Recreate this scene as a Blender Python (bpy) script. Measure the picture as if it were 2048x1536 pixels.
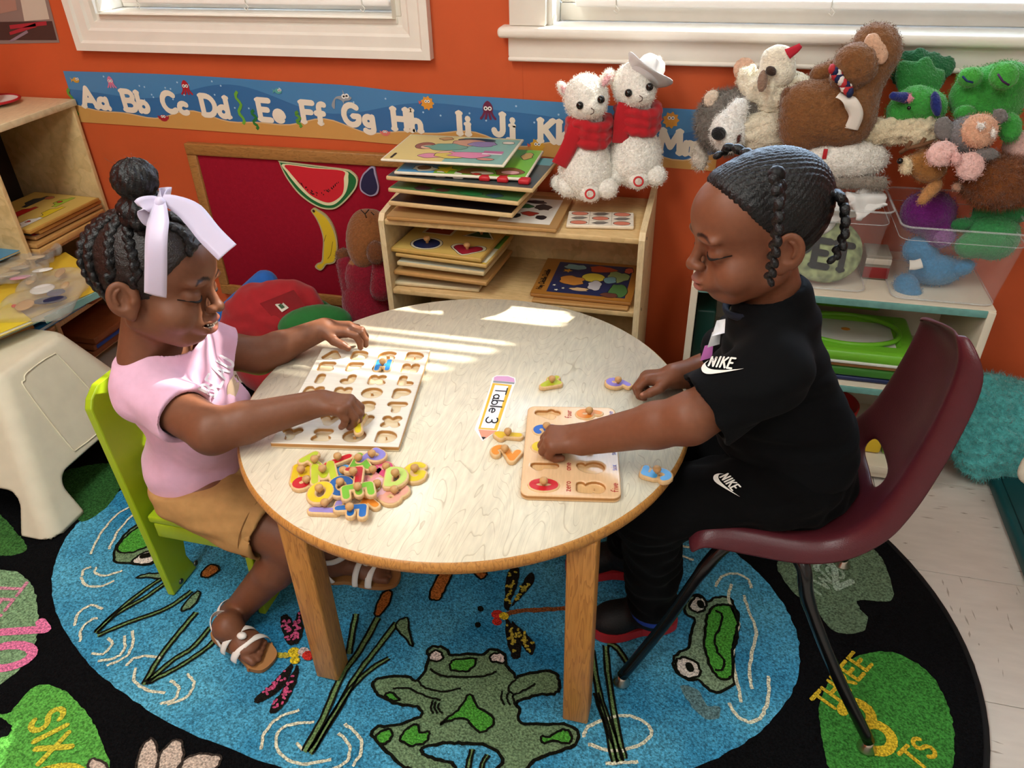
import bpy, bmesh, math, random
import numpy as np
from mathutils import Vector, Matrix
from mathutils.geometry import tessellate_polygon
random.seed(7); np.random.seed(7)
for o in list(bpy.data.objects): bpy.data.objects.remove(o)
SC = bpy.context.scene; COL = SC.collection
pi = math.pi
# ---------------------------------------------------------------- camera
HC = 1.245; FPX = 1540.0
CR = np.array([0.96812889, 0.24937201, -0.023239]); CU = np.array([-0.1191692, 0.54027476, 0.83300773]); CF = np.array([-0.22028426, 0.80368948, -0.55277307])
cam = bpy.data.cameras.new('camera'); camo = bpy.data.objects.new('camera', cam); COL.objects.link(camo)
cam.sensor_width = 36; cam.lens = FPX/2048*36; cam.clip_start = .05
camo.matrix_world = Matrix(((CR[0],CU[0],-CF[0],0),(CR[1],CU[1],-CF[1],0),(CR[2],CU[2],-CF[2],HC),(0,0,0,1)))
SC.camera = camo
# ---------------------------------------------------------------- light and exposure
SC.view_settings.view_transform = 'Standard'; SC.view_settings.look = 'None'; SC.view_settings.gamma = 1; SC.view_settings.use_curve_mapping = False
SC.view_settings.exposure = 0.15
W = bpy.data.worlds.new('sky'); SC.world = W; W.use_nodes = True
W.node_tree.nodes['Background'].inputs[0].default_value = (.55, .74, 1, 1); W.node_tree.nodes['Background'].inputs[1].default_value = 13.0
SUN_AZ = math.radians(39.7); SUN_EL = math.radians(42)
sd = Vector((math.sin(SUN_AZ)*math.cos(SUN_EL), math.cos(SUN_AZ)*math.cos(SUN_EL), math.sin(SUN_EL)))
sun = bpy.data.lights.new('sun', 'SUN'); sun.energy = 13.0; sun.angle = math.radians(.6); sun.color = (1, .93, .80)
suno = bpy.data.objects.new('sun', sun); COL.objects.link(suno); suno.rotation_euler = sd.to_track_quat('Z', 'Y').to_euler(); suno.location = sd*6
def area(name, loc, sx, sy, e, col, rot=(0,0,0)):
    l = bpy.data.lights.new(name, 'AREA'); l.shape = 'RECTANGLE'; l.size = sx; l.size_y = sy; l.energy = e; l.color = col
    o = bpy.data.objects.new(name, l); COL.objects.link(o); o.location = loc; o.rotation_euler = rot; return o
CEIL = 2.45
CEILING_FILLS = [(-1.0,.3),(.7,.3),(-1.0,-1.3),(.7,-1.3)]
for x, y in CEILING_FILLS: area('ceiling_fill_lamp', (x,y,CEIL-.075), .55, 1.1, 24 if x < 0 else 9, (.97,1,.95))  # unseen lamps added as soft room fill, stronger on the left
# ---------------------------------------------------------------- survey of the photograph (pixel of the 2048x1536 frame -> point on a known plane)
def ray(px, py): return (px-1024)*CR - (py-768)*CU + FPX*CF
def Zp(px, py, z):
    d = ray(px, py); t = (z-HC)/d[2]; return np.array([d[0]*t, d[1]*t, z])
def Yp(px, py, y):
    d = ray(px, py); t = y/d[1]; return np.array([d[0]*t, y, HC+d[2]*t])
def Xp(px, py, x):
    d = ray(px, py); t = x/d[0]; return np.array([x, d[1]*t, HC+d[2]*t])
# ---------------------------------------------------------------- materials
MATS = {}
def lin(c):
    if isinstance(c, str):
        c = c.lstrip('#'); c = [int(c[i:i+2],16)/255 for i in (0,2,4)]
        c = [x/12.92 if x <= .04045 else ((x+.055)/1.055)**2.4 for x in c]
    return tuple(c[:3])
def mat(name, col='#808080', rough=.6, var=0, vscale=40, bump=0, bscale=200, metal=0, spec=.4, trans=0, ior=1.45, sheen=0, coat=0, attr=False, stretch=(1,1,1), emit=0, alpha=1, bdist=.002, detail=3):
    if name in MATS: return MATS[name]
    m = bpy.data.materials.new(name); m.use_nodes = True; nt = m.node_tree; N = nt.nodes; L = nt.links
    b = N['Principled BSDF']; c = lin(col)
    b.inputs['Base Color'].default_value = (*c,1); b.inputs['Roughness'].default_value = rough; b.inputs['Metallic'].default_value = metal
    b.inputs['Specular IOR Level'].default_value = spec; b.inputs['Transmission Weight'].default_value = trans; b.inputs['IOR'].default_value = ior
    b.inputs['Sheen Weight'].default_value = sheen; b.inputs['Coat Weight'].default_value = coat; b.inputs['Alpha'].default_value = alpha
    if emit: b.inputs['Emission Color'].default_value = (*c,1); b.inputs['Emission Strength'].default_value = emit
    src = None
    if attr:
        a = N.new('ShaderNodeAttribute'); a.attribute_name = 'Col'; src = a.outputs['Color']; L.new(src, b.inputs['Base Color'])
    if var or bump:
        tc = N.new('ShaderNodeTexCoord'); mp = N.new('ShaderNodeMapping'); mp.inputs['Scale'].default_value = stretch; L.new(tc.outputs['Object'], mp.inputs[0])
    if var:
        n = N.new('ShaderNodeTexNoise'); n.inputs['Scale'].default_value = vscale; n.inputs['Detail'].default_value = detail; L.new(mp.outputs[0], n.inputs['Vector'])
        mr = N.new('ShaderNodeMapRange'); mr.inputs[1].default_value = .3; mr.inputs[2].default_value = .7; mr.inputs[3].default_value = 1-var; mr.inputs[4].default_value = 1+var
        L.new(n.outputs['Fac'], mr.inputs[0])
        mx = N.new('ShaderNodeMix'); mx.data_type = 'RGBA'; mx.blend_type = 'MULTIPLY'; mx.inputs[0].default_value = 1
        if src: L.new(src, mx.inputs[6])
        else: mx.inputs[6].default_value = (*c,1)
        L.new(mr.outputs[0], mx.inputs[7]); L.new(mx.outputs[2], b.inputs['Base Color'])
    if bump:
        n2 = N.new('ShaderNodeTexNoise'); n2.inputs['Scale'].default_value = bscale; n2.inputs['Detail'].default_value = 2; L.new(mp.outputs[0], n2.inputs['Vector'])
        bp = N.new('ShaderNodeBump'); bp.inputs['Strength'].default_value = bump; bp.inputs['Distance'].default_value = bdist; L.new(n2.outputs['Fac'], bp.inputs['Height']); L.new(bp.outputs[0], b.inputs['Normal'])
    MATS[name] = m; return m
def grainmat(name, col, dark, scale=(1,9,1), freq=9, width=.12, rough=.35, amount=1, coat=0, ns=5, gd=2.5):
    """wood: contour lines of a stretched noise give the growth rings"""
    if name in MATS: return MATS[name]
    m = bpy.data.materials.new(name); m.use_nodes = True; N = m.node_tree.nodes; L = m.node_tree.links; b = N['Principled BSDF']
    b.inputs['Roughness'].default_value = rough; b.inputs['Coat Weight'].default_value = coat; b.inputs['Specular IOR Level'].default_value = .4
    tc = N.new('ShaderNodeTexCoord'); mp = N.new('ShaderNodeMapping'); mp.inputs['Scale'].default_value = scale; L.new(tc.outputs['Object'], mp.inputs[0])
    n = N.new('ShaderNodeTexNoise'); n.inputs['Scale'].default_value = ns; n.inputs['Detail'].default_value = gd; n.inputs['Distortion'].default_value = .3; L.new(mp.outputs[0], n.inputs['Vector'])
    mu = N.new('ShaderNodeMath'); mu.operation = 'MULTIPLY'; mu.inputs[1].default_value = freq*2; L.new(n.outputs['Fac'], mu.inputs[0])
    fr = N.new('ShaderNodeMath'); fr.operation = 'FRACT'; L.new(mu.outputs[0], fr.inputs[0])
    mr = N.new('ShaderNodeMapRange'); mr.inputs[1].default_value = 0; mr.inputs[2].default_value = width; mr.inputs[3].default_value = amount; mr.inputs[4].default_value = 0; L.new(fr.outputs[0], mr.inputs[0])
    mx = N.new('ShaderNodeMix'); mx.data_type = 'RGBA'; mx.inputs[6].default_value = (*lin(col),1); mx.inputs[7].default_value = (*lin(dark),1); L.new(mr.outputs[0], mx.inputs[0])
    n2 = N.new('ShaderNodeTexNoise'); n2.inputs['Scale'].default_value = 30; L.new(mp.outputs[0], n2.inputs['Vector'])
    m2 = N.new('ShaderNodeMapRange'); m2.inputs[1].default_value = .3; m2.inputs[2].default_value = .7; m2.inputs[3].default_value = .9; m2.inputs[4].default_value = 1.08; L.new(n2.outputs['Fac'], m2.inputs[0])
    mm = N.new('ShaderNodeMix'); mm.data_type = 'RGBA'; mm.blend_type = 'MULTIPLY'; mm.inputs[0].default_value = 1; L.new(mx.outputs[2], mm.inputs[6]); L.new(m2.outputs[0], mm.inputs[7])
    L.new(mm.outputs[2], b.inputs['Base Color']); MATS[name] = m; return m
def plain(hexc, rough=.55, **k): return mat('paint_'+hexc.lstrip('#')+'_%d' % int(rough*100), hexc, rough, **k)
# ---------------------------------------------------------------- objects
def tag(o, label, cat, group=None):
    o['label'] = label; o['category'] = cat
    if group: o['group'] = group
    return o
def struct(o): o['kind'] = 'structure'; return o
def empty(name, loc, label=None, cat=None, group=None, rz=0):
    o = bpy.data.objects.new(name, None); COL.objects.link(o); o.location = Vector([float(v) for v in loc]); o.rotation_euler = (0,0,rz); o.empty_display_size = .05
    if label: tag(o, label, cat, group)
    return o
def wloc(o):
    v = Vector((0,0,0))
    while o: v = v + o.location; o = o.parent
    return v
def link(name, me, m=None, parent=None, local=False):
    """mesh object; meshes are in world metres unless local"""
    o = bpy.data.objects.new(name, me); COL.objects.link(o)
    if m is not None:
        ml = m if isinstance(m, (list,tuple)) else [m]
        if len(me.materials) == 0:
            for q in ml: me.materials.append(q)
    if parent is not None:
        o.parent = parent
        if not local: o.location = -wloc(parent)
    return o
def mesh(name, V, F, smooth=False, mi=None):
    me = bpy.data.meshes.new(name); me.from_pydata([tuple(map(float,v)) for v in V], [], [tuple(int(i) for i in f) for f in F])
    if smooth: me.polygons.foreach_set('use_smooth', [True]*len(me.polygons))
    if mi is not None: me.polygons.foreach_set('material_index', mi)
    me.update(); return me
def copytree(o, parent=None):
    c = o.copy(); COL.objects.link(c)
    if parent is not None: c.parent = parent
    for ch in [x for x in bpy.data.objects if x.parent == o]: copytree(ch, c)
    return c
def rotz(a): return np.array([[math.cos(a),-math.sin(a),0],[math.sin(a),math.cos(a),0],[0,0,1]])
def rotm(yaw=0, pitch=0, roll=0):
    cy,sy=math.cos(yaw),math.sin(yaw);cp,sp=math.cos(pitch),math.sin(pitch);cr,sr=math.cos(roll),math.sin(roll)
    return np.array([[cy,-sy,0],[sy,cy,0],[0,0,1]])@np.array([[cp,0,sp],[0,1,0],[-sp,0,cp]])@np.array([[1,0,0],[0,cr,-sr],[0,sr,cr]])
class MB:
    """collects shapes for ONE mesh"""
    def __init__(s): s.V=[]; s.F=[]; s.S=[]
    def put(s, V, F, smooth=False):
        n=len(s.V); s.V+=[np.array(v,float) for v in V]; s.F+=[tuple(i+n for i in f) for f in F]; s.S+=[smooth]*len(F); return s
    def box(s, lo, hi, R=None, c=None):
        lo=np.array(lo,float); hi=np.array(hi,float)
        V=[np.array([(lo,hi)[i][0],(lo,hi)[j][1],(lo,hi)[k][2]]) for i in (0,1) for j in (0,1) for k in (0,1)]
        if R is not None:
            c=(lo+hi)/2 if c is None else np.array(c); V=[R@(v-c)+c for v in V]
        return s.put(V,[(0,1,3,2),(4,6,7,5),(0,4,5,1),(2,3,7,6),(0,2,6,4),(1,5,7,3)])
    def rbox(s, lo, hi, r=.004, seg=2, R=None, c=None):
        bm=bmesh.new(); bmesh.ops.create_cube(bm,size=1); lo=np.array(lo,float); hi=np.array(hi,float)
        for v in bm.verts:
            for i in range(3): v.co[i]=(lo[i]+hi[i])/2+v.co[i]*(hi[i]-lo[i])
        bmesh.ops.bevel(bm,geom=bm.edges[:]+bm.verts[:],offset=min(r,.49*(hi-lo).min()),segments=seg,affect='EDGES',profile=.5)
        bm.verts.index_update(); c=(lo+hi)/2 if c is None else np.array(c)
        V=[np.array(v.co) for v in bm.verts]
        if R is not None: V=[R@(v-c)+c for v in V]
        F=[[v.index for v in f.verts] for f in bm.faces]; bm.free(); return s.put(V,F,seg>1)
    def prism(s, P, z0, z1, R=None, t=(0,0,0), top=True, smooth=False):
        """P polygon (2D, ccw) extruded z0..z1, then rotated and moved"""
        n=len(P); V=[np.array([p[0],p[1],z0]) for p in P]+[np.array([p[0],p[1],z1]) for p in P]
        tri=tessellate_polygon([[Vector((p[0],p[1],0)) for p in P]])
        F=[(i,(i+1)%n,n+(i+1)%n,n+i) for i in range(n)]
        a=sum(P[i][0]*P[(i+1)%n][1]-P[(i+1)%n][0]*P[i][1] for i in range(n))
        if a<0: F=[f[::-1] for f in F]
        for q in tri:
            A=(V[q[1]]-V[q[0]]);B=(V[q[2]]-V[q[0]])
            if A[0]*B[1]-A[1]*B[0]<0: q=q[::-1]
            F.append(tuple(n+i for i in q)); F.append(tuple(q[::-1]))
        t=np.array(t,float)
        if R is not None: V=[R@v for v in V]
        return s.put([v+t for v in V],F,smooth)
    def tube(s, pts, rad, seg=10, flat=1, up=(0,0,1), caps=True, close=False):
        pts=[np.array(p,float) for p in pts]; n=len(pts); rad=[rad]*n if np.isscalar(rad) else rad; V=[];F=[]
        pu=None
        for i,p in enumerate(pts):
            if close: d=pts[(i+1)%n]-pts[i-1]
            else: d=pts[min(i+1,n-1)]-pts[max(i-1,0)]
            d=d/(np.linalg.norm(d)+1e-12)
            u=np.array(up,float) if pu is None else pu
            u=u-d*(u@d)
            if np.linalg.norm(u)<1e-4: u=np.array([1.,0,0])-d*d[0]
            if np.linalg.norm(u)<1e-4: u=np.array([0,1.,0])-d*d[1]
            u/=np.linalg.norm(u); pu=u; w=np.cross(d,u)
            for k in range(seg):
                a=2*pi*k/seg; V.append(p+rad[i]*(math.cos(a)*w+math.sin(a)*u*flat))
        for i in range(n if close else n-1):
            for k in range(seg): a=i*seg+k;b=i*seg+(k+1)%seg;j=((i+1)%n)*seg; F.append((a,b,j+(k+1)%seg,j+k))
        if caps and not close: F.append(tuple(range(seg))[::-1]); F.append(tuple((n-1)*seg+k for k in range(seg)))
        return s.put(V,F,True)
    def lathe(s, prof, c=(0,0,0), seg=16, R=None):
        V=[];F=[];n=len(prof); c=np.array(c,float)
        for r,z in prof:
            for k in range(seg):
                v=np.array([r*math.cos(2*pi*k/seg),r*math.sin(2*pi*k/seg),z]); V.append((R@v if R is not None else v)+c)
        for i in range(n-1):
            for k in range(seg): a=i*seg+k;b=i*seg+(k+1)%seg; F.append((a,b,b+seg,a+seg))
        F.append(tuple(range(seg))[::-1]); F.append(tuple((n-1)*seg+k for k in range(seg)))
        return s.put(V,F,True)
    def ball(s, c, r, seg=12, R=None):
        r=np.array([r]*3 if np.isscalar(r) else r,float); c=np.array(c,float); V=[];F=[]; m=seg//2
        for i in range(m+1):
            for k in range(seg):
                t=pi*i/m; a=2*pi*k/seg; v=np.array([math.sin(t)*math.cos(a),math.sin(t)*math.sin(a),-math.cos(t)])*r; V.append((R@v if R is not None else v)+c)
        for i in range(m):
            for k in range(seg): a=i*seg+k;b=i*seg+(k+1)%seg; F.append((a,b,b+seg,a+seg))
        return s.put(V,F,True)
    def build(s, name, m=None, parent=None, local=False):
        me=mesh(name,s.V,s.F); me.polygons.foreach_set('use_smooth',s.S); me.update(); return link(name,me,m,parent,local)
def bx(name, lo, hi, m, parent=None, r=.003, local=False, R=None, seg=2): return MB().rbox(lo,hi,r,seg,R).build(name,m,parent,local)
def smoothpts(P, n=6, close=False):
    """Catmull-Rom"""
    P=[np.array(p,float) for p in P]; out=[]; m=len(P)
    for i in range(m if close else m-1):
        p0=P[i-1] if (close or i>0) else P[i]; p1=P[i]; p2=P[(i+1)%m]; p3=P[(i+2)%m] if (close or i+2<m) else P[min(i+1,m-1)]
        for k in range(n):
            t=k/n; out.append(.5*((2*p1)+(-p0+p2)*t+(2*p0-5*p1+4*p2-p3)*t*t+(-p0+3*p1-3*p2+p3)*t**3))
    if not close: out.append(P[-1])
    return out
def rrect(w, h, r, n=5):
    out=[]
    for cx,cy,a0 in ((w/2-r,h/2-r,0),(-w/2+r,h/2-r,90),(-w/2+r,-h/2+r,180),(w/2-r,-h/2+r,270)):
        for k in range(n): a=math.radians(a0+90*k/(n-1)); out.append((cx+r*math.cos(a),cy+r*math.sin(a)))
    return out
def ribbon2d(P, w, capn=5, close=False):
    """flat stroke with round ends: list of 2D polygons (V,F)"""
    P=[np.array(p[:2],float) for p in P]; V=[];F=[]
    if close: P=P+[P[0]]
    for i in range(len(P)-1):
        d=P[i+1]-P[i]; l=np.linalg.norm(d)
        if l<1e-9: continue
        nn=np.array([-d[1],d[0]])/l*w/2; b=len(V); V+=[P[i]-nn,P[i+1]-nn,P[i+1]+nn,P[i]+nn]; F.append((b,b+1,b+2,b+3))
    for p in P:
        b=len(V); V+=[p+w/2*np.array([math.cos(2*pi*k/8),math.sin(2*pi*k/8)]) for k in range(8)]; F.append(tuple(range(b,b+8)))
    return V,F
# ---------------------------------------------------------------- stroke lettering
def arc(cx,cy,rx,ry,a0,a1,n=10): return [(cx+rx*math.cos(math.radians(a0+(a1-a0)*i/n)),cy+ry*math.sin(math.radians(a0+(a1-a0)*i/n))) for i in range(n+1)]
G = {  # unit cap height; strokes, advance
'A':([[(0,0),(.38,1),(.76,0)],[(.15,.35),(.61,.35)]],.8),'B':([[(.05,0),(.05,1),(.35,1)]+arc(.35,.76,.25,.24,90,-90)+[(.05,.52)],[(.35,.52)]+arc(.37,.26,.28,.26,90,-90)+[(.05,0)]],.72),
'C':([arc(.42,.5,.4,.5,50,310)],.76),'D':([[(.05,0),(.05,1),(.3,1)]+arc(.3,.5,.42,.5,90,-90)+[(.05,0)]],.78),'E':([[(.6,1),(.05,1),(.05,0),(.6,0)],[(.05,.52),(.48,.52)]],.68),
'F':([[(.6,1),(.05,1),(.05,0)],[(.05,.52),(.48,.52)]],.64),'G':([arc(.42,.5,.4,.5,50,320)+[(.76,.45),(.48,.45)]],.86),'H':([[(.05,0),(.05,1)],[(.65,0),(.65,1)],[(.05,.52),(.65,.52)]],.75),
'I':([[(.15,0),(.15,1)]],.34),'J':([[(.42,1),(.42,.25)]+arc(.22,.25,.2,.25,0,-170)],.56),'K':([[(.05,0),(.05,1)],[(.6,1),(.08,.45)],[(.22,.6),(.66,0)]],.72),'L':([[(.05,1),(.05,0),(.55,0)]],.6),
'M':([[(.03,0),(.1,1),(.45,.25),(.8,1),(.87,0)]],.95),'N':([[(.05,0),(.05,1),(.62,0),(.62,1)]],.74),'O':([arc(.42,.5,.4,.5,0,360,16)],.88),'P':([[(.05,0),(.05,1),(.35,1)]+arc(.35,.74,.27,.26,90,-90)+[(.05,.48)]],.68),
'Q':([arc(.42,.5,.4,.5,0,360,16),[(.5,.25),(.8,-.05)]],.88),'R':([[(.05,0),(.05,1),(.35,1)]+arc(.35,.74,.26,.26,90,-90)+[(.05,.48)],[(.32,.48),(.62,0)]],.7),'S':([[(.56,.85)]+arc(.32,.76,.25,.24,40,260)+arc(.32,.26,.27,.26,80,-150)],.66),'T':([[(0,1),(.7,1)],[(.35,1),(.35,0)]],.74),
'U':([[(.05,1),(.05,.3)]+arc(.34,.3,.29,.3,180,360)+[(.63,1)]],.74),'V':([[(0,1),(.36,0),(.72,1)]],.76),'W':([[(0,1),(.24,0),(.48,.8),(.72,0),(.96,1)]],1.0),'X':([[(0,0),(.62,1)],[(0,1),(.62,0)]],.7),'Y':([[(0,1),(.33,.5),(.66,1)],[(.33,.5),(.33,0)]],.7),'Z':([[(0,1),(.6,1),(0,0),(.62,0)]],.68),
'a':([arc(.25,.24,.22,.24,30,330),[(.47,.5),(.47,.06),(.55,0)]],.6),'b':([[(.05,0),(.05,1)],arc(.28,.25,.23,.25,170,-170)],.58),'c':([arc(.27,.25,.24,.25,50,310)],.52),'d':([[(.48,0),(.48,1)],arc(.25,.25,.23,.25,10,350)],.6),
'e':([[(.04,.26),(.48,.26)]+arc(.26,.25,.22,.25,5,310)],.55),'f':([[(.16,0),(.16,.78)]+arc(.34,.78,.18,.2,180,60),[(0,.5),(.36,.5)]],.44),'g':([arc(.25,.27,.2,.22,0,360,12),[(.45,.48),(.47,-.12)]+arc(.25,-.14,.22,.16,0,-150)],.58),
'h':([[(.05,0),(.05,1)],[(.05,.3)]+arc(.26,.3,.2,.2,180,0)+[(.46,0)]],.56),'i':([[(.1,0),(.1,.5)],[(.1,.74),(.1,.76)]],.24),'j':([[(.2,.5),(.2,-.1)]+arc(.06,-.1,.14,.14,0,-120),[(.2,.74),(.2,.76)]],.32),'k':([[(.05,0),(.05,1)],[(.42,.5),(.08,.2)],[(.18,.3),(.46,0)]],.52),
'l':([[(.1,0),(.1,1)]],.24),'m':([[(.05,0),(.05,.5)],[(.05,.3)]+arc(.2,.34,.15,.16,180,0)+[(.35,0)],[(.35,.3)]+arc(.5,.34,.15,.16,180,0)+[(.65,0)]],.76),'n':([[(.05,0),(.05,.5)],[(.05,.3)]+arc(.24,.3,.19,.2,180,0)+[(.43,0)]],.52),'o':([arc(.25,.25,.22,.25,0,360,14)],.54),
'r':([[(.05,0),(.05,.5)],[(.05,.28)]+arc(.24,.3,.19,.2,180,60)],.38),'s':([[(.36,.42)]+arc(.21,.38,.15,.12,40,260)+arc(.21,.13,.17,.13,80,-150)],.44),'t':([[(.16,.8),(.16,.1)]+arc(.28,.12,.12,.12,180,290),[(0,.5),(.34,.5)]],.42),'u':([[(.05,.5),(.05,.2)]+arc(.23,.2,.18,.2,180,360)+[(.41,.5)],[(.41,.2),(.41,0)]],.52),
'v':([[(0,.5),(.2,0),(.4,.5)]],.44),'w':([[(0,.5),(.15,0),(.3,.42),(.45,0),(.6,.5)]],.64),'x':([[(0,0),(.38,.5)],[(0,.5),(.38,0)]],.44),'y':([[(0,.5),(.2,.02)],[(.42,.5),(.1,-.3)]],.46),'z':([[(0,.5),(.36,.5),(0,0),(.38,0)]],.42),
'0':([arc(.3,.5,.27,.5,0,360,16)],.64),'1':([[(.05,.8),(.25,1),(.25,0)]],.42),'2':([arc(.3,.72,.26,.28,160,-30)+[(.02,0),(.6,0)]],.66),'3':([arc(.26,.75,.25,.25,150,-90)+arc(.26,.26,.29,.26,90,-150)],.64),'4':([[(.45,0),(.45,1),(0,.3),(.62,.3)]],.66),
'5':([[(.52,1),(.1,1),(.06,.56)]+arc(.28,.32,.28,.32,130,-150)],.66),'6':([[(.5,.98)]+arc(.5,.35,.46,.62,110,180)[1:]+arc(.3,.3,.27,.3,180,-180,14)],.64),'7':([[(0,1),(.56,1),(.2,0)]],.6),'8':([arc(.3,.75,.22,.24,0,360,12),arc(.3,.26,.27,.26,0,360,12)],.64),'9':([arc(.3,.7,.26,.29,0,360,12)+[(.54,.4),(.4,0)]],.64),' ':([],.4),'-':([[(.05,.4),(.35,.4)]],.42),'&':([[(.6,0),(.12,.8),(.3,1),(.45,.8),(.05,.25),(.25,0),(.6,.35)]],.7)}
SER={'A':[(0,0),(.76,0)],'B':[(.05,0),(.05,1)],'D':[(.05,0),(.05,1)],'E':[(.05,0),(.05,1)],'F':[(.05,0),(.05,1)],'H':[(.05,0),(.05,1),(.65,0),(.65,1)],'I':[(.15,0),(.15,1)],'J':[(.42,1)],'K':[(.05,0),(.05,1),(.6,1),(.66,0)],'L':[(.05,1),(.05,0)],'M':[(.03,0),(.1,1),(.8,1),(.87,0)],'N':[(.05,0),(.05,1),(.62,1)],'P':[(.05,0),(.05,1)],'T':[(.35,0)],
'b':[(.05,1)],'d':[(.48,1),(.5,0)],'f':[(.16,0)],'h':[(.05,0),(.05,1),(.46,0)],'i':[(.1,0),(.08,.5)],'j':[(.18,.5)],'k':[(.05,0),(.05,1),(.46,0)],'l':[(.1,0),(.1,1)],'m':[(.05,0),(.35,0),(.65,0)],'a':[(.5,0)]}
def letters(txt, h, w, serif=0, squeeze=1, gap=0):
    """2D V,F for a line of text, left-bottom at 0,0; h cap height, w stroke width; returns V,F,width"""
    V=[];F=[];x=0
    for ch in txt:
        st,ad=G[ch]
        for s in st:
            v,f=ribbon2d([((x+p[0]*squeeze)*h,p[1]*h) for p in s],w); n=len(V); V+=v; F+=[tuple(i+n for i in q) for q in f]
        if serif:
            for p in SER.get(ch,[]):
                v,f=ribbon2d([((x+p[0]*squeeze-serif)*h,p[1]*h),((x+p[0]*squeeze+serif)*h,p[1]*h)],w*.62); n=len(V); V+=v; F+=[tuple(i+n for i in q) for q in f]
        x+=ad*squeeze+gap
    return V,F,(x-gap)*h
def flat(name, V, F, m, fn, parent=None):
    """2D shape laid onto a surface by fn(u,v)->xyz"""
    P=[np.array(fn(v[0],v[1]),float) for v in V]
    if len(F)>1 and sum(len(f) for f in F)==len(V):              # separate overlapping strokes: lift each a hair so none is coplanar
        for i,f in enumerate(F):
            A,B,C=P[f[0]],P[f[1]],P[f[2]]; n=np.cross(B-A,C-A); l=np.linalg.norm(n)
            if l>0:
                for q in f: P[q]=P[q]+n/l*((i%29)*2e-5)
    return link(name, mesh(name,P,F), m, parent)
def strip2d(P, w, close=False):
    P=[np.array(p[:2],float) for p in P]; n=len(P); V=[];F=[]
    for i in range(n):
        d=(P[(i+1)%n]-P[i-1]) if close else (P[min(i+1,n-1)]-P[max(i-1,0)])
        d=d/(np.linalg.norm(d)+1e-9); q=np.array([-d[1],d[0]])*w/2*random.uniform(.85,1.15); V+=[P[i]-q,P[i]+q]
    for i in range(n if close else n-1): j=(i+1)%n; F.append((2*i,2*j,2*j+1,2*i+1))
    return V,F
def frame(o, ux, uy):
    o=np.array(o,float); ux=np.array(ux,float); uy=np.array(uy,float)
    return lambda u,v: o+ux*u+uy*v
def polyF(P):
    V=[np.array(p[:2],float) for p in P]; T=tessellate_polygon([[Vector((p[0],p[1],0)) for p in V]]); F=[]
    for q in T:
        A=V[q[1]]-V[q[0]];B=V[q[2]]-V[q[0]]
        F.append(tuple(q) if A[0]*B[1]-A[1]*B[0]>0 else tuple(q[::-1]))
    return V,F
# ---------------------------------------------------------------- implicit surfaces (soft, rounded bodies)
def _R(rot):
    if rot is None: return None
    r=np.array(rot,float)
    return r if r.shape==(3,3) else rotm(*np.radians(r))
def ell(c, r, rot=None):
    c=np.array(c,float); r=np.array([r]*3 if np.isscalar(r) else r,float); R=_R(rot); m=r if R is None else np.full(3,r.max())
    def fn(x,y,z):
        x=x-c[0];y=y-c[1];z=z-c[2]
        if R is not None: x,y,z=(R[0,0]*x+R[1,0]*y+R[2,0]*z, R[0,1]*x+R[1,1]*y+R[2,1]*z, R[0,2]*x+R[1,2]*y+R[2,2]*z)
        a=(x/r[0])**2+(y/r[1])**2+(z/r[2])**2; b=(x/r[0]**2)**2+(y/r[1]**2)**2+(z/r[2]**2)**2
        a=np.sqrt(a); return a*(a-1)/(np.sqrt(b)+1e-9)
    return fn,c-m,c+m
def cone(a, b, ra, rb=None):
    a=np.array(a,float);b=np.array(b,float);rb=ra if rb is None else rb;d=b-a;L=d@d+1e-12
    def fn(x,y,z):
        x=x-a[0];y=y-a[1];z=z-a[2]; t=np.clip((x*d[0]+y*d[1]+z*d[2])/L,0,1)
        return np.sqrt((x-t*d[0])**2+(y-t*d[1])**2+(z-t*d[2])**2)-(ra+(rb-ra)*t)
    m=max(ra,rb); return fn,np.minimum(a,b)-m,np.maximum(a,b)+m
def rbx(c, h, r, rot=None):
    c=np.array(c,float);h=np.array(h,float)-r;R=_R(rot);m=np.array(h)+r if R is None else np.full(3,np.linalg.norm(h)+r)
    def fn(x,y,z):
        x=x-c[0];y=y-c[1];z=z-c[2]
        if R is not None: x,y,z=(R[0,0]*x+R[1,0]*y+R[2,0]*z, R[0,1]*x+R[1,1]*y+R[2,1]*z, R[0,2]*x+R[1,2]*y+R[2,2]*z)
        x=np.abs(x)-h[0];y=np.abs(y)-h[1];z=np.abs(z)-h[2]
        return np.sqrt(np.maximum(x,0)**2+np.maximum(y,0)**2+np.maximum(z,0)**2)+np.minimum(np.maximum(np.maximum(x,y),z),0)-r
    return fn,c-m,c+m
def plane(p, n):
    p=np.array(p,float);n=np.array(n,float);n=n/np.linalg.norm(n)
    return (lambda x,y,z:(x-p[0])*n[0]+(y-p[1])*n[1]+(z-p[2])*n[2]),None,None
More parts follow.
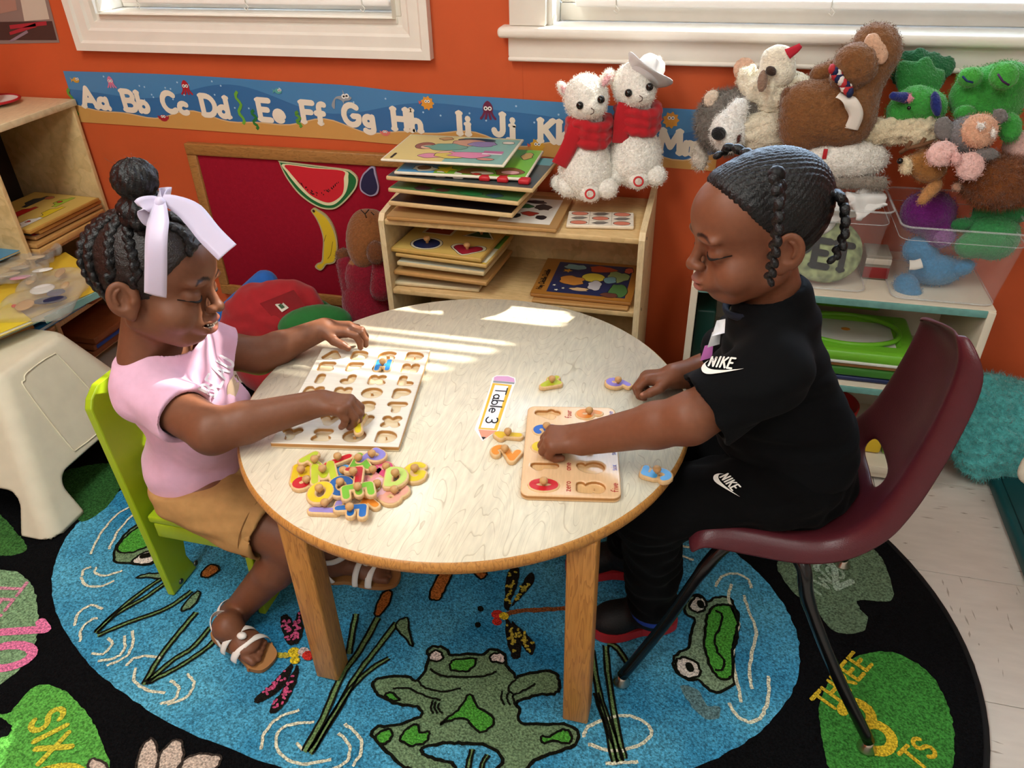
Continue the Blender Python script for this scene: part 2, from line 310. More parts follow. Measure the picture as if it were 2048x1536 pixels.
class SDF:
    def __init__(s): s.ops=[]
    def add(s,p,k=.01): s.ops.append(('+',p,k)); return s
    def sub(s,p,k=.004): s.ops.append(('-',p,k)); return s
    def cut(s,p,k=.003): s.ops.append(('&',p,k)); return s     # keep where p<0
    def chain(s,pts,rad,k=.006,k0=None):
        rad=[rad]*len(pts) if np.isscalar(rad) else rad
        for i in range(len(pts)-1): s.add(cone(pts[i],pts[i+1],rad[i],rad[i+1]),k0 if (k0 is not None and i==0) else k)
        return s
    @staticmethod
    def comb(t,F,d,k):
        if t=='+': h=np.maximum(k-np.abs(F-d),0)/k; return np.minimum(F,d)-h*h*k*.25
        if t=='-': d=-d
        h=np.maximum(k-np.abs(F-d),0)/k; return np.maximum(F,d)+h*h*k*.25
    def val(s,P):
        x,y,z=P[:,0],P[:,1],P[:,2]; F=np.full(len(P),.05)
        for t,(fn,lo,hi),k in s.ops:
            if lo is None: F=s.comb(t,F,fn(x,y,z),k); continue
            pad=k+.008; m=np.all((P>lo-pad)&(P<hi+pad),axis=1)
            if m.any(): F[m]=s.comb(t,F[m],fn(x[m],y[m],z[m]),k)
        return F
    def grad(s,P,e=.0006):
        return np.stack([s.val(P+np.eye(3)[i]*e)-s.val(P-np.eye(3)[i]*e) for i in range(3)],1)/(2*e)
    def marchn(s,P,D,far=.4):
        """first hits of the surface from points P along D"""
        P=np.array(P,float).reshape(-1,3); D=np.broadcast_to(np.array(D,float),P.shape); D=D/np.linalg.norm(D,axis=1)[:,None]; t=np.zeros(len(P)); on=np.ones(len(P),bool)
        for i in range(300):
            f=s.val(P[on]+D[on]*t[on][:,None]); k=np.where(on)[0]; hit=f<.0004; t[k[~hit]]+=np.clip(f[~hit]*.6,.0004,.004); on[k[hit]]=False; on&=t<far
            if not on.any(): break
        return P+D*t[:,None]
    def march(s,p,d,far=.4): return s.marchn([p],d,far)[0]
    def grid(s,res,fine=()):
        los=[o[1][1] for o in s.ops if o[0]=='+' and o[1][1] is not None]; his=[o[1][2] for o in s.ops if o[0]=='+' and o[1][2] is not None]
        lo=np.min(los,0)-.012; hi=np.max(his,0)+.012; ax=[]
        for i in range(3):
            xs=[lo[i]]
            while xs[-1]<hi[i]:
                st=res
                for a,b,r in fine:
                    if a[i]-r<=xs[-1]<b[i]: st=min(st,r)
                xs.append(xs[-1]+st)
            ax.append(np.array(xs,np.float32))
        return ax
    def mesh(s,name,res=.004,fine=(),color=None,newton=0,default=(.5,.5,.5),disp=None):
        X,Y,Z=s.grid(res,fine); F=np.full((len(X),len(Y),len(Z)),.05,np.float32)
        for t,(fn,lo,hi),k in s.ops:
            if lo is None: F=s.comb(t,F,fn(X[:,None,None],Y[None,:,None],Z[None,None,:]).astype(np.float32),k).astype(np.float32); continue
            pad=k+.008; sl=[]
            for A,a,b in zip((X,Y,Z),lo,hi): sl.append(slice(max(int(np.searchsorted(A,a-pad)),0),int(np.searchsorted(A,b+pad))))
            if any(q.stop<=q.start for q in sl): continue
            d=fn(X[sl[0]][:,None,None],Y[sl[1]][None,:,None],Z[sl[2]][None,None,:])
            F[sl[0],sl[1],sl[2]]=s.comb(t,F[sl[0],sl[1],sl[2]],d,k)
        V,Q=nets(F,X,Y,Z)
        for i in range(newton):
            f=s.val(V); g=s.grad(V); V=V-(np.clip(f,-.003,.003)/np.maximum((g*g).sum(1),.25))[:,None]*g
        if disp is not None:
            g=s.grad(V); V=V+g/np.maximum(np.linalg.norm(g,axis=1),.2)[:,None]*disp(V)[:,None]
        me=bpy.data.meshes.new(name); me.vertices.add(len(V)); me.vertices.foreach_set('co',V.astype(np.float32).ravel())
        me.loops.add(len(Q)*4); me.loops.foreach_set('vertex_index',Q.astype(np.int32).ravel()); me.polygons.add(len(Q))
        me.polygons.foreach_set('loop_start',np.arange(0,len(Q)*4,4,dtype=np.int32)); me.polygons.foreach_set('use_smooth',np.ones(len(Q),bool)); me.update(calc_edges=True); me.validate()
        if color is not None:
            C=np.tile(np.array([*lin(default),1.],np.float32),(len(V),1))
            for c,(fn,_,_) in color:
                d=fn(V[:,0],V[:,1],V[:,2]); a=np.clip(.5-d/.0016,0,1)[:,None]; C[:,:3]=C[:,:3]*(1-a)+np.array(lin(c))*a
            at=me.color_attributes.new('Col','FLOAT_COLOR','POINT'); at.data.foreach_set('color',C.ravel())
        return me
def nets(F,X,Y,Z):
    I=F<0; nx,ny,nz=F.shape
    c=[I[a:nx-1+a,b:ny-1+b,d:nz-1+d] for a in (0,1) for b in (0,1) for d in (0,1)]
    al=c[0].copy(); an=c[0].copy()
    for q in c[1:]: al&=q; an|=q
    act=an&~al; idx=np.argwhere(act); ids=np.full(act.shape,-1,np.int32); ids[act]=np.arange(len(idx)); i,j,k=idx.T
    corn=np.array([(a,b,d) for a in (0,1) for b in (0,1) for d in (0,1)])
    val=np.stack([F[i+a,j+b,k+d] for a,b,d in corn],1).astype(np.float64)
    pos=np.stack([np.stack([X[i+a],Y[j+b],Z[k+d]],1) for a,b,d in corn],1).astype(np.float64)
    acc=np.zeros((len(idx),3)); cnt=np.zeros(len(idx))
    for a in range(8):
        for b in range(a+1,8):
            if np.abs(corn[a]-corn[b]).sum()!=1: continue
            m=(val[:,a]<0)!=(val[:,b]<0); t=val[m,a]/(val[m,a]-val[m,b]); acc[m]+=pos[m,a]+(pos[m,b]-pos[m,a])*t[:,None]; cnt[m]+=1
    V=acc/np.maximum(cnt,1)[:,None]; Q=[]
    for ax in range(3):
        sl0=[slice(None)]*3; sl1=[slice(None)]*3; sl0[ax]=slice(0,-1); sl1[ax]=slice(1,None)
        e=np.argwhere(I[tuple(sl0)]!=I[tuple(sl1)]); b,c2=[q for q in range(3) if q!=ax]
        e=e[(e[:,b]>0)&(e[:,c2]>0)&(e[:,b]<F.shape[b]-1)&(e[:,c2]<F.shape[c2]-1)]
        ob=np.zeros(3,int);ob[b]=1;oc=np.zeros(3,int);oc[c2]=1
        g=lambda p: ids[p[:,0],p[:,1],p[:,2]]
        q=np.stack([g(e-ob-oc),g(e-oc),g(e),g(e-ob)],1); ins=I[e[:,0],e[:,1],e[:,2]]
        flip=~ins if ax!=1 else ins
        q[flip]=q[flip][:,::-1]; Q.append(q)
    Q=np.concatenate(Q); return V,Q[(Q>=0).all(1)]
# ================================================================ structure
YW = 1.87
M_wall = mat('orange_wall_paint', '#CB5A30', .55, var=.05, vscale=6, bump=.12, bscale=60, spec=.3)
M_white = mat('white_trim_paint', '#EDE6DA', .4, var=.03, vscale=15, bump=.05, bscale=30)
M_tile = mat('vinyl_tile', '#CFC8BE', .35, var=.05, vscale=14, stretch=(1,4,1))
M_ceil = mat('ceiling_paint', '#E9E4DA', .8)
M_dark = mat('dark_gap', '#141210', .9)
W1 = (-1.60,-.77,.962,1.95); W2 = (-.40,.80,.945,1.95); XL = -2.06
b = MB(); y0, y1 = YW, YW+.13
xs = [XL-.1, W1[0], W1[1], W2[0], W2[1], 2.6]
b.box((xs[0],y0,-.02),(xs[1],y1,CEIL)); b.box((xs[2],y0,-.02),(xs[3],y1,CEIL)); b.box((xs[4],y0,-.02),(xs[5],y1,CEIL))
for w in (W1,W2): b.box((w[0],y0,-.02),(w[1],y1,w[2])); b.box((w[0],y0,w[3]),(w[1],y1,CEIL))
struct(b.build('wall_back', M_wall))
struct(MB().box((XL-.1,-2.6,-.02),(XL,y0,CEIL)).build('wall_left', M_wall))
struct(MB().box((2.5,-2.6,-.02),(2.6,y0,CEIL)).build('wall_right', M_ceil))
struct(MB().box((XL-.1,-2.6,-.02),(2.6,-2.5,CEIL)).build('wall_front', M_ceil))
struct(MB().box((XL-.1,-2.6,CEIL),(2.6,y1,CEIL+.1)).build('ceiling', M_ceil))
fl = struct(MB().box((XL-.1,-2.6,-.06),(2.6,y1,-.0035)).build('floor', mat('tile_joint','#6E675E',.8)))
TS = .3048; gx, gy = .4643, 1.614
tm = MB().rbox((0,0,-.004),(TS-.0016,TS-.0016,0),.0006,1).build('tile', M_tile, fl); first = True
for i in range(-8,4):
    for j in range(-7,2):
        x = gx+i*TS; y = gy+j*TS
        if y > YW or x < XL-.2: continue
        o = tm if first else tm.copy()
        if not first: COL.objects.link(o); o.parent = fl
        first = False; o.location = (x+.0008, y+.0008, 0)
tk = MB()
for i in range(110):                                             # the flecks that run through the vinyl
    tx = random.uniform(.42,.74); ty = random.uniform(.75,1.62); l = random.uniform(.006,.03); a = (0 if ty>1.307 or ty<1.005 else pi/2)+random.uniform(-.2,.2); w_ = random.uniform(.0006,.0022)
    tk.prism([(-l/2,0),(0,-w_),(l/2,0),(0,w_)],.0001,.0003,R=rotz(a),t=(tx,ty,0))
fo = tk.build('tile_flecks', mat('tile_fleck','#A39A8E',.5), fl); fo['kind'] = 'stuff'
# windows
M_slat = mat('blind_slat','#F1EEE8',.45); M_glass = mat('window_glass','#DDE8EE',.03,spec=.5,alpha=.07); M_cord = mat('cord_white','#E8E4DA',.6)
def window(n, w, style, ztilt, rail_z, by=.055):
    root = struct(empty('window_%d' % n, ((w[0]+w[1])/2, YW, w[2])))
    x0,x1,z0,z1 = w; c = .085
    if style == 'picture':                                       # moulded casing on four sides, mitred
        prof = [(0,0),(.012,0),(.016,.010),(.030,.012),(.036,.018),(.060,.018),(.066,.024),(c,.024)]
        for side in range(4):
            m_ = MB(); P0 = [(x0,z0),(x1,z0),(x1,z1),(x0,z1)][side]; P1 = [(x0,z0),(x1,z0),(x1,z1),(x0,z1)][(side+1)%4]
            d0 = [(-1,-1),(1,-1),(1,1),(-1,1)][side]; d1 = [(-1,-1),(1,-1),(1,1),(-1,1)][(side+1)%4]; V = []; F = []
            pr = [(-.004,-.02)]+[(q,-h-.001) for q,h in prof]+[(c,.01)]
            for q,h in pr: V += [(P0[0]+d0[0]*q,YW+h,P0[1]+d0[1]*q),(P1[0]+d1[0]*q,YW+h,P1[1]+d1[1]*q)]
            for i in range(len(pr)-1): F.append((2*i,2*i+1,2*i+3,2*i+2))
            m_.put(V,F).build('casing', M_white, root)
    else:                                                        # side casings, projecting stool and apron
        bx('apron',(x0-.095,YW-.018,z0-.058),(x1+.095,YW+.01,z0-.012),M_white,root,.004)
        bx('apron_bead',(x0-.095,YW-.022,z0-.066),(x1+.095,YW+.01,z0-.056),M_white,root,.004)
        bx('sill',(x0-.115,YW-.042,z0-.014),(x1+.115,YW+.06,z0+.010),M_white,root,.010,seg=4)
        bx('casing',(x0-.09,YW-.022,z0+.0105),(x0-.005,YW+.01,z1+.09),M_white,root); bx('casing',(x1+.005,YW-.022,z0+.0105),(x1+.09,YW+.01,z1+.09),M_white,root)
    for lo,hi in (((x0-.012,YW-.003,z0+.0065),(x0+.006,YW+.13,z1-.0065)),((x1-.006,YW-.003,z0+.0065),(x1+.012,YW+.13,z1-.0065)),((x0-.002,YW-.004,z1-.006),(x1+.002,YW+.131,z1+.012)),((x0-.002,YW-.004,z0-.01),(x1+.002,YW+.131,z0+.006))):
        bx('jamb',lo,hi,M_white,root,.002)
    for lo,hi in (((x0+.007,YW+.087,z0+.046),(x0+.045,YW+.113,z1-.051)),((x1-.045,YW+.087,z0+.046),(x1-.007,YW+.113,z1-.051)),((x0+.007,YW+.085,z0+.007),(x1-.007,YW+.115,z0+.045)),((x0+.007,YW+.085,z1-.05),(x1-.007,YW+.115,z1-.007))):
        bx('sash',lo,hi,M_white,root,.003)
    MB().box((x0+.02,YW+.098,z0+.02),(x1-.02,YW+.101,z1-.02)).build('pane',M_glass,root)
    bl = empty('window_blind',((x0+x1)/2,YW+by,rail_z)); tag(bl,['','white slatted blind hanging in the moulded window above the felt board','white slatted blind over the window with the deep sill above the soft toys'][n],'blind')
    bx('bottom_rail',(x0+.05,YW+by-.024,rail_z),(x1-.03,YW+by+.022,rail_z+.016),M_slat,bl,.004)
    bx('head_rail',(x0+.05,YW+by-.025,z1-.05),(x1-.03,YW+by+.022,z1-.01),M_slat,bl,.003)
    nsl = int((z1-.06-rail_z-.045)/.047)
    sm = MB().rbox((x0+.05,-.024,-.0014),(x1-.03,.024,.0014),.001,1).build('slat',M_slat,bl,local=True); ca = (x0+x1)/2
    for k in range(nsl):
        o = sm if k == 0 else sm.copy()
        if k: COL.objects.link(o); o.parent = bl
        o.location = (-ca,0,.045+k*.047); o.rotation_euler = (math.radians(ztilt(k)),0,0)
    for fx in (.12,.5,.88):
        x = x0+fx*(x1-x0); m_ = MB().tube([(x,YW+by-.026,rail_z-.003),(x,YW+by-.026,z1-.05)],.0012,6); m_.tube([(x,YW+by-.027,rail_z+.004),(x+.008,YW+by-.03,rail_z-.004),(x+.004,YW+by-.031,rail_z-.012),(x-.004,YW+by-.03,rail_z-.006)],.0012,6); m_.build('cord',M_cord,bl)
    return root
window(1, W1, 'picture', lambda k: -38, .985); window(2, W2, 'stool', lambda k: {0:12,1:49,2:49,3:4,4:10,10:2,11:2,12:2}.get(k,32), .988, .062)
struct(MB().box((1.34,3.1,-1),(4.5,3.3,4.2)).build('wall_sun_blocker', mat('sun_blocker_grey','#9A958C',.8)))  # unseen slab added outside to keep the sun off the table's right side
struct(MB().box((-8,YW+.2,-1.1),(8,14,-.9)).build('ground_outside', mat('lawn','#6F7A4A',.9)))
for x,y in CEILING_FILLS:  # housings made for the added fill lamps
    t = empty('ceiling_fill_light',(x,y,CEIL-.07),'added white ceiling fill light %s over the %s side of the room' % (('near the windows' if y>0 else 'behind the table'),('left' if x<0 else 'right')),'light','added fill lights')
    bx('housing',(x-.3,y-.6,CEIL-.06),(x+.3,y+.6,CEIL),M_white,t); 
struct(MB().box((-.4662,YW-.0008,.0),(-.4645,YW+.01,W2[2]-.066)).build('trim_1', M_wall))
# ================================================================ rug
M_rug = {}
def rugmat(c):
    if c not in M_rug: M_rug[c] = mat('pile_'+c.lstrip('#'), c, .95, var=.5, vscale=260, bump=1.0, bscale=330, spec=.1, bdist=.004, detail=1)
    return M_rug[c]
RZ = .010; RCX, RCY = -.534, 1.029
def oval(a, b_, n=160, jit=0): return [(RCX+(a+random.uniform(-jit,jit))*math.cos(2*pi*k/n), RCY+(b_+random.uniform(-jit,jit))*math.sin(2*pi*k/n)) for k in range(n)]
rug = empty('area_rug',(RCX,RCY,0),'large oval black rug with a blue pond, frogs and lily pads','rug')
rb = MB(); P = oval(1.10,.80); rb.prism(P,.0005,RZ-.001); rb.build('pile', rugmat('#0B0C0E'), rug)
m_ = MB(); m_.tube([(x,y,.006) for x,y in oval(1.105,.804,120)],.006,8,close=True); m_.build('edge_binding', mat('rug_binding','#08080A',.8), rug)
def resamp(P, d, close=True):
    out = []
    n = len(P)
    for i in range(n if close else n-1):
        a = np.array(P[i],float); c = np.array(P[(i+1)%n],float); k = max(1,int(np.linalg.norm(c-a)/d))
        for j in range(k): out.append(a+(c-a)*j/k)
    if not close: out.append(np.array(P[-1],float))
    return out
LAY = [0]
def rp(name, px, col, lay, outline=None, ow=.006, smooth=True, parent=None, conv=None, sub=True):
    """one coloured area of the rug's pile, traced on the floor plane"""
    P = [Zp(*(conv(*p) if conv else p),RZ)[:2] for p in px]
    if smooth: P = smoothpts(P,4,True)
    P = [p+np.random.uniform(-.0016,.0016,2) for p in resamp(P,.006)]
    LAY[0] += 1; z = RZ-.0008+lay*.0007+(LAY[0]%7)*.00004
    V,F = polyF(P); o = flat(name,V,F,rugmat(col),lambda u,v:(u,v,z),parent or rug)
    if outline:
        V,F = strip2d(P,ow,True)
        flat('outline',V,F,rugmat(outline),lambda u,v:(u,v,z+.0006),o)
    return o
def rl(name, px, col, lay, w, conv=None, parent=None, smooth=True):
    P = [Zp(*(conv(*p) if conv else p),RZ)[:2] for p in px]
    if smooth and len(P) > 2: P = smoothpts(P,5)
    P = [p+np.random.uniform(-.0012,.0012,2) for p in resamp(P,.006,False)]
    LAY[0] += 1; z = RZ-.0008+lay*.0007+(LAY[0]%7)*.00004; V,F = strip2d(P,w) if len(P)>3 else ribbon2d(P,w)
    return flat(name,V,F,rugmat(col),lambda u,v:(u,v,z),parent or rug)
K='#15160F'; GG='#6F8A66'; GB='#4E9B38'; CRM='#D9D8BE'; BLU='#4795B5'
pondm = rugmat('#4A9AC0'); N_ = pondm.node_tree.nodes; L_ = pondm.node_tree.links          # the dyed water is mottled
_n = N_.new('ShaderNodeTexNoise'); _n.inputs['Scale'].default_value = 5; _n.inputs['Detail'].default_value = 4; _tc = N_.new('ShaderNodeTexCoord'); L_.new(_tc.outputs['Object'],_n.inputs['Vector'])
_r = N_.new('ShaderNodeMapRange'); _r.inputs[1].default_value = .35; _r.inputs[2].default_value = .65; L_.new(_n.outputs['Fac'],_r.inputs[0])
_m = N_.new('ShaderNodeMix'); _m.data_type = 'RGBA'; _m.inputs[6].default_value = (*lin('#2E7FA8'),1); _m.inputs[7].default_value = (*lin('#58A9C8'),1); L_.new(_r.outputs[0],_m.inputs[0])
_x = [q for q in N_ if q.type=='MIX' and q.blend_type=='MULTIPLY'][0]; L_.new(_m.outputs[2],_x.inputs[6])
V,F = polyF(oval(.800,.437,260,.002)); pond = flat('pond',V,F,pondm,lambda u,v:(u,v,RZ-.0004),rug)
c1 = lambda x,y:(500+x*.3662,980+y*.3662); c2 = lambda x,y:(1150+x*.4385,950+y*.4385); c6 = lambda x,y:(x*.479,800+y*.479)
fg = rp('frog',[(975,940),(970,880),(1010,855),(1070,870),(1100,905),(1190,895),(1265,905),(1310,875),(1380,890),(1400,960),(1440,1000),(1450,1030),(1500,1010),(1640,990),(1685,1030),(1690,1080),(1660,1115),(1570,1120),(1480,1150),(1450,1170),(1470,1200),(1480,1270),(1600,1280),(1710,1280),(1780,1310),(1790,1360),(1750,1410),(1640,1440),(1550,1480),(1480,1540),(1350,1540),(1380,1470),(1300,1400),(1180,1385),(1020,1390),(945,1410),(955,1450),(1040,1480),(1110,1500),(1100,1540),(880,1530),(770,1450),(690,1370),(665,1330),(700,1295),(780,1290),(930,1240),(920,1190),(860,1180),(760,1155),(700,1120),(675,1080),(680,1045),(730,1025),(850,1020),(920,1040)],GG,2,K,.006,conv=c1)
for q in ([(1105,935),(1180,925),(1235,925),(1215,975),(1180,995),(1100,985)],[(1200,1120),(1250,1190),(1330,1250),(1310,1300),(1260,1325),(1215,1290),(1180,1255),(1100,1260),(1040,1285),(1090,1240),(1150,1190)],[(830,1340),(910,1280),(930,1330),(980,1320),(960,1380),(890,1400),(830,1375)],[(700,1330),(770,1310),(770,1360),(730,1395),(690,1370)],[(1590,1355),(1650,1345),(1710,1310),(1755,1340),(1740,1385),(1660,1375),(1600,1385)],[(760,1105),(800,1130),(815,1150),(770,1150),(740,1130)]): rp('patch',q,GB,3,K,.0045,parent=fg,conv=c1)
for q in ([(985,935),(985,895),(1020,880),(1050,900),(1050,930)],[(1330,940),(1310,915),(1340,895),(1385,900),(1390,945)]): rp('eye',q,'#D9C8C0',3,K,.0045,parent=fg,conv=c1)
rl('mouth_line',[(985,980),(1040,1015),(1150,1025),(1280,1020),(1345,995)],K,4,.0045,c1,fg); rl('fold_line',[(920,1045),(960,1085),(1060,1105),(1150,1085)],K,4,.004,c1,fg); rl('fold_line',[(1450,1040),(1410,1080),(1440,1120),(1490,1100),(1560,1060)],K,4,.004,c1,fg); rl('fold_line',[(780,1090),(860,1085),(960,1130),(1040,1150)],K,4,.004,c1,fg)
for a in (0,30,60): rl('toe_line',[(1000+a*.6,1150+a*.3),(990+a*.6,1190),(1000+a*.8,1225)],K,4,.004,c1,fg)
for a in (0,30,60): rl('toe_line',[(1380+a,1100+a*.4),(1375+a,1140),(1390+a,1180)],K,4,.004,c1,fg)
def reed(px, w, conv, col='#6C8A55'):
    P=[Zp(*conv(*p),RZ)[:2] for p in px]; r=rl('reed',px,col,3,w,conv)
    off=lambda s:[p for p in px]
    for sgn in (-1,1):
        Q=[]; S=smoothpts(P,5)
        for i,p in enumerate(S):
            d=S[min(i+1,len(S)-1)]-S[max(i-1,0)]; d/=np.linalg.norm(d)+1e-9; Q.append(p+np.array([-d[1],d[0]])*sgn*w*.5+np.random.uniform(-.0008,.0008,2))
        V,F=strip2d(Q,.004); flat('outline',V,F,rugmat(K),lambda u,v:(u,v,RZ-.0008+4*.0007),r)
    return r
for q,w in (([(300,1430),(400,1250),(500,1020),(600,880),(700,700)],.011),([(330,1440),(480,1200),(580,1020),(700,860),(800,730)],.010),([(345,1420),(520,1130),(640,1000),(760,920)],.008),([(540,900),(560,780),(580,680)],.010)): reed(q,w,c1)
rp('leaf_tip',[(795,740),(860,700),(870,780),(890,860),(850,820)],GG,4,K,.004,conv=c1)
rp('cattail',[(700,610),(740,555),(775,560),(760,630),(710,690),(680,680)],'#A9622C',4,K,.004,conv=c1); rp('cattail',[(1020,480),(1060,430),(1105,455),(1060,560),(1030,605),(985,600),(985,560)],'#A9622C',4,K,.004,conv=c1); rp('cattail',[(1225,450),(1290,455),(1285,480),(1255,490)],'#A9622C',4,K,.004,conv=c1)
for q,w in (([(210,1310),(160,1160),(110,1000),(75,800)],.010),([(225,1300),(185,1130),(150,900),(140,780)],.009),([(150,770),(190,790),(240,860)],.009)): reed(q,w,c2)
for q,w in (([(1990,1490),(1950,1300),(1890,1110)],.008),([(1180,1560),(1200,1480),(1215,1420)],.007),([(1260,1560),(1270,1500),(1300,1450)],.006)): reed(q,w,c1)
for q,w in (([(400,975),(480,900),(600,830),(700,760)],.008),([(410,985),(540,930),(700,870),(800,800)],.008),([(400,970),(520,860),(640,770),(690,740)],.007),([(600,1190),(680,1060),(760,960),(820,890)],.009),([(610,1185),(720,1090),(800,1040),(880,950)],.008),([(620,1180),(740,1120),(860,1040),(900,1000)],.008)): reed(q,w,c6)
rp('leaf_tip',[(570,745),(620,728),(690,730),(680,750),(620,745)],GG,4,K,.004,conv=c6); rp('leaf_tip',[(760,880),(790,830),(835,800),(825,840),(790,875)],GG,4,K,.004,conv=c6); rp('cattail',[(840,730),(880,690),(915,700),(905,725),(860,745)],'#A9622C',4,K,.004,conv=c6)
for q in ([(60,1420),(80,1330),(150,1250),(270,1205)],[(350,1270),(200,1290),(140,1360),(170,1450),(280,1500),(440,1475)],[(480,1330),(540,1390),(530,1480),(420,1540)],[(520,1280),(600,1350),(605,1440),(560,1510)],[(260,1390),(290,1420)]): rl('ripple',q,CRM,3,.0055,c1)
for q in ([(40,1200),(60,1150),(160,1110),(250,1100),(330,1140),(345,1190),(280,1240),(170,1260),(60,1230)],[(640,510),(670,465),(730,450),(790,480),(805,520)],[(715,500),(700,560),(720,620),(745,680),(725,760),(720,850),(740,950),(760,1040)],[(770,550),(790,620),(825,710),(810,800),(795,900),(810,980)],[(880,920),(880,1020),(850,1100),(800,1130),(740,1100),(700,1040)],[(470,320),(520,330),(565,310)],[(470,365),(540,390)],[(140,1320),(290,1310)]): rl('ripple',q,CRM,3,.006,c2)
for q in ([(380,645),(420,560),(490,480),(560,440)],[(455,625),(500,540),(560,480),(640,430)],[(340,740),(360,775),(420,780),(480,755)],[(345,735),(350,710),(380,700)],[(400,700),(400,725),(440,735),(510,715)],[(310,945),(330,890),(380,860),(430,875)],[(335,1010),(340,960),(380,920),(410,915)],[(380,1060),(430,1060),(470,1020),(450,995)],[(410,1090),(480,1080),(520,1040),(520,985)],[(450,1110),(530,1070),(555,1010),(550,965)],[(530,1110),(560,1080),(620,1070),(670,1080)],[(570,1120),(560,1170),(610,1210),(690,1225)],[(670,1270),(730,1250),(745,1200),(710,1175)],[(700,1275),(780,1240),(810,1180),(780,1145)]): rl('ripple',q,CRM,3,.0055,c6)
f2 = rp('frog',[(510,640),(500,600),(530,555),(570,550),(600,580),(640,560),(700,560),(725,600),(745,650),(740,740),(725,800),(720,900),(725,950),(660,990),(600,975),(570,940),(500,930),(455,890),(450,840),(480,805),(515,790),(530,720),(545,660)],'#7E9677',2,K,.0055,conv=c2)
rp('patch',[(630,605),(660,595),(715,600),(740,650),(735,740),(720,800),(720,900),(700,930),(650,925),(610,860),(590,780),(595,700),(605,640)],GB,3,K,.0055,parent=f2,conv=c2); rl('mouth_line',[(640,620),(670,640),(660,700),(635,750),(650,810),(680,850),(670,890),(640,890)],K,4,.0045,c2,f2)
for q,r_ in (([(460,850),(500,835),(555,860),(570,910),(520,930),(470,900)],0),([(520,600),(550,560),(590,570),(595,610),(560,630)],0)): 
    e=rp('eye',q,'#DDD2C6',3,K,.005,parent=f2,conv=c2)
    cx,cy=np.mean(q,0); rl('pupil',[(cx+8,cy-6),(cx+12,cy+6)],K,5,.014,c2,f2)
f3 = rp('frog',[(475,650),(500,590),(560,530),(640,490),(680,480),(720,600),(660,640),(640,680),(590,690),(540,680),(490,680)],GG,2,K,.0055,conv=c6); rp('patch',[(490,625),(540,560),(640,500),(680,500),(680,560),(620,610),(540,640)],GB,3,K,.005,parent=f3,conv=c6)
rp('eye',[(555,680),(580,650),(630,630),(655,640),(650,670),(600,690)],'#DDD2C6',3,K,.005,parent=f3,conv=c6); rl('pupil',[(600,655),(625,650)],K,5,.015,c6,f3)
def dragonfly(wings, body, head, conv, wc, bc):
    r = rl('dragonfly',body,bc,3,.011,conv)
    for q in wings:
        w_=rp('wing',q,'#1D1A16',4,None,parent=r,conv=conv); P=[Zp(*conv(*p),RZ)[:2] for p in q]; c=np.mean(P,0)
        V=[];F=[]
        for i in range(26):
            t=random.random(); p=P[random.randrange(len(P))]; pp=c+(p-c)*t*.8
            v,f=ribbon2d([pp,pp+np.random.uniform(-.004,.004,2)],.0045); n=len(V); V+=v; F+=[tuple(i+n for i in g) for g in f]
        flat('wing_cell',V,F,rugmat(wc),lambda u,v:(u,v,RZ-.0008+5*.0007),w_)
    for (p,c,w_) in head: rl('head_spot',[p,(p[0]+8,p[1]+6)],c,5,w_,conv,r)
dragonfly([[(1390,640),(1395,520),(1420,435),(1465,425),(1465,500),(1430,600),(1415,660)],[(1430,640),(1480,530),(1530,455),(1555,490),(1510,560),(1450,620)],[(1395,720),(1400,820),(1440,925),(1480,900),(1470,800),(1420,720)],[(1430,720),(1500,780),(1555,850),(1540,905),(1500,870),(1440,780)]],[(1400,680),(1480,662),(1600,655),(1720,650)],[((1345,680),'#C8342B',.022),((1345,720),'#C8342B',.018),((1385,690),'#D9BE2C',.018),((1255,650),K,.012),((1240,740),K,.012)],c1,'#B7A53C','#8A4F2A')
dragonfly([[(205,840),(170,740),(175,690),(215,690),(250,770),(245,840)],[(235,830),(245,720),(275,660),(290,760),(265,840)],[(225,950),(140,1040),(40,1130),(25,1165),(70,1160),(160,1100),(225,1010)],[(255,960),(190,1080),(110,1190),(120,1225),(170,1200),(230,1110),(265,1010)]],[(130,900),(200,905),(240,890)],[((290,885),'#C9B6B0',.02),((315,905),'#C8342B',.020),((240,890),'#D9BE2C',.022),((240,930),'#D9BE2C',.016)],c1,'#C4527A','#B9A93C')
def pad(px, col, conv, texts, rim=None):
    p = rp('lily_pad',px,col,1,None,conv=conv)
    for txt,h,w,o,a,tc in texts:
        V,F,wd = letters(txt,h,w,gap=.14); o3 = Zp(*(conv(*o)),RZ); ux = np.array([math.cos(a),math.sin(a),0]); uy = np.array([-math.sin(a),math.cos(a),0])
        V=[v+np.random.uniform(-.0006,.0006,2) for v in V]
        flat('lettering',V,F,rugmat(tc),lambda u,v:np.array([o3[0],o3[1],RZ+.0012])+ux*u+uy*v,p)
    return p
pad([(1115,1060),(1140,980),(1220,870),(1320,815),(1420,805),(1520,835),(1630,920),(1700,1050),(1730,1200),(1710,1360),(1560,1420),(1300,1420),(1170,1350),(1125,1200)],'#3C7F34',c2,[('THREE',.036,.007,(1165,1085),math.radians(56),'#C9A92C'),('3',.095,.018,(1360,1280),math.radians(33),'#CFB02E'),('TS',.036,.007,(1570,1352),math.radians(50),'#C9A92C')])
pad([(920,410),(980,360),(1200,330),(1340,330),(1410,400),(1450,520),(1440,575),(1360,575),(1290,570),(1300,610),(1335,650),(1320,705),(1260,725),(1180,710),(1130,660),(1080,590),(1000,540),(950,470)],'#62785F',c2,[('TWO',.036,.006,(1100,560),math.radians(50),'#93A893'),('2',.07,.014,(1190,520),math.radians(40),'#9AAE9C')])
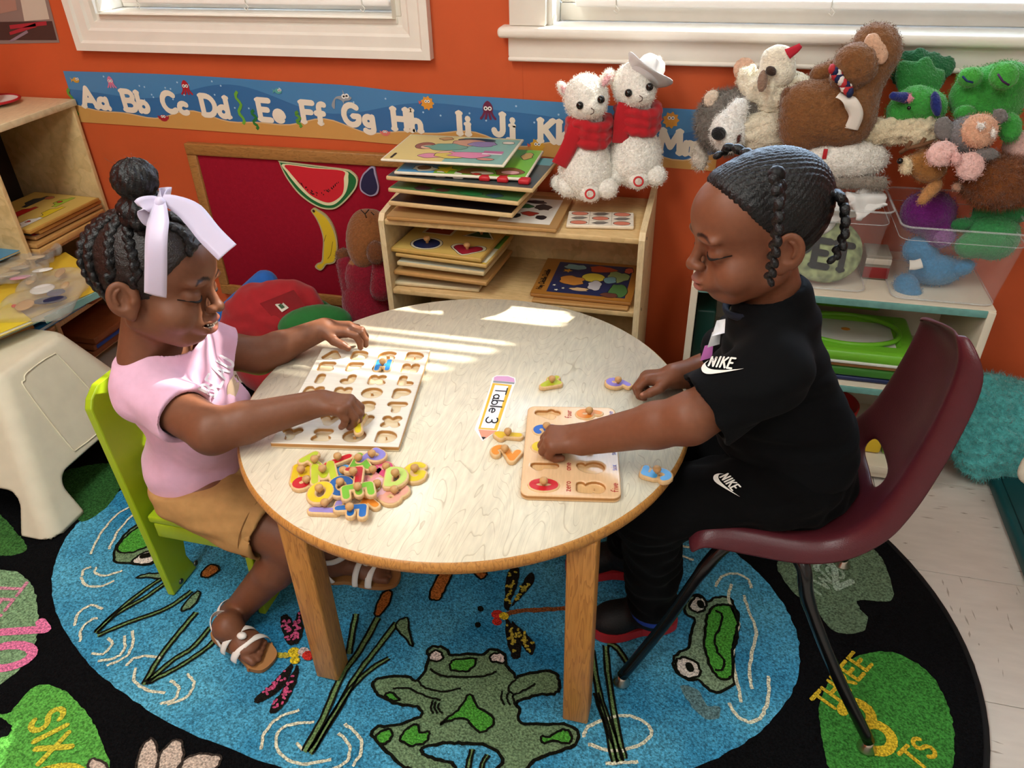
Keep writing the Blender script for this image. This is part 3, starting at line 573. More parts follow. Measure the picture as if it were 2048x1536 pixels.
pad([(-60,1300),(30,1310),(70,1270),(130,1205),(200,1190),(270,1215),(350,1290),(400,1370),(440,1470),(460,1540),(400,1620),(200,1700),(0,1700),(-100,1560),(-60,1440),(30,1400),(50,1370),(25,1340)],'#5AA646',c6,[('SIX',.052,.010,(125,1340),math.radians(-40),'#CBC23F'),('6',.115,.022,(45,1600),math.radians(-50),'#D2C23C')])
pad([(-60,720),(30,710),(100,735),(145,800),(160,900),(150,1000),(110,1090),(40,1160),(-60,1210),(-120,1100),(-120,850)],'#7DA077',c6,[('TEN',.05,.008,(20,760),math.radians(-80),'#D08AA0'),('10',.10,.019,(5,930),math.radians(-72),'#E27BA5')])
pad([(270,300),(330,280),(420,265),(490,270),(515,300),(500,370),(450,440),(390,490),(330,505),(280,430),(265,350)],'#2E5A2B',c6,[])
pad([(-80,480),(0,480),(60,540),(110,610),(90,640),(0,650),(-80,640)],'#3F6E35',c6,[])
fl_ = None
for q in ([(370,1540),(380,1500),(430,1515),(460,1560),(400,1600)],[(570,1560),(580,1480),(620,1420),(650,1430),(665,1500),(640,1570)],[(650,1570),(670,1480),(720,1425),(760,1430),(765,1500),(730,1570)],[(720,1575),(790,1490),(870,1480),(925,1490),(900,1540),(830,1590)]): rp('lotus_petal',q,'#C7B5A6',2,'#3A332E',.004,conv=c6)
rp('spill_stain',[(480,960),(560,980),(600,1050),(660,1060),(650,1110),(590,1110),(520,1040)],'#5F7F82',1.5,None,conv=c2)
# ================================================================ table
M_lam = grainmat('maple_laminate','#E6DCC4','#BFB094',scale=(4.6,.9,1),freq=11,width=.11,rough=.30,amount=.8,ns=4.5,gd=1.2)
M_oak = grainmat('oak','#C58B46','#976230',scale=(14,14,1.2),freq=4,width=.5,rough=.4,amount=.7)
M_oakh = grainmat('oak_flat','#A9763E','#7E5326',scale=(3,14,14),freq=4,width=.5,rough=.45,amount=.6)
M_birch = grainmat('birch_ply','#D9B883','#C39F68',scale=(2,12,2),freq=3,width=.6,rough=.45,amount=.6)
M_birchl = grainmat('birch_light','#E4CDA2','#D2B585',scale=(10,2,2),freq=3,width=.6,rough=.45,amount=.5)
M_plyedge = mat('ply_edge','#D8BC8A',.6,var=.25,vscale=60,stretch=(1,1,14))
TC=(-.377,1.061); TR=.389; TZ=.47
tb = empty('round_table',(TC[0],TC[1],0),'low round wooden table with pale wood-grain top and square legs','table')
MB().lathe([(TR-.004,TZ-.0235),(TR,TZ-.021),(TR+.003,TZ-.011),(TR,TZ-.002),(TR-.003,TZ-.0004)],(*TC,0),96).build('edge_band',M_oak,tb)
MB().lathe([(TR-.002,TZ-.002),(TR-.0025,TZ)],(*TC,0),96).build('table_top',M_lam,tb)
LEGS=[(-.600,.763),(-.141,.785),(-.600,1.318),(-.141,1.318)]
for x,y in LEGS: bx('leg',(x,y,.0135),(x+.044,y+.045,TZ-.022),M_oak,tb,.003)
for x0,y0,x1,y1 in ((-.58,.795,-.12,.813),(-.58,1.325,-.12,1.343)): bx('apron',(x0,y0,TZ-.062),(x1,y1,TZ-.022),M_oak,tb,.002)
# ================================================================ maroon shell chair
M_maroon = mat('maroon_plastic','#4F1D24',.33,var=.06,vscale=30,bump=.35,bscale=500,spec=.5,bdist=.0008)
M_blk = mat('black_enamel','#0D0D0E',.22,spec=.6); M_chrome = mat('chrome_glide','#C9C2B4',.25,metal=1)
sc_ = empty('school_chair',(.16,1.065,0),'maroon moulded plastic chair on black tube legs under the child in black','chair')
rows=[((.028,.352),(-.45,.9)),((.045,.378),(-.2,1)),((.08,.390),(0,1)),((.14,.386),(0,1)),((.20,.380),(-.1,1)),((.250,.393),(-.5,.85)),((.284,.434),(-.84,.5)),((.295,.462),(-.93,.35)),((.308,.50),(-.97,.25)),((.322,.57),(-.98,.18)),((.332,.64),(-.99,.13)),((.336,.695),(-1,.08)),((.334,.722),(-1,.05)),((.330,.735),(-.9,-.3))]
us=[0,.035,.09,.16,.26,.38,.5,.62,.74,.84,.91,.965,1]; dep=[-.034,-.008,.0,-.009,-.018,-.024,-.026,-.024,-.018,-.009,0,-.008,-.034]
V=[];F=[]; nr=len(rows); nu=len(us)
for i,((x,z),n) in enumerate(rows):
    n=np.array([n[0],0,n[1]],float); n/=np.linalg.norm(n); t=i/(nr-1); yn=.905+.05*t**2; yf=1.225-.05*t**2; drop=.075*max(0,(t-.5)/.5)
    if i==nr-1: yn+=.02; yf-=.02
    fl_=.6 if i in (0,1) else (.35 if i==nr-1 else .6 if i==nr-2 else 1)
    for u,d in zip(us,dep):
        y=yn+(yf-yn)*u; V.append(np.array([x,y,z-drop*u*(1 if t>.5 else 0)])+n*d*fl_)
for i in range(nr-1):
    for j in range(nu-1):
        if i==6 and 5<=j<=7: continue
        F.append((i*nu+j,(i+1)*nu+j,(i+1)*nu+j+1,i*nu+j+1))
sh=link('seat_shell',mesh('seat_shell',V,F,True),M_maroon,sc_)
md=sh.modifiers.new('thick','SOLIDIFY'); md.thickness=.006; md.offset=-1
md=sh.modifiers.new('sub','SUBSURF'); md.levels=2; md.render_levels=2
def chleg(pts):
    m_=MB().tube(smoothpts(pts,6),[.0125]*7+[.0115]*6+[.010]*(6*(len(pts)-1)+1-13),12); l=m_.build('leg',M_blk,sc_); e=np.array(pts[-1])
    MB().lathe([(.016,.0),(.0155,.003),(.009,.012),(.007,.020)],(e[0],e[1],.0115),16).build('glide',M_chrome,l)
for s in (-1,1):
    q=lambda y:1.065+s*(y-1.065)*-1 if s>0 else y
    chleg([(.17,q(.985),.352),(.10,q(.94),.348),(.062,q(.922),.295),(.01,q(.905),.16),(-.051,q(.885),.03)])
    chleg([(.16,q(.985),.345),(.205,q(.925),.342),(.225,q(.905),.28),(.285,q(.883),.16),(.363,q(.855),.03)])
# ================================================================ green chair
M_green = mat('lime_lacquer','#9DB81E',.35,spec=.4); M_bolt = mat('steel_bolt','#6B6B62',.35,metal=1)
gc = empty('small_chair',(-.90,.97,0),'lime green flat-board chair under the child in the pink shirt','chair')
def board(P,th,name,R,t):                                          # outline in (u across, v up)
    m_=MB().prism(P,-th/2,th/2,R,t); o=m_.build(name,M_green,gc); md=o.modifiers.new('bev','BEVEL'); md.width=.003; md.segments=2; return o
# back board stands on the floor, cut out below into two legs, leans back a little
lean=math.radians(-5); Rb=np.array([[0,-math.sin(-lean),math.cos(-lean)],[1,0,0],[0,math.cos(-lean),math.sin(-lean)]])
Pb=[(-.1,.011),(-.018,.011),(-.03,.06),(-.012,.12),(.03,.145),(.10,.145),(.142,.12),(.16,.06),(.148,.011),(.23,.011),(.215,.25),(.205,.47),(.18,.50),(-.05,.50),(-.075,.485),(-.085,.47)]
bk=board(Pb,.016,'backrest',Rb,(-.985,.972,0))
Pf=[(-.1,.011),(-.02,.011),(-.03,.08),(0,.12),(.13,.12),(.16,.08),(.15,.011),(.23,.011),(.22,.205),(-.09,.205)]
Rf=np.array([[0,0,1.],[1,0,0],[0,1,0]]); board(Pf,.016,'front_leg_board',Rf,(-.775,.972,0))
bx('seat',(-.985,.885,.205),(-.755,1.19,.222),M_green,gc,.004)
for y in (.893,1.182): bx('side_rail',(-.975,y-.008,.17),(-.76,y+.008,.205),M_green,gc,.002)
for y in (.893,.945): MB().lathe([(.0065,0),(.0065,.002),(.004,.004)],(-.970,y,.035),10,R=np.array([[0,0,1.],[0,1,0],[-1,0,0]])).build('bolt',M_bolt,gc)
# ================================================================ plywood shelf under the window
ws = empty('plywood_shelf',(-.44,1.735,0),'birch plywood shelf unit full of puzzles under the alphabet strip','shelf')
SX0,SX1,SF,SB=-.757,-.127,1.60,1.862
for x in (SX0,SX1-.014):
    P=[(SF,.011),(SB,.011),(SB,.60),(SB-.03,.60),(SF+.05,.584),(SF+.012,.580),(SF,.565)]
    MB().prism(P,0,.014,np.array([[0,0,1.],[1,0,0],[0,1,0]]),(x,0,0)).build('side_panel',M_birchl,ws)
for z in (.567,.384,.06): bx('shelf_board',(SX0+.014,SF+.004,z-.013),(SX1-.014,SB,z),M_birch,ws,.002)
bx('back_panel',(SX0+.014,SB-.008,.05),(SX1-.014,SB-.001,.56),M_birch,ws,.001)
for y,z in ((1.64,.555),(1.64,.376)): MB().lathe([(.004,0),(.004,.001)],(SX1,y,z),8,R=np.array([[0,0,1.],[0,1,0],[-1,0,0]])).build('screw',M_bolt,ws)
# ================================================================ white shelf
M_cream = mat('cream_melamine','#D8CDB8',.5,var=.04,vscale=12); M_teal = mat('teal_edge','#6FA39B',.6,var=.15,vscale=60); M_greenin = mat('dark_green_panel','#12352C',.6)
wh = empty('white_shelf',(.29,1.72,0),'cream shelf unit with teal-edged boards below the bins of soft toys','shelf')
HX0,HX1,HF,HB=-.017,.594,1.584,1.862
for x in (HX0,HX1-.016): bx('side_panel',(x,HF,.0115 if x<0 else .001),(x+.016,HB,.475),M_cream,wh,.002)
for z in (.478,.262,.045):
    s_=bx('shelf_board',(HX0+.016 if z<.4 else HX0,HF+.004,z-.016),(HX1-.016 if z<.4 else HX1,HB,z),M_cream,wh,.002)
    bx('teal_edging',(HX0+.016,HF,z-.0165),(HX1-.016,HF+.004,z-.001),M_teal if z>.1 else M_cream,s_,.001)
bx('back_panel',(HX0+.016,HB-.006,.02),(HX1-.016,HB-.001,.46),M_cream,wh,.001)
bx('kick_board',(HX0+.016,HF+.006,.0115),(HX1-.016,HF+.018,.030),M_cream,wh,.001)
# ================================================================ cabinet along the left wall
lc = empty('puzzle_cabinet',(-1.90,1.40,0),'open plywood cabinet of puzzles against the wall in the left corner','cabinet')
CX0,CX1=-2.055,-1.762
bx('top_board',(CX0,.62,.728),(CX1+.006,1.862,.746),M_birchl,lc,.002)
for y in (1.846,1.530,1.2,.62): bx('side_panel',(CX0,y,.001),(CX1,y+.014,.728),M_birch,lc,.002)
for z in (.405,.20,.05):
    for ya,yb in ((1.544,1.846),(1.214,1.530),(.634,1.2)): bx('shelf_board',(CX0,ya,z-.014),(CX1-.004,yb,z),M_birch,lc,.002)
bx('back_panel',(CX0,.634,.05),(CX0+.006,1.846,.728),mat('cabinet_back','#2A2019',.7),lc,.001)
# ================================================================ felt board
M_felt = mat('maroon_felt','#981A2C',.95,var=.06,vscale=90,bump=.2,bscale=500,spec=.05)
fb = empty('felt_board',(-1.1,YW-.01,.19),'maroon felt board in an oak frame hung on the orange wall','board')
BX0,BX1,BZ0,BZ1=-1.432,-.763,.178,.642; yb=YW-.022
for lo,hi in (((BX0,yb,BZ1-.032),(BX1,YW-.001,BZ1)),((BX0,yb,BZ0),(BX1,YW-.001,BZ0+.032)),((BX0,yb+.0004,BZ0+.0322),(BX0+.03,YW-.001,BZ1-.0322)),((BX1-.03,yb+.0004,BZ0+.0322),(BX1,YW-.001,BZ1-.0322))): bx('frame_rail',lo,hi,M_oakh,fb,.003)
bx('felt',(BX0+.02,YW-.014,BZ0+.02),(BX1-.02,YW-.002,BZ1-.02),M_felt,fb,.001)
YB = YW-.0145
def cutout(name,layers,label,cat,group=None):
    """flat painted wooden shape leaning on the felt; layers of (pixels, colour, depth)"""
    root=None
    for i,(nm,px,col,d) in enumerate(layers):
        P=[Yp(*p,YB)[[0,2]] for p in px]; P=smoothpts(P,4,True); a=sum(P[k][0]*P[(k+1)%len(P)][1]-P[(k+1)%len(P)][0]*P[k][1] for k in range(len(P)))
        if a<0: P=P[::-1]
        if root is None: root=empty(name,(np.mean([p[0] for p in P]),YB,min(p[1] for p in P)),label,cat,group)
        d0 = 0 if i==0 else layers[0][3]-.0004
        MB().prism([(p[0],p[1]) for p in P],d0,d,np.array([[1,0,0],[0,0,-1.],[0,1,0]]),(0,YB,0)).build(nm,plain(col,.5),root)
    return root
z3=lambda x,y:(360+x*.2213,260+y*.2213)
T3=lambda L:[z3(*p) for p in L]
wm=cutout('watermelon_cutout',[('rim',T3([(905,285),(920,278),(1200,315),(1490,350),(1560,375),(1610,430),(1605,500),(1570,560),(1500,640),(1430,695),(1370,712),(1280,700),(1180,650),(1080,570),(1000,470),(950,390)]),'#C9C79B',.006),
 ('rind',T3([(915,292),(935,290),(1210,323),(1488,358),(1555,385),(1598,435),(1592,495),(1560,550),(1490,630),(1425,682),(1370,698),(1285,688),(1190,640),(1090,560),(1010,462),(960,385)]),'#1E6B37',.0064),
 ('pith',T3([(940,300),(1210,330),(1500,362),(1530,420),(1525,500),(1500,570),(1440,640),(1380,672),(1300,665),(1200,615),(1110,540),(1030,450),(975,375)]),'#E8E2B4',.0068),
 ('flesh',T3([(965,308),(1210,338),(1480,362),(1490,430),(1490,520),(1470,580),(1410,630),(1350,648),(1280,630),(1190,580),(1110,500),(1050,430),(1000,370)]),'#D02331',.0072)],'red watermelon slice cutout on the maroon felt board','cutout','fruit cutouts on the felt board')
seeds=MB()
for i in range(46):
    t=random.random(); zx=1070+t*375; zy=425+150*math.sin(pi*(t*.88+.04))*random.uniform(.80,1.08); p=Yp(*z3(zx,min(zy,590)),YB)
    seeds.ball((p[0],YB-.0073,p[2]),(.0013,.0008,.0026),6)
so=seeds.build('seeds',plain('#1A0D0B',.4),wm); so['kind']='stuff'
cutout('fig_cutout',[('rim',T3([(1690,360),(1730,325),(1765,330),(1775,370),(1790,440),(1805,510),(1790,570),(1740,592),(1690,580),(1640,540),(1632,470),(1655,400)]),'#A59BB4',.006),('skin',T3([(1700,370),(1735,340),(1755,345),(1762,390),(1780,450),(1792,510),(1775,560),(1735,580),(1695,568),(1650,530),(1645,470),(1668,405)]),'#252449',.0066)],'dark purple fig cutout at the right of the felt board','cutout','fruit cutouts on the felt board')
bn=cutout('banana_cutout',[('rim',T3([(1192,720),(1215,700),(1250,715),(1330,770),(1390,860),(1425,970),(1432,1080),(1415,1180),(1370,1205),(1330,1210),(1300,1250),(1270,1262),(1230,1235),(1240,1205),(1285,1180),(1295,1100),(1300,980),(1275,880),(1240,800),(1205,745)]),'#B9AC7D',.006),('peel',T3([(1205,722),(1225,712),(1250,728),(1322,782),(1378,868),(1412,972),(1420,1080),(1402,1170),(1365,1192),(1322,1200),(1292,1240),(1268,1248),(1245,1228),(1255,1210),(1300,1188),(1308,1100),(1312,980),(1288,880),(1250,795),(1215,745)]),'#DDBE2A',.0066)],'yellow banana cutout on the maroon felt board','cutout','fruit cutouts on the felt board')
MB().ball((*Yp(*z3(1218,725),YB)[[0]],YB-.0066,Yp(*z3(1218,725),YB)[2]),(.0045,.001,.0045),8).build('stem_end',plain('#2C2414',.6),bn)
for a,c_ in (((1330,940),(1310,1000)),((1390,1000),(1370,1120)),((1370,1120),(1345,1155))):
    p,q=Yp(*z3(*a),YB),Yp(*z3(*c_),YB); MB().tube([(p[0],YB-.0066,p[2]),(q[0],YB-.0066,q[2])],.0007,5).build('peel_line',plain('#4A3D12',.6),bn)
# ================================================================ the two children
SKIN_G='#754A34'; SKIN_B='#7A4B34'
M_skin = mat('skin', '#8A5238', .46, attr=True, var=.05, vscale=120, bump=.08, bscale=900, spec=.35, bdist=.0004)
M_lash = mat('lash','#120B08',.6); M_teeth = mat('teeth','#EDE6DA',.25)
M_hair = mat('black_hair','#0E0C0C',.42,attr=True,bump=.6,bscale=420,spec=.5,stretch=(1,1,1),bdist=.002,var=.3,vscale=300)
def headM(pos, yaw, pitch, roll, s):
    R = rotm(math.radians(yaw),math.radians(pitch),math.radians(roll)); t = np.array(pos,float)
    X = lambda p: R@(np.array(p,float)*s)+t
    return R,t,s,X
def head(S, H, smile=False):
    R,t,s,X = H
    E = lambda c,r,rot=None: ell(X(c),np.array([r]*3 if np.isscalar(r) else r)*s, R if rot is None else R@_R(rot))
    C = lambda a,b,ra,rb: cone(X(a),X(b),ra*s,rb*s)
    S.add(E((-.018,0,.032),(.088,.072,.078)),.01)
    S.add(E((.034,0,.034),(.058,.060,.057)),.02); S.add(E((.018,0,-.036),(.059,.057,.057)),.02)
    for q in (-1,1):
        S.add(E((.043,q*.035,-.046 if not smile else -.041),(.032,.028,.028)),.015)
        S.add(C((-.012,q*.046,-.052),(.042,q*.018,-.084),.018,.015),.02)
        S.add(E((.076,q*.028,.014),(.012,.022,.007)),.012)
    S.add(E((.052,0,-.082),(.022,.023,.015)),.015)
    for q in (-1,1):
        S.sub(E((.097,q*.030,-.006),(.015,.019,.0095)),.014)
        S.add(E((.0670,q*.0305,-.0085),(.0140,.0165,.0135)),.006); S.sub(E((.0890,q*.0305,-.0150),(.008,.014,.0010)),.002)
    S.add(C((.082,0,.002),(.095,0,-.027),.0055,.0085),.012); S.add(E((.0965,0,-.030),(.0095,.0105,.0085)),.006)
    for q in (-1,1): S.add(E((.090,q*.0105,-.032),(.009,.0068,.0065)),.004); S.sub(E((.094,q*.0062,-.0385),(.0042,.0032,.0030)),.002)
    S.add(E((.074,0,-.058),(.020,.029,.019)),.012)
    if smile:
        S.add(E((.086,0,-.0520),(.0085,.021,.0045)),.004); S.add(E((.083,0,-.0705),(.0090,.0185,.0055)),.005)
        S.sub(E((.088,0,-.0605),(.018,.0195,.0062)),.002)
        for q in (-1,1): S.sub(E((.076,q*.0175,-.0575),(.014,.0085,.0042)),.002)
    else:
        S.add(E((.0895,0,-.0550),(.0095,.0180,.0055)),.004); S.add(E((.0870,0,-.0668),(.0100,.0165,.0066)),.004)
        S.sub(E((.102,0,-.0607),(.014,.024,.0013)),.002)
    for q in (-1,1):
        er=(-q*26,-12,0)
        S.add(E((-.018,q*.0790,-.010),(.0210,.0070,.0285),er),.004); S.add(E((-.008,q*.0725,-.035),(.009,.006,.010)),.006); S.add(E((-.004,q*.0700,-.012),(.010,.008,.020)),.006)
        S.sub(E((-.0150,q*.0862,-.007),(.0140,.0080,.0200),er),.0025); S.add(E((-.001,q*.0755,-.014),(.0045,.0045,.0065)),.003)
        for a0 in range(5):
            f_=lambda a:X((-.016-.0085*math.cos(a),q*(.0815+.003*math.cos(a)),-.006+.0125*math.sin(a))); S.add(cone(f_(-1.0+a0*.45),f_(-.55+a0*.45),.0022*s,.0022*s),.002)
    S.add(C((-.020,0,-.045),(-.034,0,-.135),.036,.040),.02)
def headcolors(H, lip, smile=False, S=None):
    R,t,s,X = H; E = lambda c,r,rot=None: ell(X(c),np.array(r)*s, R if rot is None else R@_R(rot)); out=[]
    for q in (-1,1):
        pts=[(.11,q*.011,.0165),(.11,q*.018,.0205),(.11,q*.027,.0225),(.11,q*.037,.0205),(.11,q*.046,.0150)]; pts=S.marchn([X(p) for p in pts],R@np.array((-1.,0,0)),.12)
        for i in range(4): out.append(('#2A1710',cone(pts[i],pts[i+1],[.0020,.0027,.0028,.0022][i]*s,[.0027,.0028,.0022,.0010][i]*s)))
    if smile:
        out.append(('#4A1916',E((.078,0,-.0605),(.0215,.024,.0060)))); out += [(lip,E((.090,0,-.0520),(.0085,.0190,.0040))),(lip,E((.0870,0,-.0705),(.0085,.0170,.0048)))]
    else: out += [(lip,E((.092,0,-.0555),(.009,.0170,.0045))),(lip,E((.090,0,-.0668),(.010,.0160,.0055)))]
    return out
def lashes(H, S, parent, opened=0):
    R,t,s,X = H
    for q in (-1,1):
        d=R@np.array([-1,0,0.]); A=np.linspace(-1,1,11); P=list(S.marchn([X((.110,q*(.0315+.0165*a),-.0145+.0045*a*a)) for a in A],d,.07)-d*.0004)
        MB().tube(P,[.0006+.0017*s*math.sin(pi*(k+.6)/11.2) for k in range(11)],6).build('eyelash',M_lash,parent)
def hand(S, W, F, N, T, bends, thumb, sc=1.0, spread=.12, names=None):
    """palm and five fingers; F to the fingers, N out of the back of the hand, T to the thumb side"""
    F=np.array(F,float);F/=np.linalg.norm(F);N=np.array(N,float);N=N-F*(N@F);N/=np.linalg.norm(N);T0=np.cross(N,F);T=T0*np.sign(T0@np.array(T,float))
    W=np.array(W,float); R=np.stack([F,T,N],1)
    S.add(rbx(W+F*.027*sc,np.array((.031,.0235,.0115))*sc,.0105*sc,R),.012); S.add(ell(W+F*.018*sc+T*.016*sc-N*.004*sc,np.array((.020,.012,.012))*sc,R),.008)
    L=[(.0215,.0145,.0115),(.0235,.016,.012),(.022,.015,.0115),(.0175,.0115,.010)]; tips=[]
    for i in range(4):
        off=(1.5-i)*.0118*sc; B=W+F*(.052-(.004 if i in (0,) else .007 if i==3 else 0))*sc+T*off+N*.001; a=0; p=B; pts=[W+F*.038*sc+T*off*.9,B]; ang=(1.5-i)*spread; Fs=F*math.cos(ang)+T*math.sin(ang)
        for j in range(3):
            a+=math.radians(bends[i][j]); d=Fs*math.cos(a)-N*math.sin(a); p=p+d*L[i][j]*sc; pts.append(p)
        r=[.0085,.0082,.0074,.0068,.0058] if i<3 else [.0078,.0074,.0066,.006,.0052]
        for j in range(4): S.add(cone(pts[j],pts[j+1],r[j]*sc,r[j+1]*sc),.0045 if j==0 else .0018)
        tips.append((pts[-1],pts[-1]-pts[-2]))
    p=W+F*.012*sc+T*.019*sc-N*.004*sc; pts=[p]
    for (f,tt,n),l in zip(thumb,(.022,.0185,.0135)): d=F*f+T*tt+N*n; d/=np.linalg.norm(d); p=p+d*l*sc; pts.append(p)
    for j in range(3): S.add(cone(pts[j],pts[j+1],[.0105,.0092,.0080][j]*sc,[.0092,.0080,.0064][j]*sc),.005 if j==0 else .002)
    tips.append((pts[-1],pts[-1]-pts[-2])); return tips
def arm(S, sh, el, wr, r=(.037,.034,.031,.022)):
    sh,el,wr=[np.array(q,float) for q in (sh,el,wr)]
    S.add(cone(sh,el,r[0],r[1]),.012); m=el+(wr-el)*.3; S.add(cone(el,m,r[1],r[2]),.012); S.add(cone(m,wr,r[2],r[3]),.012)
def foot(S, ank, heel, toe, w=.026, up=.05):
    ank,heel,toe=[np.array(q,float) for q in (ank,heel,toe)]; F=toe-heel; L=np.linalg.norm(F); F/=L; U=np.array([0,0,1.]); T=np.cross(U,F)
    S.add(ell(heel+F*.024+U*.026,(.026,.022,.024),np.stack([F,T,U],1)),.015); S.add(cone(heel+F*.03+U*.032,heel+F*(L-.045)+U*.018,.022,.017),.015)
    S.add(ell(heel+F*(L-.05)+U*.018,(.032,.029,.014),np.stack([F,T,U],1)),.012); S.add(cone(ank,heel+F*.03+U*.036,.026,.024),.015)
    for i in range(5):
        o=(i-2)*.0105; b=heel+F*(L-.03-abs(i-1)*.0025)+T*o+U*.013; S.add(cone(b,b+F*(.020-abs(i-1)*.002)-U*.002,.0075 if i!=0 else .0085,.0065 if i!=0 else .008),.003)
# ---------------------------------------------------------------- child in the pink shirt
gH = headM((-.856,.956,.704),10,7,-11,1.02)
g = empty('person',(-.90,.965,.222),'child in a pink short-sleeved shirt and khaki shorts reaching over the letter puzzle','person')
GS = SDF(); head(GS,gH,True)
PEL=np.array((-.905,.968,.285)); CHE=np.array((-.878,.966,.455)); NB=np.array((-.886,.963,.560))
shR=np.array((-.885,.890,.525)); shL=np.array((-.868,1.040,.528)); elR=Yp(425,862,.832); wrR=Zp(640,806,.528); elL=Yp(518,712,1.09); wrL=Zp(648,657,.515)
pass
GS.add(ell(PEL,(.072,.080,.070)),.02); GS.add(cone(PEL,CHE,.068,.066),.03); GS.add(cone(shR,shL,.036,.036),.03); GS.add(cone(CHE,NB,.06,.036),.03)
arm(GS,shR,elR,wrR,(.040,.037,.033,.022)); arm(GS,shL,elL,wrL,(.038,.034,.030,.021))
knR=Yp(600,1085,.885); anR=Yp(466,1230,.850); knL=np.array((-.715,1.03,.262)); anL=np.array((-.668,1.005,.072))
hiR=np.array((-.895,.922,.270)); hiL=np.array((-.895,1.015,.270))
for h,k_,a_ in ((hiR,knR,anR),(hiL,knL,anL)):
    GS.add(cone(h,k_,.056,.046),.02); m=k_+(a_-k_)*.35; GS.add(cone(k_,m,.040,.037),.015); GS.add(cone(m,a_,.037,.0255),.012)

hR0=Zp(440,1262,.040); hR1=Zp(535,1322,.018); foot(GS,anR,hR0,hR1); hL0=np.array((-.70,.993,.02)); hL1=np.array((-.545,1.02,.02)); foot(GS,anL,hL0,hL1)
knk=Zp(708,800,.545); Fr=knk-wrR; Fr=np.array([Fr[0],Fr[1],.004])
tipR=hand(GS,wrR,Fr,(-.15,0,1),(0,1,0),[(48,52,25),(55,52,25),(60,52,25),(62,50,25)],[(.75,.35,-.55),(.85,-.05,-.55),(.8,-.15,-.6)],.98,.06)
Fl=Zp(705,662,.51)-wrL; Fl[2]=-.002
tipL=hand(GS,wrL,Fl,(0,.1,1),(0,-1,0),[(12,48,28),(10,50,30),(12,52,30),(16,50,28)],[(.7,.65,-.28),(.95,.25,-.35),(.95,.1,-.45)],.98,.1)
nail=[('#C08A74',ell(t_[0]+t_[1]/np.linalg.norm(t_[1])*.001+np.array((0,0,.004)),(.0042,.0042,.0032))) for t_ in tipR+tipL]
hl,hh=gH[3]((0,0,0))-.11,gH[3]((0,0,0))+.11; 
me = GS.mesh('body',.0042,[(hl,hh,.0019),(np.minimum(wrR,wrL)-.03,np.maximum(wrR,wrL)+.11,.0021)],headcolors(gH,'#8F5347',True,GS)+nail,2,SKIN_G)
link('body',me,M_skin,g); lashes(gH,GS,g)
R,t,s,X=gH
m_=MB()
for q in np.linspace(-1,1,8):
    p=X((.0905-.006*q*q,q*.0140,-.0578)); m_.ball(p,(.0020,.0022,.0026),8); p=X((.0865-.005*q*q,q*.0125,-.0650)); m_.ball(p,(.0020,.0021,.0022),8)
m_.build('teeth',M_teeth,g)
def wrink(amp,fr,seed=0):
    rs=np.random.RandomState(seed); K=rs.normal(size=(7,3))*np.array((1,1,1.6))*fr; ph=rs.uniform(0,6,7)
    return lambda V: amp*sum(np.sin(V@K[i]+ph[i]+1.5*np.sin(V@K[(i+3)%7]*.5)) for i in range(7))/2.2
# hair: rows of braids drawn up to a bun
def hairmesh(H, S0, off, A, n, nape, disp, cols, back=None, res=.0024, kc=.004):
    R,t,s,X=H; S=SDF(); E=lambda c,r:ell(X(c),np.array(r)*s,R)
    S.add(E((-.018,0,.032),(.088+off,.072+off,.078+off)),.01); S.add(E((.034,0,.034),(.058+off,.060+off*.8,.057+off)),.02)
    S.cut(plane(X(A),R@np.array(n,float)),kc); S.cut(plane(X(nape[0]),R@np.array(nape[1],float)),.004)
    for q in (-1,1): S.sub(E((-.012,q*.080,-.014),(.024,.018,.028)),.004)
    return S
GHs = hairmesh(gH,None,.0030,(.080,0,.074),(.80,0,-.60),((-.06,0,-.045),(-.35,0,-1)),None,None)
inv=np.linalg.inv(R)
bun=Yp(270,360,.952); base=Yp(283,415,.952)
def braid(S, P, r, k=.0015, amp=.55, step=.8):
    """plait: beads leaning left and right in turn along a path"""
    P=[np.array(p,float) for p in P]; L=[0]
    for i in range(1,len(P)): L.append(L[-1]+np.linalg.norm(P[i]-P[i-1]))
    n=max(2,int(L[-1]/(r[0]*step)))
    for i in range(n):
        s_=L[-1]*i/(n-1); j=min(max(int(np.searchsorted(L,s_)),1),len(P)-1); f=(s_-L[j-1])/(L[j]-L[j-1]+1e-9); p=P[j-1]+(P[j]-P[j-1])*f; d=P[j]-P[j-1]; d/=np.linalg.norm(d)+1e-9
        u=np.cross(d,(.3,.2,.9)); u/=np.linalg.norm(u)+1e-9; rr=r[0]+(r[1]-r[0])*i/(n-1); sg=1 if i%2 else -1
        q=d*.75+u*sg*.55; q/=np.linalg.norm(q); w_=np.cross(q,u); w_/=np.linalg.norm(w_); v_=np.cross(w_,q)
        S.add(ell(p+u*sg*rr*amp*.7,np.array((1.15,.72,.80))*rr,np.stack([q,v_,w_],1)),k)
hr=link('hair',GHs.mesh('hair',.003,(),[],1,'#1C120E',wrink(.0005,300,2)),M_hair,g)
cw=X((-.020,0,.02)); nb=13
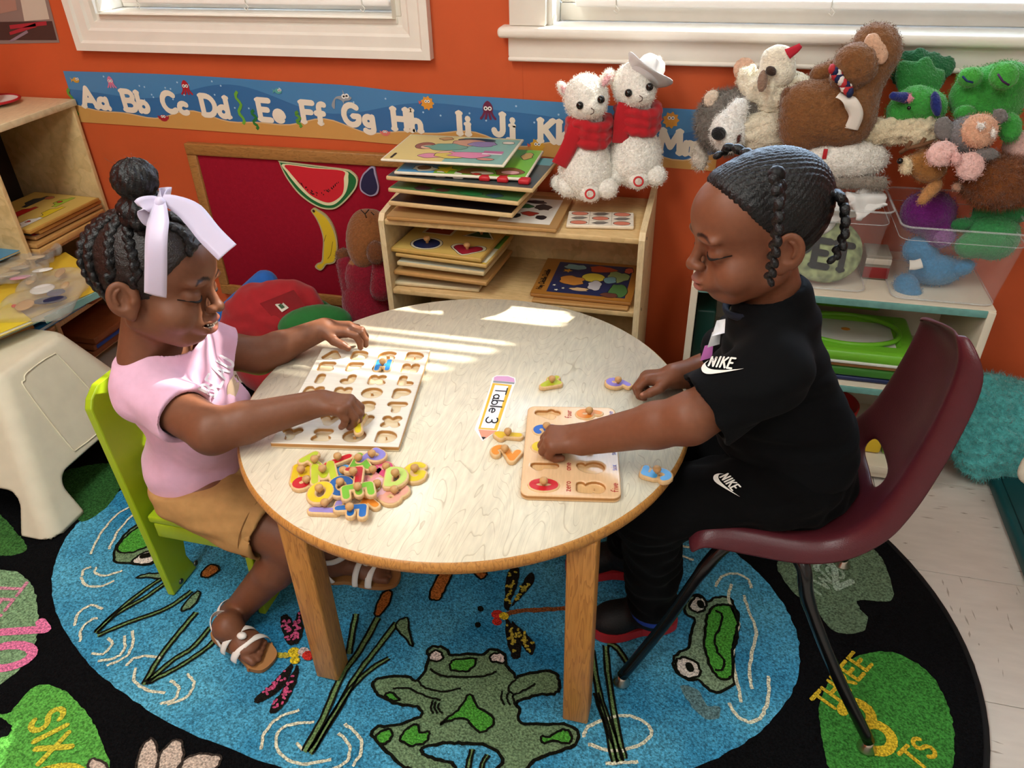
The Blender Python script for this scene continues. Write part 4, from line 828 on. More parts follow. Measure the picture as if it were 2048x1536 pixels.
for k in range(nb):
    ph=2*pi*k/nb+.12; P=[]
    for tt in np.linspace(0,1,16):
        el0=.42 if math.cos(ph)>.35 else (-.1 if math.cos(ph)>-.3 else -.62); e_=el0+(1.35-el0)*tt; a_=ph+.10*math.sin(tt*6)
        P.append(X(np.array((math.cos(a_)*math.cos(e_),math.sin(a_)*math.cos(e_),math.sin(e_)))*.2+np.array((-.022,0,.02))))
    P=np.array(P); H_=GHs.marchn(P,cw-P,.25); v_=np.linalg.norm(H_-cw,axis=1)>.045; H_=H_[v_]
    if len(H_)<4: continue
    BS=SDF(); braid(BS,list(H_)+[base-np.array((0,0,.014))],(.0085,.0075)); link('hair_braid',BS.mesh('hair_braid',.0026,(),[],0,'#0B0A0B'),M_hair,hr)
BS=SDF(); BS.add(ell(bun+np.array((0,0,.002)),(.034,.032,.030)),.005)
for k in range(10):
    a0=k*.63; a1=a0+.63; f=lambda a: base+np.array((.022*math.cos(a),.022*math.sin(a),.004+.004*math.sin(a))); BS.add(cone(f(a0),f(a1),.0125,.0125),.004)
for k in range(10):
    a0=k*.63; a1=a0+.63; f=lambda a: base+np.array((.024*math.cos(a),.024*math.sin(a),-.014)); BS.add(cone(f(a0),f(a1),.0115,.0115),.003)
BS.add(cone(base-np.array((0,0,.012)),bun,.026,.020),.006)
def bdisp(V):
    q=V-bun; a=np.arctan2(q[:,1],q[:,0]); return .0011*np.sin(a*9+q[:,2]*170)+.0007*np.sin(a*23-q[:,2]*300)
link('hair_bun',BS.mesh('hair_bun',.0022,(),[],1,'#0B0A0B',bdisp),M_hair,hr)
fz=MB()
for k in range(26):
    a=random.uniform(0,2*pi); e=random.uniform(-.2,1.4); d=np.array((math.cos(a)*math.cos(e),math.sin(a)*math.cos(e),math.sin(e))); p=bun+d*.028; q=p+d*random.uniform(.006,.016)+np.random.uniform(-.006,.006,3)
    fz.tube([p,(p+q)/2+np.random.uniform(-.003,.003,3),q],.0002,4)
o=fz.build('loose_hairs',mat('loose_hair','#5A3A2A',.5),hr); o['kind']='stuff'
# satin ribbon
M_satin = mat('lilac_satin','#CFC4DC',.32,sheen=.6,spec=.5,var=.03,vscale=20)
def band(path, width, wdir, name, parent, m, n=8, twist=None):
    P=smoothpts(path,n); V=[];F=[]; k=len(P)
    for i,p in enumerate(P):
        tt=i/(k-1); wd=np.array(wdir(tt) if callable(wdir) else wdir,float); d=P[min(i+1,k-1)]-P[max(i-1,0)]; d/=np.linalg.norm(d); wd=wd-d*(wd@d); wd/=np.linalg.norm(wd); w_=width(tt) if callable(width) else width
        for q in np.linspace(-.5,.5,5): V.append(p+wd*w_*q+np.cross(d,wd)*(.0015*math.cos(q*pi)))
    for i in range(k-1):
        for j in range(4): F.append((i*5+j,i*5+j+1,i*5+j+6,i*5+j+5))
    o=link(name,mesh(name,V,F,True),m,parent); md=o.modifiers.new('t','SOLIDIFY'); md.thickness=.0008; return o
cam_d=lambda p:(np.array((0,0,HC))-p)/np.linalg.norm(np.array((0,0,HC))-p)
rib=empty('hair_ribbon',Yp(318,402,.93),'pale lilac satin ribbon tied in a bow around the bun','ribbon')
kn=Yp(322,405,.925)
band([kn+np.array((0,0,.004)),Yp(318,430,.905),Yp(313,480,.878),Yp(312,540,.868),Yp(311,590,.868)],lambda t_:.012+.020*min(1,t_*3),lambda t_:CR,'tail',rib,M_satin)
band([kn+np.array((.002,.003,.004)),Yp(352,408,.935),Yp(385,428,.94),Yp(420,470,.935),Yp(455,505,.93)],lambda t_:.014+.022*min(1,t_*2),lambda t_:CU*.8+CR*.55+CF*.2,'tail',rib,M_satin)
band([kn,Yp(305,405,.915),Yp(282,415,.90),Yp(300,440,.905),kn],lambda t_:.012+.012*math.sin(pi*t_),CU,'loop',rib,M_satin)
band([kn,Yp(330,392,.945),Yp(338,388,.965),Yp(318,392,.955),kn],lambda t_:.012+.010*math.sin(pi*t_),CU+CR*.3,'loop',rib,M_satin)
MB().ball(kn+np.array((.001,-.003,.0)),(.009,.008,.010),10).build('knot',M_satin,rib)
band([base+np.array((.031*math.cos(a),.031*math.sin(a),-.002)) for a in np.linspace(0,2*pi,13)],.012,(0,0,1),'wrap',rib,M_satin,3)
# shirt, shorts, sandals
M_pink = mat('pink_jersey','#DDB0C8',.85,var=.04,vscale=60,bump=.25,bscale=900,sheen=.2,spec=.15,bdist=.0006)
M_khaki = mat('khaki_twill','#B48B57',.85,var=.06,vscale=70,bump=.3,bscale=700,spec=.15,bdist=.0006)
def sleeve(S, sh, el, r0, r1, frac, wall=.0035, arm_r=.038):
    e=sh+(el-sh)*frac; d=(el-sh)/np.linalg.norm(el-sh); S.add(cone(sh,e+d*.03,r0,r1),.022); return e,d
def open_end(S, e, d, r_in, r_cut=.075):
    u=np.cross(d,(0,0,1.)); u/=np.linalg.norm(u); v=np.cross(d,u); S.sub(rbx(e+d*.06,(.06,r_cut,r_cut),.002,np.stack([d,u,v],1)),.002); S.sub(cone(e-d*.035,e+d*.03,r_in*.97,r_in),.003)
GSh=SDF(); GSh.add(ell(PEL+np.array((-.002,0,.012)),(.088,.096,.085)),.02); GSh.add(cone(PEL+np.array((0,0,.04)),CHE,.084,.079),.03); GSh.add(cone(shR,shL,.046,.046),.03); GSh.add(cone(CHE,NB+np.array((-.010,0,.040)),.080,.074),.03)
GSh.add(ell(CHE+np.array((-.045,0,.03)),(.05,.075,.08)),.03); GSh.add(ell(CHE+np.array((.036,0,-.02)),(.072,.088,.095)),.03)
for sh_,q in ((shR,-1),(shL,1)): GSh.add(cone(sh_+np.array((-.018,-q*.01,.004)),NB+np.array((-.030,q*.028,.018)),.046,.036),.025)
eR=sleeve(GSh,shR,elR,.052,.052,.60); eL=sleeve(GSh,shL,elL,.048,.046,.46)
open_end(GSh,*eR,.043); open_end(GSh,*eL,.041)
c1_,c2_,c3_=Yp(236,703,.945),Yp(385,700,.895),Yp(445,645,1.0); cn_=np.cross(c2_-c1_,c3_-c1_); cn_=cn_/np.linalg.norm(cn_)*np.sign(cn_[2]); GSh.cut(plane(c1_,cn_),.004); GSh.sub(cone(NB+np.array((.004,0,.012)),NB+np.array((.010,0,.10)),.056,.085),.004)
print('COLLAR',c1_,c2_,c3_,cn_)
GSh.sub(rbx(PEL+np.array((0,0,-.138)),(.2,.2,.10),.004,(0,-9,0)),.004)
gsh=link('shirt',GSh.mesh('shirt',.0036,(),None,1,disp=wrink(.0016,45,3)),M_pink,g)
def on_surface(S, V2, fn, d, lift=.0008):
    return list(S.marchn([fn(v[0],v[1])-np.array(d)*.06 for v in V2],d,.16)-np.array(d)*lift)
def print_on(name, V, F, S, fn, d, m, parent, lift=.0012):
    P=on_surface(S,V,fn,np.array(d)/np.linalg.norm(d),lift)
    if sum(len(f) for f in F)==len(V):
        for i,f in enumerate(F):
            for q in f: P[q]=P[q]-np.array(d)*((i%23)*2e-5)
    return link(name,mesh(name,P,F),m,parent)
M_print = mat('white_print','#DDD8E0',.8); 
V,F,wd=letters('BEAU',.027,.0044,squeeze=.74,gap=.17); o3=Yp(428,794,.90); u3=(Yp(468,728,.94)-Yp(428,794,.90)); u3/=np.linalg.norm(u3); dd=-cam_d(o3); v3=np.cross(u3,dd); v3=v3*np.sign(v3@(-CR))
V=[(q[0]*1.0,q[1]) for q in V]
def densify(V,F,mx=.006):
    """split long strokes so that they can follow cloth"""
    VV=[];FF=[]
    for f in F:
        P=[np.array(V[i],float) for i in f]
        if len(P)==4:
            n=max(1,int(np.linalg.norm(P[1]-P[0])/mx))
            for k in range(n):
                a,b_=k/n,(k+1)/n; i0=len(VV); VV+=[P[0]+(P[1]-P[0])*a,P[0]+(P[1]-P[0])*b_,P[3]+(P[2]-P[3])*b_,P[3]+(P[2]-P[3])*a]; FF.append((i0,i0+1,i0+2,i0+3))
        else: i0=len(VV); VV+=P; FF.append(tuple(range(i0,i0+len(P))))
    return VV,FF
V,F=densify(V,F); print_on('lettering',V,F,GSh,frame(o3,u3,v3),dd,M_print,gsh,.0042)
P=smoothpts([Yp(*p,.98) for p in ((455,792),(456,770),(466,752),(474,748),(479,764),(476,782),(466,798))],4,True); c0=np.mean(P,0); dd2=-cam_d(c0)
def fill_on(name,P,S,d,m,parent,lift=.0012):
    c=np.mean(P,0); V=[c]; n=len(P)
    for k in (.5,1): V+=[c+(p-c)*k for p in P]
    F=[(0,1+i,1+(i+1)%n) for i in range(n)]+[(1+i,1+n+i,1+n+(i+1)%n,1+(i+1)%n) for i in range(n)]
    Q=S.marchn([p-d*.06 for p in V],d,.16)-d*lift; return link(name,mesh(name,Q,F,True),m,parent)
fill_on('bear_print',P,GSh,dd2,mat('beige_print','#C9AE93',.8),gsh,.0042)
GPa=SDF(); GPa.add(ell(PEL+np.array((0,0,-.016)),(.090,.100,.070)),.02); FR=.74
for h,k_ in ((hiR,knR),(hiL,knL)):
    e=h+(k_-h)*FR; d=(k_-h)/np.linalg.norm(k_-h); GPa.add(cone(h,e+d*.03,.066,.063),.018); open_end(GPa,e,d,.0555,.09)
GPa.sub(rbx(PEL+np.array((0,0,.105)),(.2,.2,.09),.004,(0,-9,0)),.004)
gp=link('shorts',GPa.mesh('shorts',.004,(),None,1,disp=wrink(.0022,50,9)),M_khaki,g)
for h,k_ in ((hiR,knR),(hiL,knL)):                                 # stitched cuff
    e=h+(k_-h)*FR; d=(k_-h)/np.linalg.norm(k_-h); u=np.cross(d,(0,0,1.)); u/=np.linalg.norm(u); v=np.cross(d,u); c=e-d*.022
    MB().tube([c+.0648*(math.cos(a)*u+math.sin(a)*v) for a in np.linspace(0,2*pi,40,endpoint=False)],.0011,6,close=True).build('cuff_seam',mat('khaki_seam','#8F6A3D',.8),gp)
M_sole = mat('tan_sole','#A4703F',.6); M_strap = mat('white_leather','#E9E2DA',.4)
def sandal(ank, heel, toe, label, knee=None):
    F=toe-heel; L=np.linalg.norm(F); F=F/L; T=np.cross((0,0,1.),F); T/=np.linalg.norm(T); U=np.cross(F,T); r=empty('sandal',heel-U*.008,label,'sandal','white sandals')
    prof=[(-.012,.0),(-.006,.018),(.03,.024),(.06,.022),(.10,.031),(L-.02,.032),(L+.004,.022),(L+.010,.0)]
    P=[(a,w_) for a,w_ in prof]+[(a,-w_) for a,w_ in prof[::-1][1:-1]]; P=smoothpts(P,4,True)
    MB().prism([(p[0],p[1]) for p in P],0,.010,np.stack([F,T,U],1),heel-U*.0072).build('sole',M_sole,r)
    for c,h_,w_,rr in ((L-.040,.034,.033,.014),(L-.068,.042,.031,.012)):
        band([heel+F*(c+.010*math.cos(a))+T*w_*math.cos(a)*1.05+U*(h_*math.sin(a)) for a in np.linspace(0.02,pi-.02,11)],rr,F,'strap',r,M_strap,3)
    MB().ball(heel+F*(L-.055)+U*.042-T*.004,(.010,.008,.006),10).build('bow',M_strap,r)
    band([heel+F*(.032-.042*math.sin(a))+T*.027*math.cos(a)+U*(.004+.040*math.sin(a)**.7) for a in np.linspace(0,pi,13)],.010,U,'heel_strap',r,M_strap,3)
    ax=(knee-ank)/np.linalg.norm(knee-ank); e1=np.cross(ax,T); e1/=np.linalg.norm(e1); e2=np.cross(ax,e1); c=ank+ax*.002
    band([c+.0315*(e1*math.cos(a)+e2*math.sin(a)) for a in np.linspace(0,2*pi,17)],.012,ax,'ankle_strap',r,M_strap,3)
    return r
sandal(anR,hR0,hR1,'white strappy sandal on the near foot beside the table leg',knR); sandal(anL,hL0,hL1,'white strappy sandal on the far foot behind the table leg',knL)
# ---------------------------------------------------------------- child in black
bH = headM((.066,1.058,.823),201,9,5,.94)
b_ = empty('person',(.16,1.06,.36),'child in a black shirt and black pants sitting on the maroon chair','person')
BSk=SDF(); head(BSk,bH,False); R,t,s,X=bH
PEL=np.array((.178,1.062,.435)); CHE=np.array((.128,1.06,.575)); NB=np.array((.100,1.062,.692))
shN=np.array((.112,.968,.652)); shF=np.array((.122,1.152,.652)); elN=Yp(1378,838,.915); wrN=Zp(1168,878,.518); elF=Yp(1425,742,1.235); wrF=Zp(1348,752,.502)
print('BOY',elN,wrN,elF,wrF)
BSk.add(ell(PEL,(.07,.085,.07)),.02); BSk.add(cone(PEL,CHE,.07,.07),.03); BSk.add(cone(shN,shF,.036,.036),.03); BSk.add(cone(CHE,NB,.06,.036),.03)
arm(BSk,shN,elN,wrN,(.038,.036,.033,.025)); arm(BSk,shF,elF,wrF,(.038,.034,.030,.023))
hiN=np.array((.165,1.005,.418)); hiF=np.array((.165,1.118,.418)); knN=np.array((-.035,.975,.362)); knF=np.array((-.045,1.135,.362)); anN=np.array((-.012,1.005,.10)); anF=np.array((-.075,1.15,.10))
for h,k_,a_ in ((hiN,knN,anN),(hiF,knF,anF)): BSk.add(cone(h,k_,.052,.044),.02); BSk.add(cone(k_,a_,.040,.028),.012)
Fn=Zp(1098,878,.515)-wrN; Fn[2]=-.004
tN=hand(BSk,wrN,Fn,(.1,-.15,1),(0,1,0),[(55,70,45),(60,72,45),(64,72,45),(66,70,45)],[(.6,.35,-.75),(.8,-.1,-.6),(.8,-.3,-.5)],1.04,.05)
Ff=Zp(1292,752,.50)-wrF; Ff[2]=-.006
tF=hand(BSk,wrF,Ff,(0,.35,1),(0,-1,0),[(40,55,35),(46,60,35),(50,62,35),(52,60,35)],[(.7,.6,-.4),(.95,.15,-.35),(.95,.0,-.35)],.98,.05)
nail=[('#C08A74',ell(t_[0]+t_[1]/np.linalg.norm(t_[1])*.001+np.array((0,0,.004)),(.0042,.0042,.0032))) for t_ in tF]
hl,hh=X((0,0,0))-.11,X((0,0,0))+.11
me=BSk.mesh('body',.0045,[(hl,hh,.0019),(np.minimum(wrN,wrF)-.10,np.maximum(wrN,wrF)+.02,.0021)],headcolors(bH,'#93594E',False,BSk)+nail,2,SKIN_B)
link('body',me,M_skin,b_); lashes(bH,BSk,b_)
BHs=hairmesh(bH,None,.0060,(.056,0,.070),(.76,0,-.65),((-.06,0,-.050),(-.30,0,-1)),None,None,kc=.022)
E=lambda c,r:ell(X(c),np.array(r)*s,R)
BHs.add(E((-.045,0,.050),(.062,.060,.055)),.02)
def comb(V):
    p=(V-t)@R/s; return .0007*np.sin(p[:,1]*900+6*np.sin(p[:,0]*40))+.0005*np.sin(p[:,2]*700+p[:,0]*500)
hb=link('hair',BHs.mesh('hair',.0026,(),[],1,'#0A0A0C',comb),M_hair,b_)
def plait(px, r, name='hair_braid'):
    S=SDF(); braid(S,smoothpts([Yp(*p) for p in px],5),r,.0015,.75,.75); return link(name,S.mesh(name,.0022,(),[],0,'#0A0A0C'),M_hair,hb)
plait([(1552,345,.985),(1558,385,.967),(1557,430,.960),(1552,480,.958),(1545,525,.960),(1538,562,.966)],(.0095,.0062))
plait([(1645,390,1.06),(1668,388,1.055),(1684,398,1.05),(1690,430,1.045),(1688,470,1.04),(1676,505,1.038),(1664,520,1.037)],(.0098,.0065))
plait([(1500,310,1.10),(1470,296,1.12),(1450,298,1.125),(1440,312,1.125)],(.010,.007))
for p in (Yp(1553,348,.982),Yp(1645,390,1.06)): MB().ball(p,(.0115,.011,.0105),10).build('hair_tie',mat('hair_tie','#050507',.5),hb)
# clothes
M_bshirt=mat('black_jersey','#08090B',.85,var=.08,vscale=60,bump=.25,bscale=900,sheen=.02,spec=.12,bdist=.0006); M_bpant=mat('black_fleece','#060607',.9,var=.1,vscale=60,bump=.25,bscale=900,sheen=.02,spec=.12,bdist=.0006)
BSh=SDF(); BSh.add(ell(PEL+np.array((0,0,.01)),(.098,.104,.09)),.02); BSh.add(cone(PEL+np.array((0,0,.05)),CHE,.092,.086),.03); BSh.add(cone(shN,shF,.048,.048),.03); BSh.add(cone(CHE,NB+np.array((.008,0,.010)),.080,.062),.03); BSh.add(ell(CHE+np.array((-.015,0,-.03)),(.08,.09,.1)),.03)
eN=sleeve(BSh,shN,elN,.054,.059,.80); eF=sleeve(BSh,shF,elF,.052,.056,.75); open_end(BSh,*eN,.051); open_end(BSh,*eF,.047)
BSh.sub(ell(NB+np.array((-.012,0,.074)),(.056,.056,.058),(0,-22,0)),.005); BSh.sub(rbx(PEL+np.array((0,0,-.122)),(.25,.25,.10),.004,(0,5,0)),.004)
bs=link('shirt',BSh.mesh('shirt',.0038,(),None,1,disp=wrink(.0022,38,5)),M_bshirt,b_)
P=[NB+np.array((-.008+.050*math.cos(a),.050*math.sin(a),.026+.020*math.cos(a))) for a in np.linspace(0,2*pi,40,endpoint=False)]
MB().tube(P,.0045,8,flat=1.6,close=True).build('collar',mat('navy_rib','#131B2B',.85,bump=.3,bscale=600),bs)
BPa=SDF(); BPa.add(ell(PEL+np.array((.004,0,-.020)),(.102,.112,.082)),.02)
for h,k_,a_ in ((hiN,knN,anN),(hiF,knF,anF)):
    BPa.add(cone(h,k_,.068,.060),.025); BPa.add(cone(k_,k_+(a_-k_)*.6,.058,.047),.02); BPa.add(cone(k_+(a_-k_)*.6,a_-np.array((0,0,.01)),.047,.044),.015); BPa.sub(rbx(a_+np.array((0,0,-.048)),(.08,.08,.04),.003),.003)
BPa.sub(rbx(PEL+np.array((0,0,.155)),(.25,.25,.10),.004),.004)
bp_=link('pants',BPa.mesh('pants',.0042,(),None,1,disp=wrink(.0028,42,8)),M_bpant,b_)
M_logo=mat('white_logo','#F2EFE6',.6)
def swoosh(S, o, ux, uy, d, parent, k):
    """word over a tick mark"""
    fn=lambda u,v: np.array(o)+np.array(ux)*u*k+np.array(uy)*v*k
    V,F,w=letters('NIKE',.34,.062,squeeze=.72,gap=.13); V=[(v[0]+v[1]*.28+.19,v[1]+.29) for v in V]; V,F=densify(V,F,.05); print_on('logo_word',V,F,S,fn,d,M_logo,parent,.0045)
    top=[(.20,.50),(.10,.36),(.12,.27),(.22,.20),(.40,.18),(.70,.21),(1.0,.27),(1.30,.34)]; bot=[(.05,.36),(-.02,.20),(.02,.08),(.12,.02),(.28,.02),(.55,.09),(.90,.20)]
    T=smoothpts([np.array(p) for p in top],4); B=smoothpts([np.array(p) for p in [top[0]]+bot+[top[-1]]],4); n=24
    g_=lambda P,q:P[min(int(q*(len(P)-1)),len(P)-1)]
    V=[];F=[]
    for i in range(n+1):
        q=i/n; V+=[g_(T,q),g_(B,q)]
    for i in range(n): F.append((2*i+1,2*i+3,2*i+2,2*i))
    print_on('logo_tick',V,F,S,fn,d,M_logo,parent,.0045)
o=Yp(1403,741,.925); e1=Yp(1470,750,.925)-o; L_=np.linalg.norm(e1); u=e1/L_; d=-cam_d(o); v=-np.cross(u,d); v*=np.sign(v@CU); swoosh(BSh,o-v*.004,u,v,d,bs,.042)
o=Yp(1428,952,.955); e1=Yp(1478,1006,.955)-o; u=e1/np.linalg.norm(e1); d=-cam_d(o); v=np.cross(u,d); v*=np.sign(v@(CU+CR)); swoosh(BPa,o-v*.006,u,v,d,bp_,.043)
for px,py,c in ((1436,655,'#E8E8E8'),(1427,678,'#E8E8E8'),(1412,705,'#D77BC8')):
    p0=Yp(px,py,1.045); d=-cam_d(p0); P=[p0+CR*.010*a+CU*.014*b2 for a,b2 in ((-1,-1),(1,-.6),(1.2,1),(-.2,.8))]; fill_on('chest_print',P,BSh,d,plain(c,.7),bs,.0045)
# shoes
def shoe(ank, heel, toe, label):
    F=np.array(toe,float)-np.array(heel,float); L=np.linalg.norm(F); F/=L; U=np.array([0,0,1.]); T=np.cross(U,F); Rm=np.stack([F,T,U],1); h=np.array(heel,float); r=empty('sneaker',h,label,'shoe','black sneakers')
    S=SDF(); S.add(ell(h+F*.035+U*.045,(.038,.032,.035),Rm),.02); S.add(cone(h+F*.04+U*.048,h+F*(L-.045)+U*.030,.032,.027),.015); S.add(ell(h+F*(L-.045)+U*.026,(.046,.036,.026),Rm),.015); S.add(cone(ank-U*.02,h+F*.036+U*.05,.040,.034),.02)
    S.sub(rbx(h+U*-.012,(.3,.3,.030),.001),.002); S.sub(cone(ank+U*.05,ank-U*.018,.036,.034),.003)
    link('upper',S.mesh('upper',.0035,(),None,0),mat('black_mesh','#0B0B0D',.6,bump=.4,bscale=300),r)
    prof=[(-.004,.0),(.0,.022),(.03,.033),(.07,.030),(L-.05,.038),(L-.012,.030),(L+.004,.0)]; P=smoothpts([(a,w_) for a,w_ in prof]+[(a,-w_) for a,w_ in prof[::-1][1:-1]],4,True)
    MB().prism([(p[0],p[1]) for p in P],.0,.020,Rm,h).build('sole',mat('red_rubber','#A3252A',.5),r)
    for k in range(4):
        c=h+F*(L-.075-k*.014)+U*(.058+k*.006); MB().tube([c+T*.020-U*.006,c+U*.004,c-T*.020-U*.006],.002,6).build('lace',plain('#1E1E22',.7),r)
shoe(anN,(.028,1.045,.0142),(-.125,.985,.0142),'black sneaker with red sole on the near foot beside the table leg'); shoe(anF,(-.04,1.165,.0142),(-.20,1.13,.0142),'black sneaker with red sole on the far foot under the table')
MB().tube([anN+np.array((.036*math.cos(a),.036*math.sin(a),-.018)) for a in np.linspace(0,2*pi,20,endpoint=False)],.008,8,close=True).build('sock',mat('blue_sock','#1D3F9B',.9),b_)
# ================================================================ things on the table
M_beech = mat('beech_ply','#DDB784',.5,var=.07,vscale=50,stretch=(1,6,1)); M_maple = mat('maple_board','#E3CFAE',.42,var=.05,vscale=40,stretch=(1,8,1)); M_tanb = mat('tan_board','#E2B98A',.42,var=.05,vscale=40,stretch=(8,1,1)); M_knob = mat('peg_wood','#C99A63',.4,var=.08,vscale=80)
def strokeprism(strokes, w, z0, z1, r=.0006):
    """thick strokes cut as flat plywood"""
    segs=[(np.array(s[i],float),np.array(s[i+1],float)) for s in strokes for i in range(len(s)-1)]; A=np.array([q for s in segs for q in s])
    def fn(x,y,z):
        d=None
        for a,b in segs:
            e=b-a; L=e@e+1e-12; t=np.clip(((x-a[0])*e[0]+(y-a[1])*e[1])/L,0,1); q=np.sqrt((x-a[0]-t*e[0])**2+(y-a[1]-t*e[1])**2); d=q if d is None else np.minimum(d,q)
        d=d-w; zz=np.abs(z-(z0+z1)/2)-(z1-z0)/2
        return np.maximum(d,zz)
    lo=np.array([*(A.min(0)-w),z0]); hi=np.array([*(A.max(0)+w),z1]); return fn,lo,hi
def glyph(ch, h, sx=1): 
    st,ad=G[ch]; return [[((p[0]-ad/2+.03)*h*sx,(p[1]-.5)*h) for p in s] for s in st]
PEG={}
def piece(ch, col, h, loc, rz, label, group, name='letter_piece', tilt=(0,0), sx=.95, w=.0078):
    key=(ch,h)
    if key not in PEG:
        S=SDF(); g_=glyph(ch,h,sx); S.add(strokeprism(g_,w,0,.0075),.001); me=S.mesh('plywood_'+ch,.0018); 
        V,F=[],[]
        for s_ in g_:
            v,f=ribbon2d(s_,w*1.30); n=len(V); V+=v; F+=[tuple(i+n for i in q) for q in f]
        PEG[key]=(me,V,F)
    me,V,F=PEG[key]; r=empty(name,loc,label,'puzzle piece',group,rz); r.rotation_euler=(tilt[0],tilt[1],rz)
    o=link('plywood',me,M_beech,r,True)
    VV=[np.array((v[0],v[1],.0077)) for v in V]
    for i,f in enumerate(F):
        for q in f: VV[q]=VV[q]+np.array((0,0,(i%19)*2e-5))
    link('paint',mesh('paint',VV,F),plain(col,.4),r,True)
    MB().lathe([(.0028,.0072),(.0026,.009),(.0036,.0105),(.0058,.0125),(.0066,.0155),(.0058,.0185),(.0035,.0202),(.001,.0208)],(0,0,0),14).build('knob',M_knob,r,True); return r
def board_frame(TL, TR_, BL, z):
    """local frame of a flat board from three corners seen in the photograph: origin at BL, u to the right, v away"""
    a,b,c=Zp(*TL,z),Zp(*TR_,z),Zp(*BL,z); return a,b,c
# letter board
A,B,C=board_frame((643,693),(860,702),(544,886),.481); D=Zp(797,894,.481); u=(D-C); L1=np.linalg.norm(u); u/=L1; v=np.cross((0,0,1.),u); L2=(np.linalg.norm(A-C)+np.linalg.norm(B-D))/2; ang=math.atan2(u[1],u[0]); cen=(A+B+C+D)/4
BW,BH=(L1+np.linalg.norm(B-A))/2,L2
print('letterboard',BW,BH,math.degrees(ang),cen)
lb=empty('letter_puzzle_board',(cen[0],cen[1],TZ+.0004),'pale wooden letter puzzle board with empty recesses by the child in pink','puzzle',rz=ang)
S=SDF(); S.add(rbx((0,0,.0055),(BW/2,BH/2,.0055),.0016),.001)
LB=['ABCD','EFGH','IJKL','MNOP','QRST','UVWX','YZOD']; cells={}
for i,row in enumerate(LB):
    for j,ch in enumerate(row):
        cx=-BW/2+BW*(j+.5)/4; cy=BH/2-BH*(i+.5)/7*.97-.004; cells[(i,j)]=(cx,cy)
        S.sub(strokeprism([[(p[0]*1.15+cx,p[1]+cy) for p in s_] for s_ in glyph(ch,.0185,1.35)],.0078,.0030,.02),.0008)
zreg=lambda a,b_:((lambda x,y,z:np.maximum(a-z,z-b_)*3),None,None)
M_mapleA = mat('maple_board_glossy','#E3CFAE',.22,attr=True,var=.05,vscale=40,stretch=(1,8,1),spec=.6); M_tanA = mat('tan_board_glossy','#E2B98A',.25,attr=True,var=.05,vscale=40,stretch=(8,1,1),spec=.6)
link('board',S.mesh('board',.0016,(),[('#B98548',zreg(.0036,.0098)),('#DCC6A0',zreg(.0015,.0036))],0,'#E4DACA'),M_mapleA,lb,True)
tw=lambda p,z: np.array((cen[0],cen[1],z))+u*p[0]+v*p[1]
piece('H','#2F86D0',.030,tw((BW*.13,BH*.295),TZ+.0062),ang+.05,'blue letter H piece set into the letter board','letter pieces',sx=1.1,w=.007)
piece('Y','#D8C22C',.034,Zp(716,852,.492)+np.array((0,0,-.002)),ang+.3,'yellow letter piece pinched in the fingers of the child in pink','letter pieces',tilt=(.12,-.1))
# number board
A,B,C,D=[Zp(*p,.480) for p in ((1060,812),(1238,815),(1035,990),(1235,997))]; cen=(A+B+C+D)/4; u=(B-A)+(D-C); u/=np.linalg.norm(u); v=np.cross((0,0,1.),u); BW=(np.linalg.norm(B-A)+np.linalg.norm(D-C))/2; BH=(np.linalg.norm(A-C)+np.linalg.norm(B-D))/2; ang=math.atan2(u[1],u[0])
print('numboard',BW,BH,math.degrees(ang),cen)
nbd=empty('number_puzzle_board',(cen[0],cen[1],TZ+.0004),'tan wooden number puzzle board with red number words under the fist','puzzle',rz=ang)
S=SDF(); S.add(rbx((0,0,.005),(BW/2,BH/2,.005),.0016),.001)
for sx_ in (-1,1):
    for sy_ in (-1,1):                                              # round the corners
        r_=.014; c_=(sx_*(BW/2-r_),sy_*(BH/2-r_)); S.sub((lambda x,y,z,c=c_,a=sx_,b=sy_: -np.minimum(np.minimum((x-c[0])*a,(y-c[1])*b),np.hypot(x-c[0],y-c[1])-r_),np.array((min(c_[0],c_[0]+sx_*.03),min(c_[1],c_[1]+sy_*.03),0)),np.array((max(c_[0],c_[0]+sx_*.03),max(c_[1],c_[1]+sy_*.03),.02))),.0006)
rotg=lambda st,cx,cy,k=1: [[(cx-p[1]*k,cy+p[0]*k) for p in s_] for s_ in st]
nums=[('0',0),('1',0),('2',0),('3',0),('4',0),('5',1),('6',1),('7',1),('8',1),('9',1)]; NC={}
for k,(ch,col) in enumerate(nums):
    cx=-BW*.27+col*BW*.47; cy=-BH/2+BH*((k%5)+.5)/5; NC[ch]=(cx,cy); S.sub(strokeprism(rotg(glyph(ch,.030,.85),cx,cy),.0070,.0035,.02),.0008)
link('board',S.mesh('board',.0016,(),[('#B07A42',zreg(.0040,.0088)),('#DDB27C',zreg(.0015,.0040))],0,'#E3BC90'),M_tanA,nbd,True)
wm_={'0':'zero','1':'one','2':'two','3':'three','4':'four','5':'five','6':'six','7':'seven','8':'eight','9':'nine'}
for ch,(cx,cy) in NC.items():
    V,F,w_=letters(wm_[ch],.0105,.0013,gap=.08); V=[np.array((cx+.040-p[1],cy-w_/2+p[0],.0102+0)) for p in V]
    for i,f in enumerate(F):
        for q in f: V[q]=V[q]+np.array((0,0,(i%19)*2e-5))
    link('word',mesh('word',V,F),plain('#B0302A' if ch in '01245' else '#8C86B8',.5),nbd,True)
tw=lambda p,z: np.array((cen[0],cen[1],z))+u*p[0]+v*p[1]
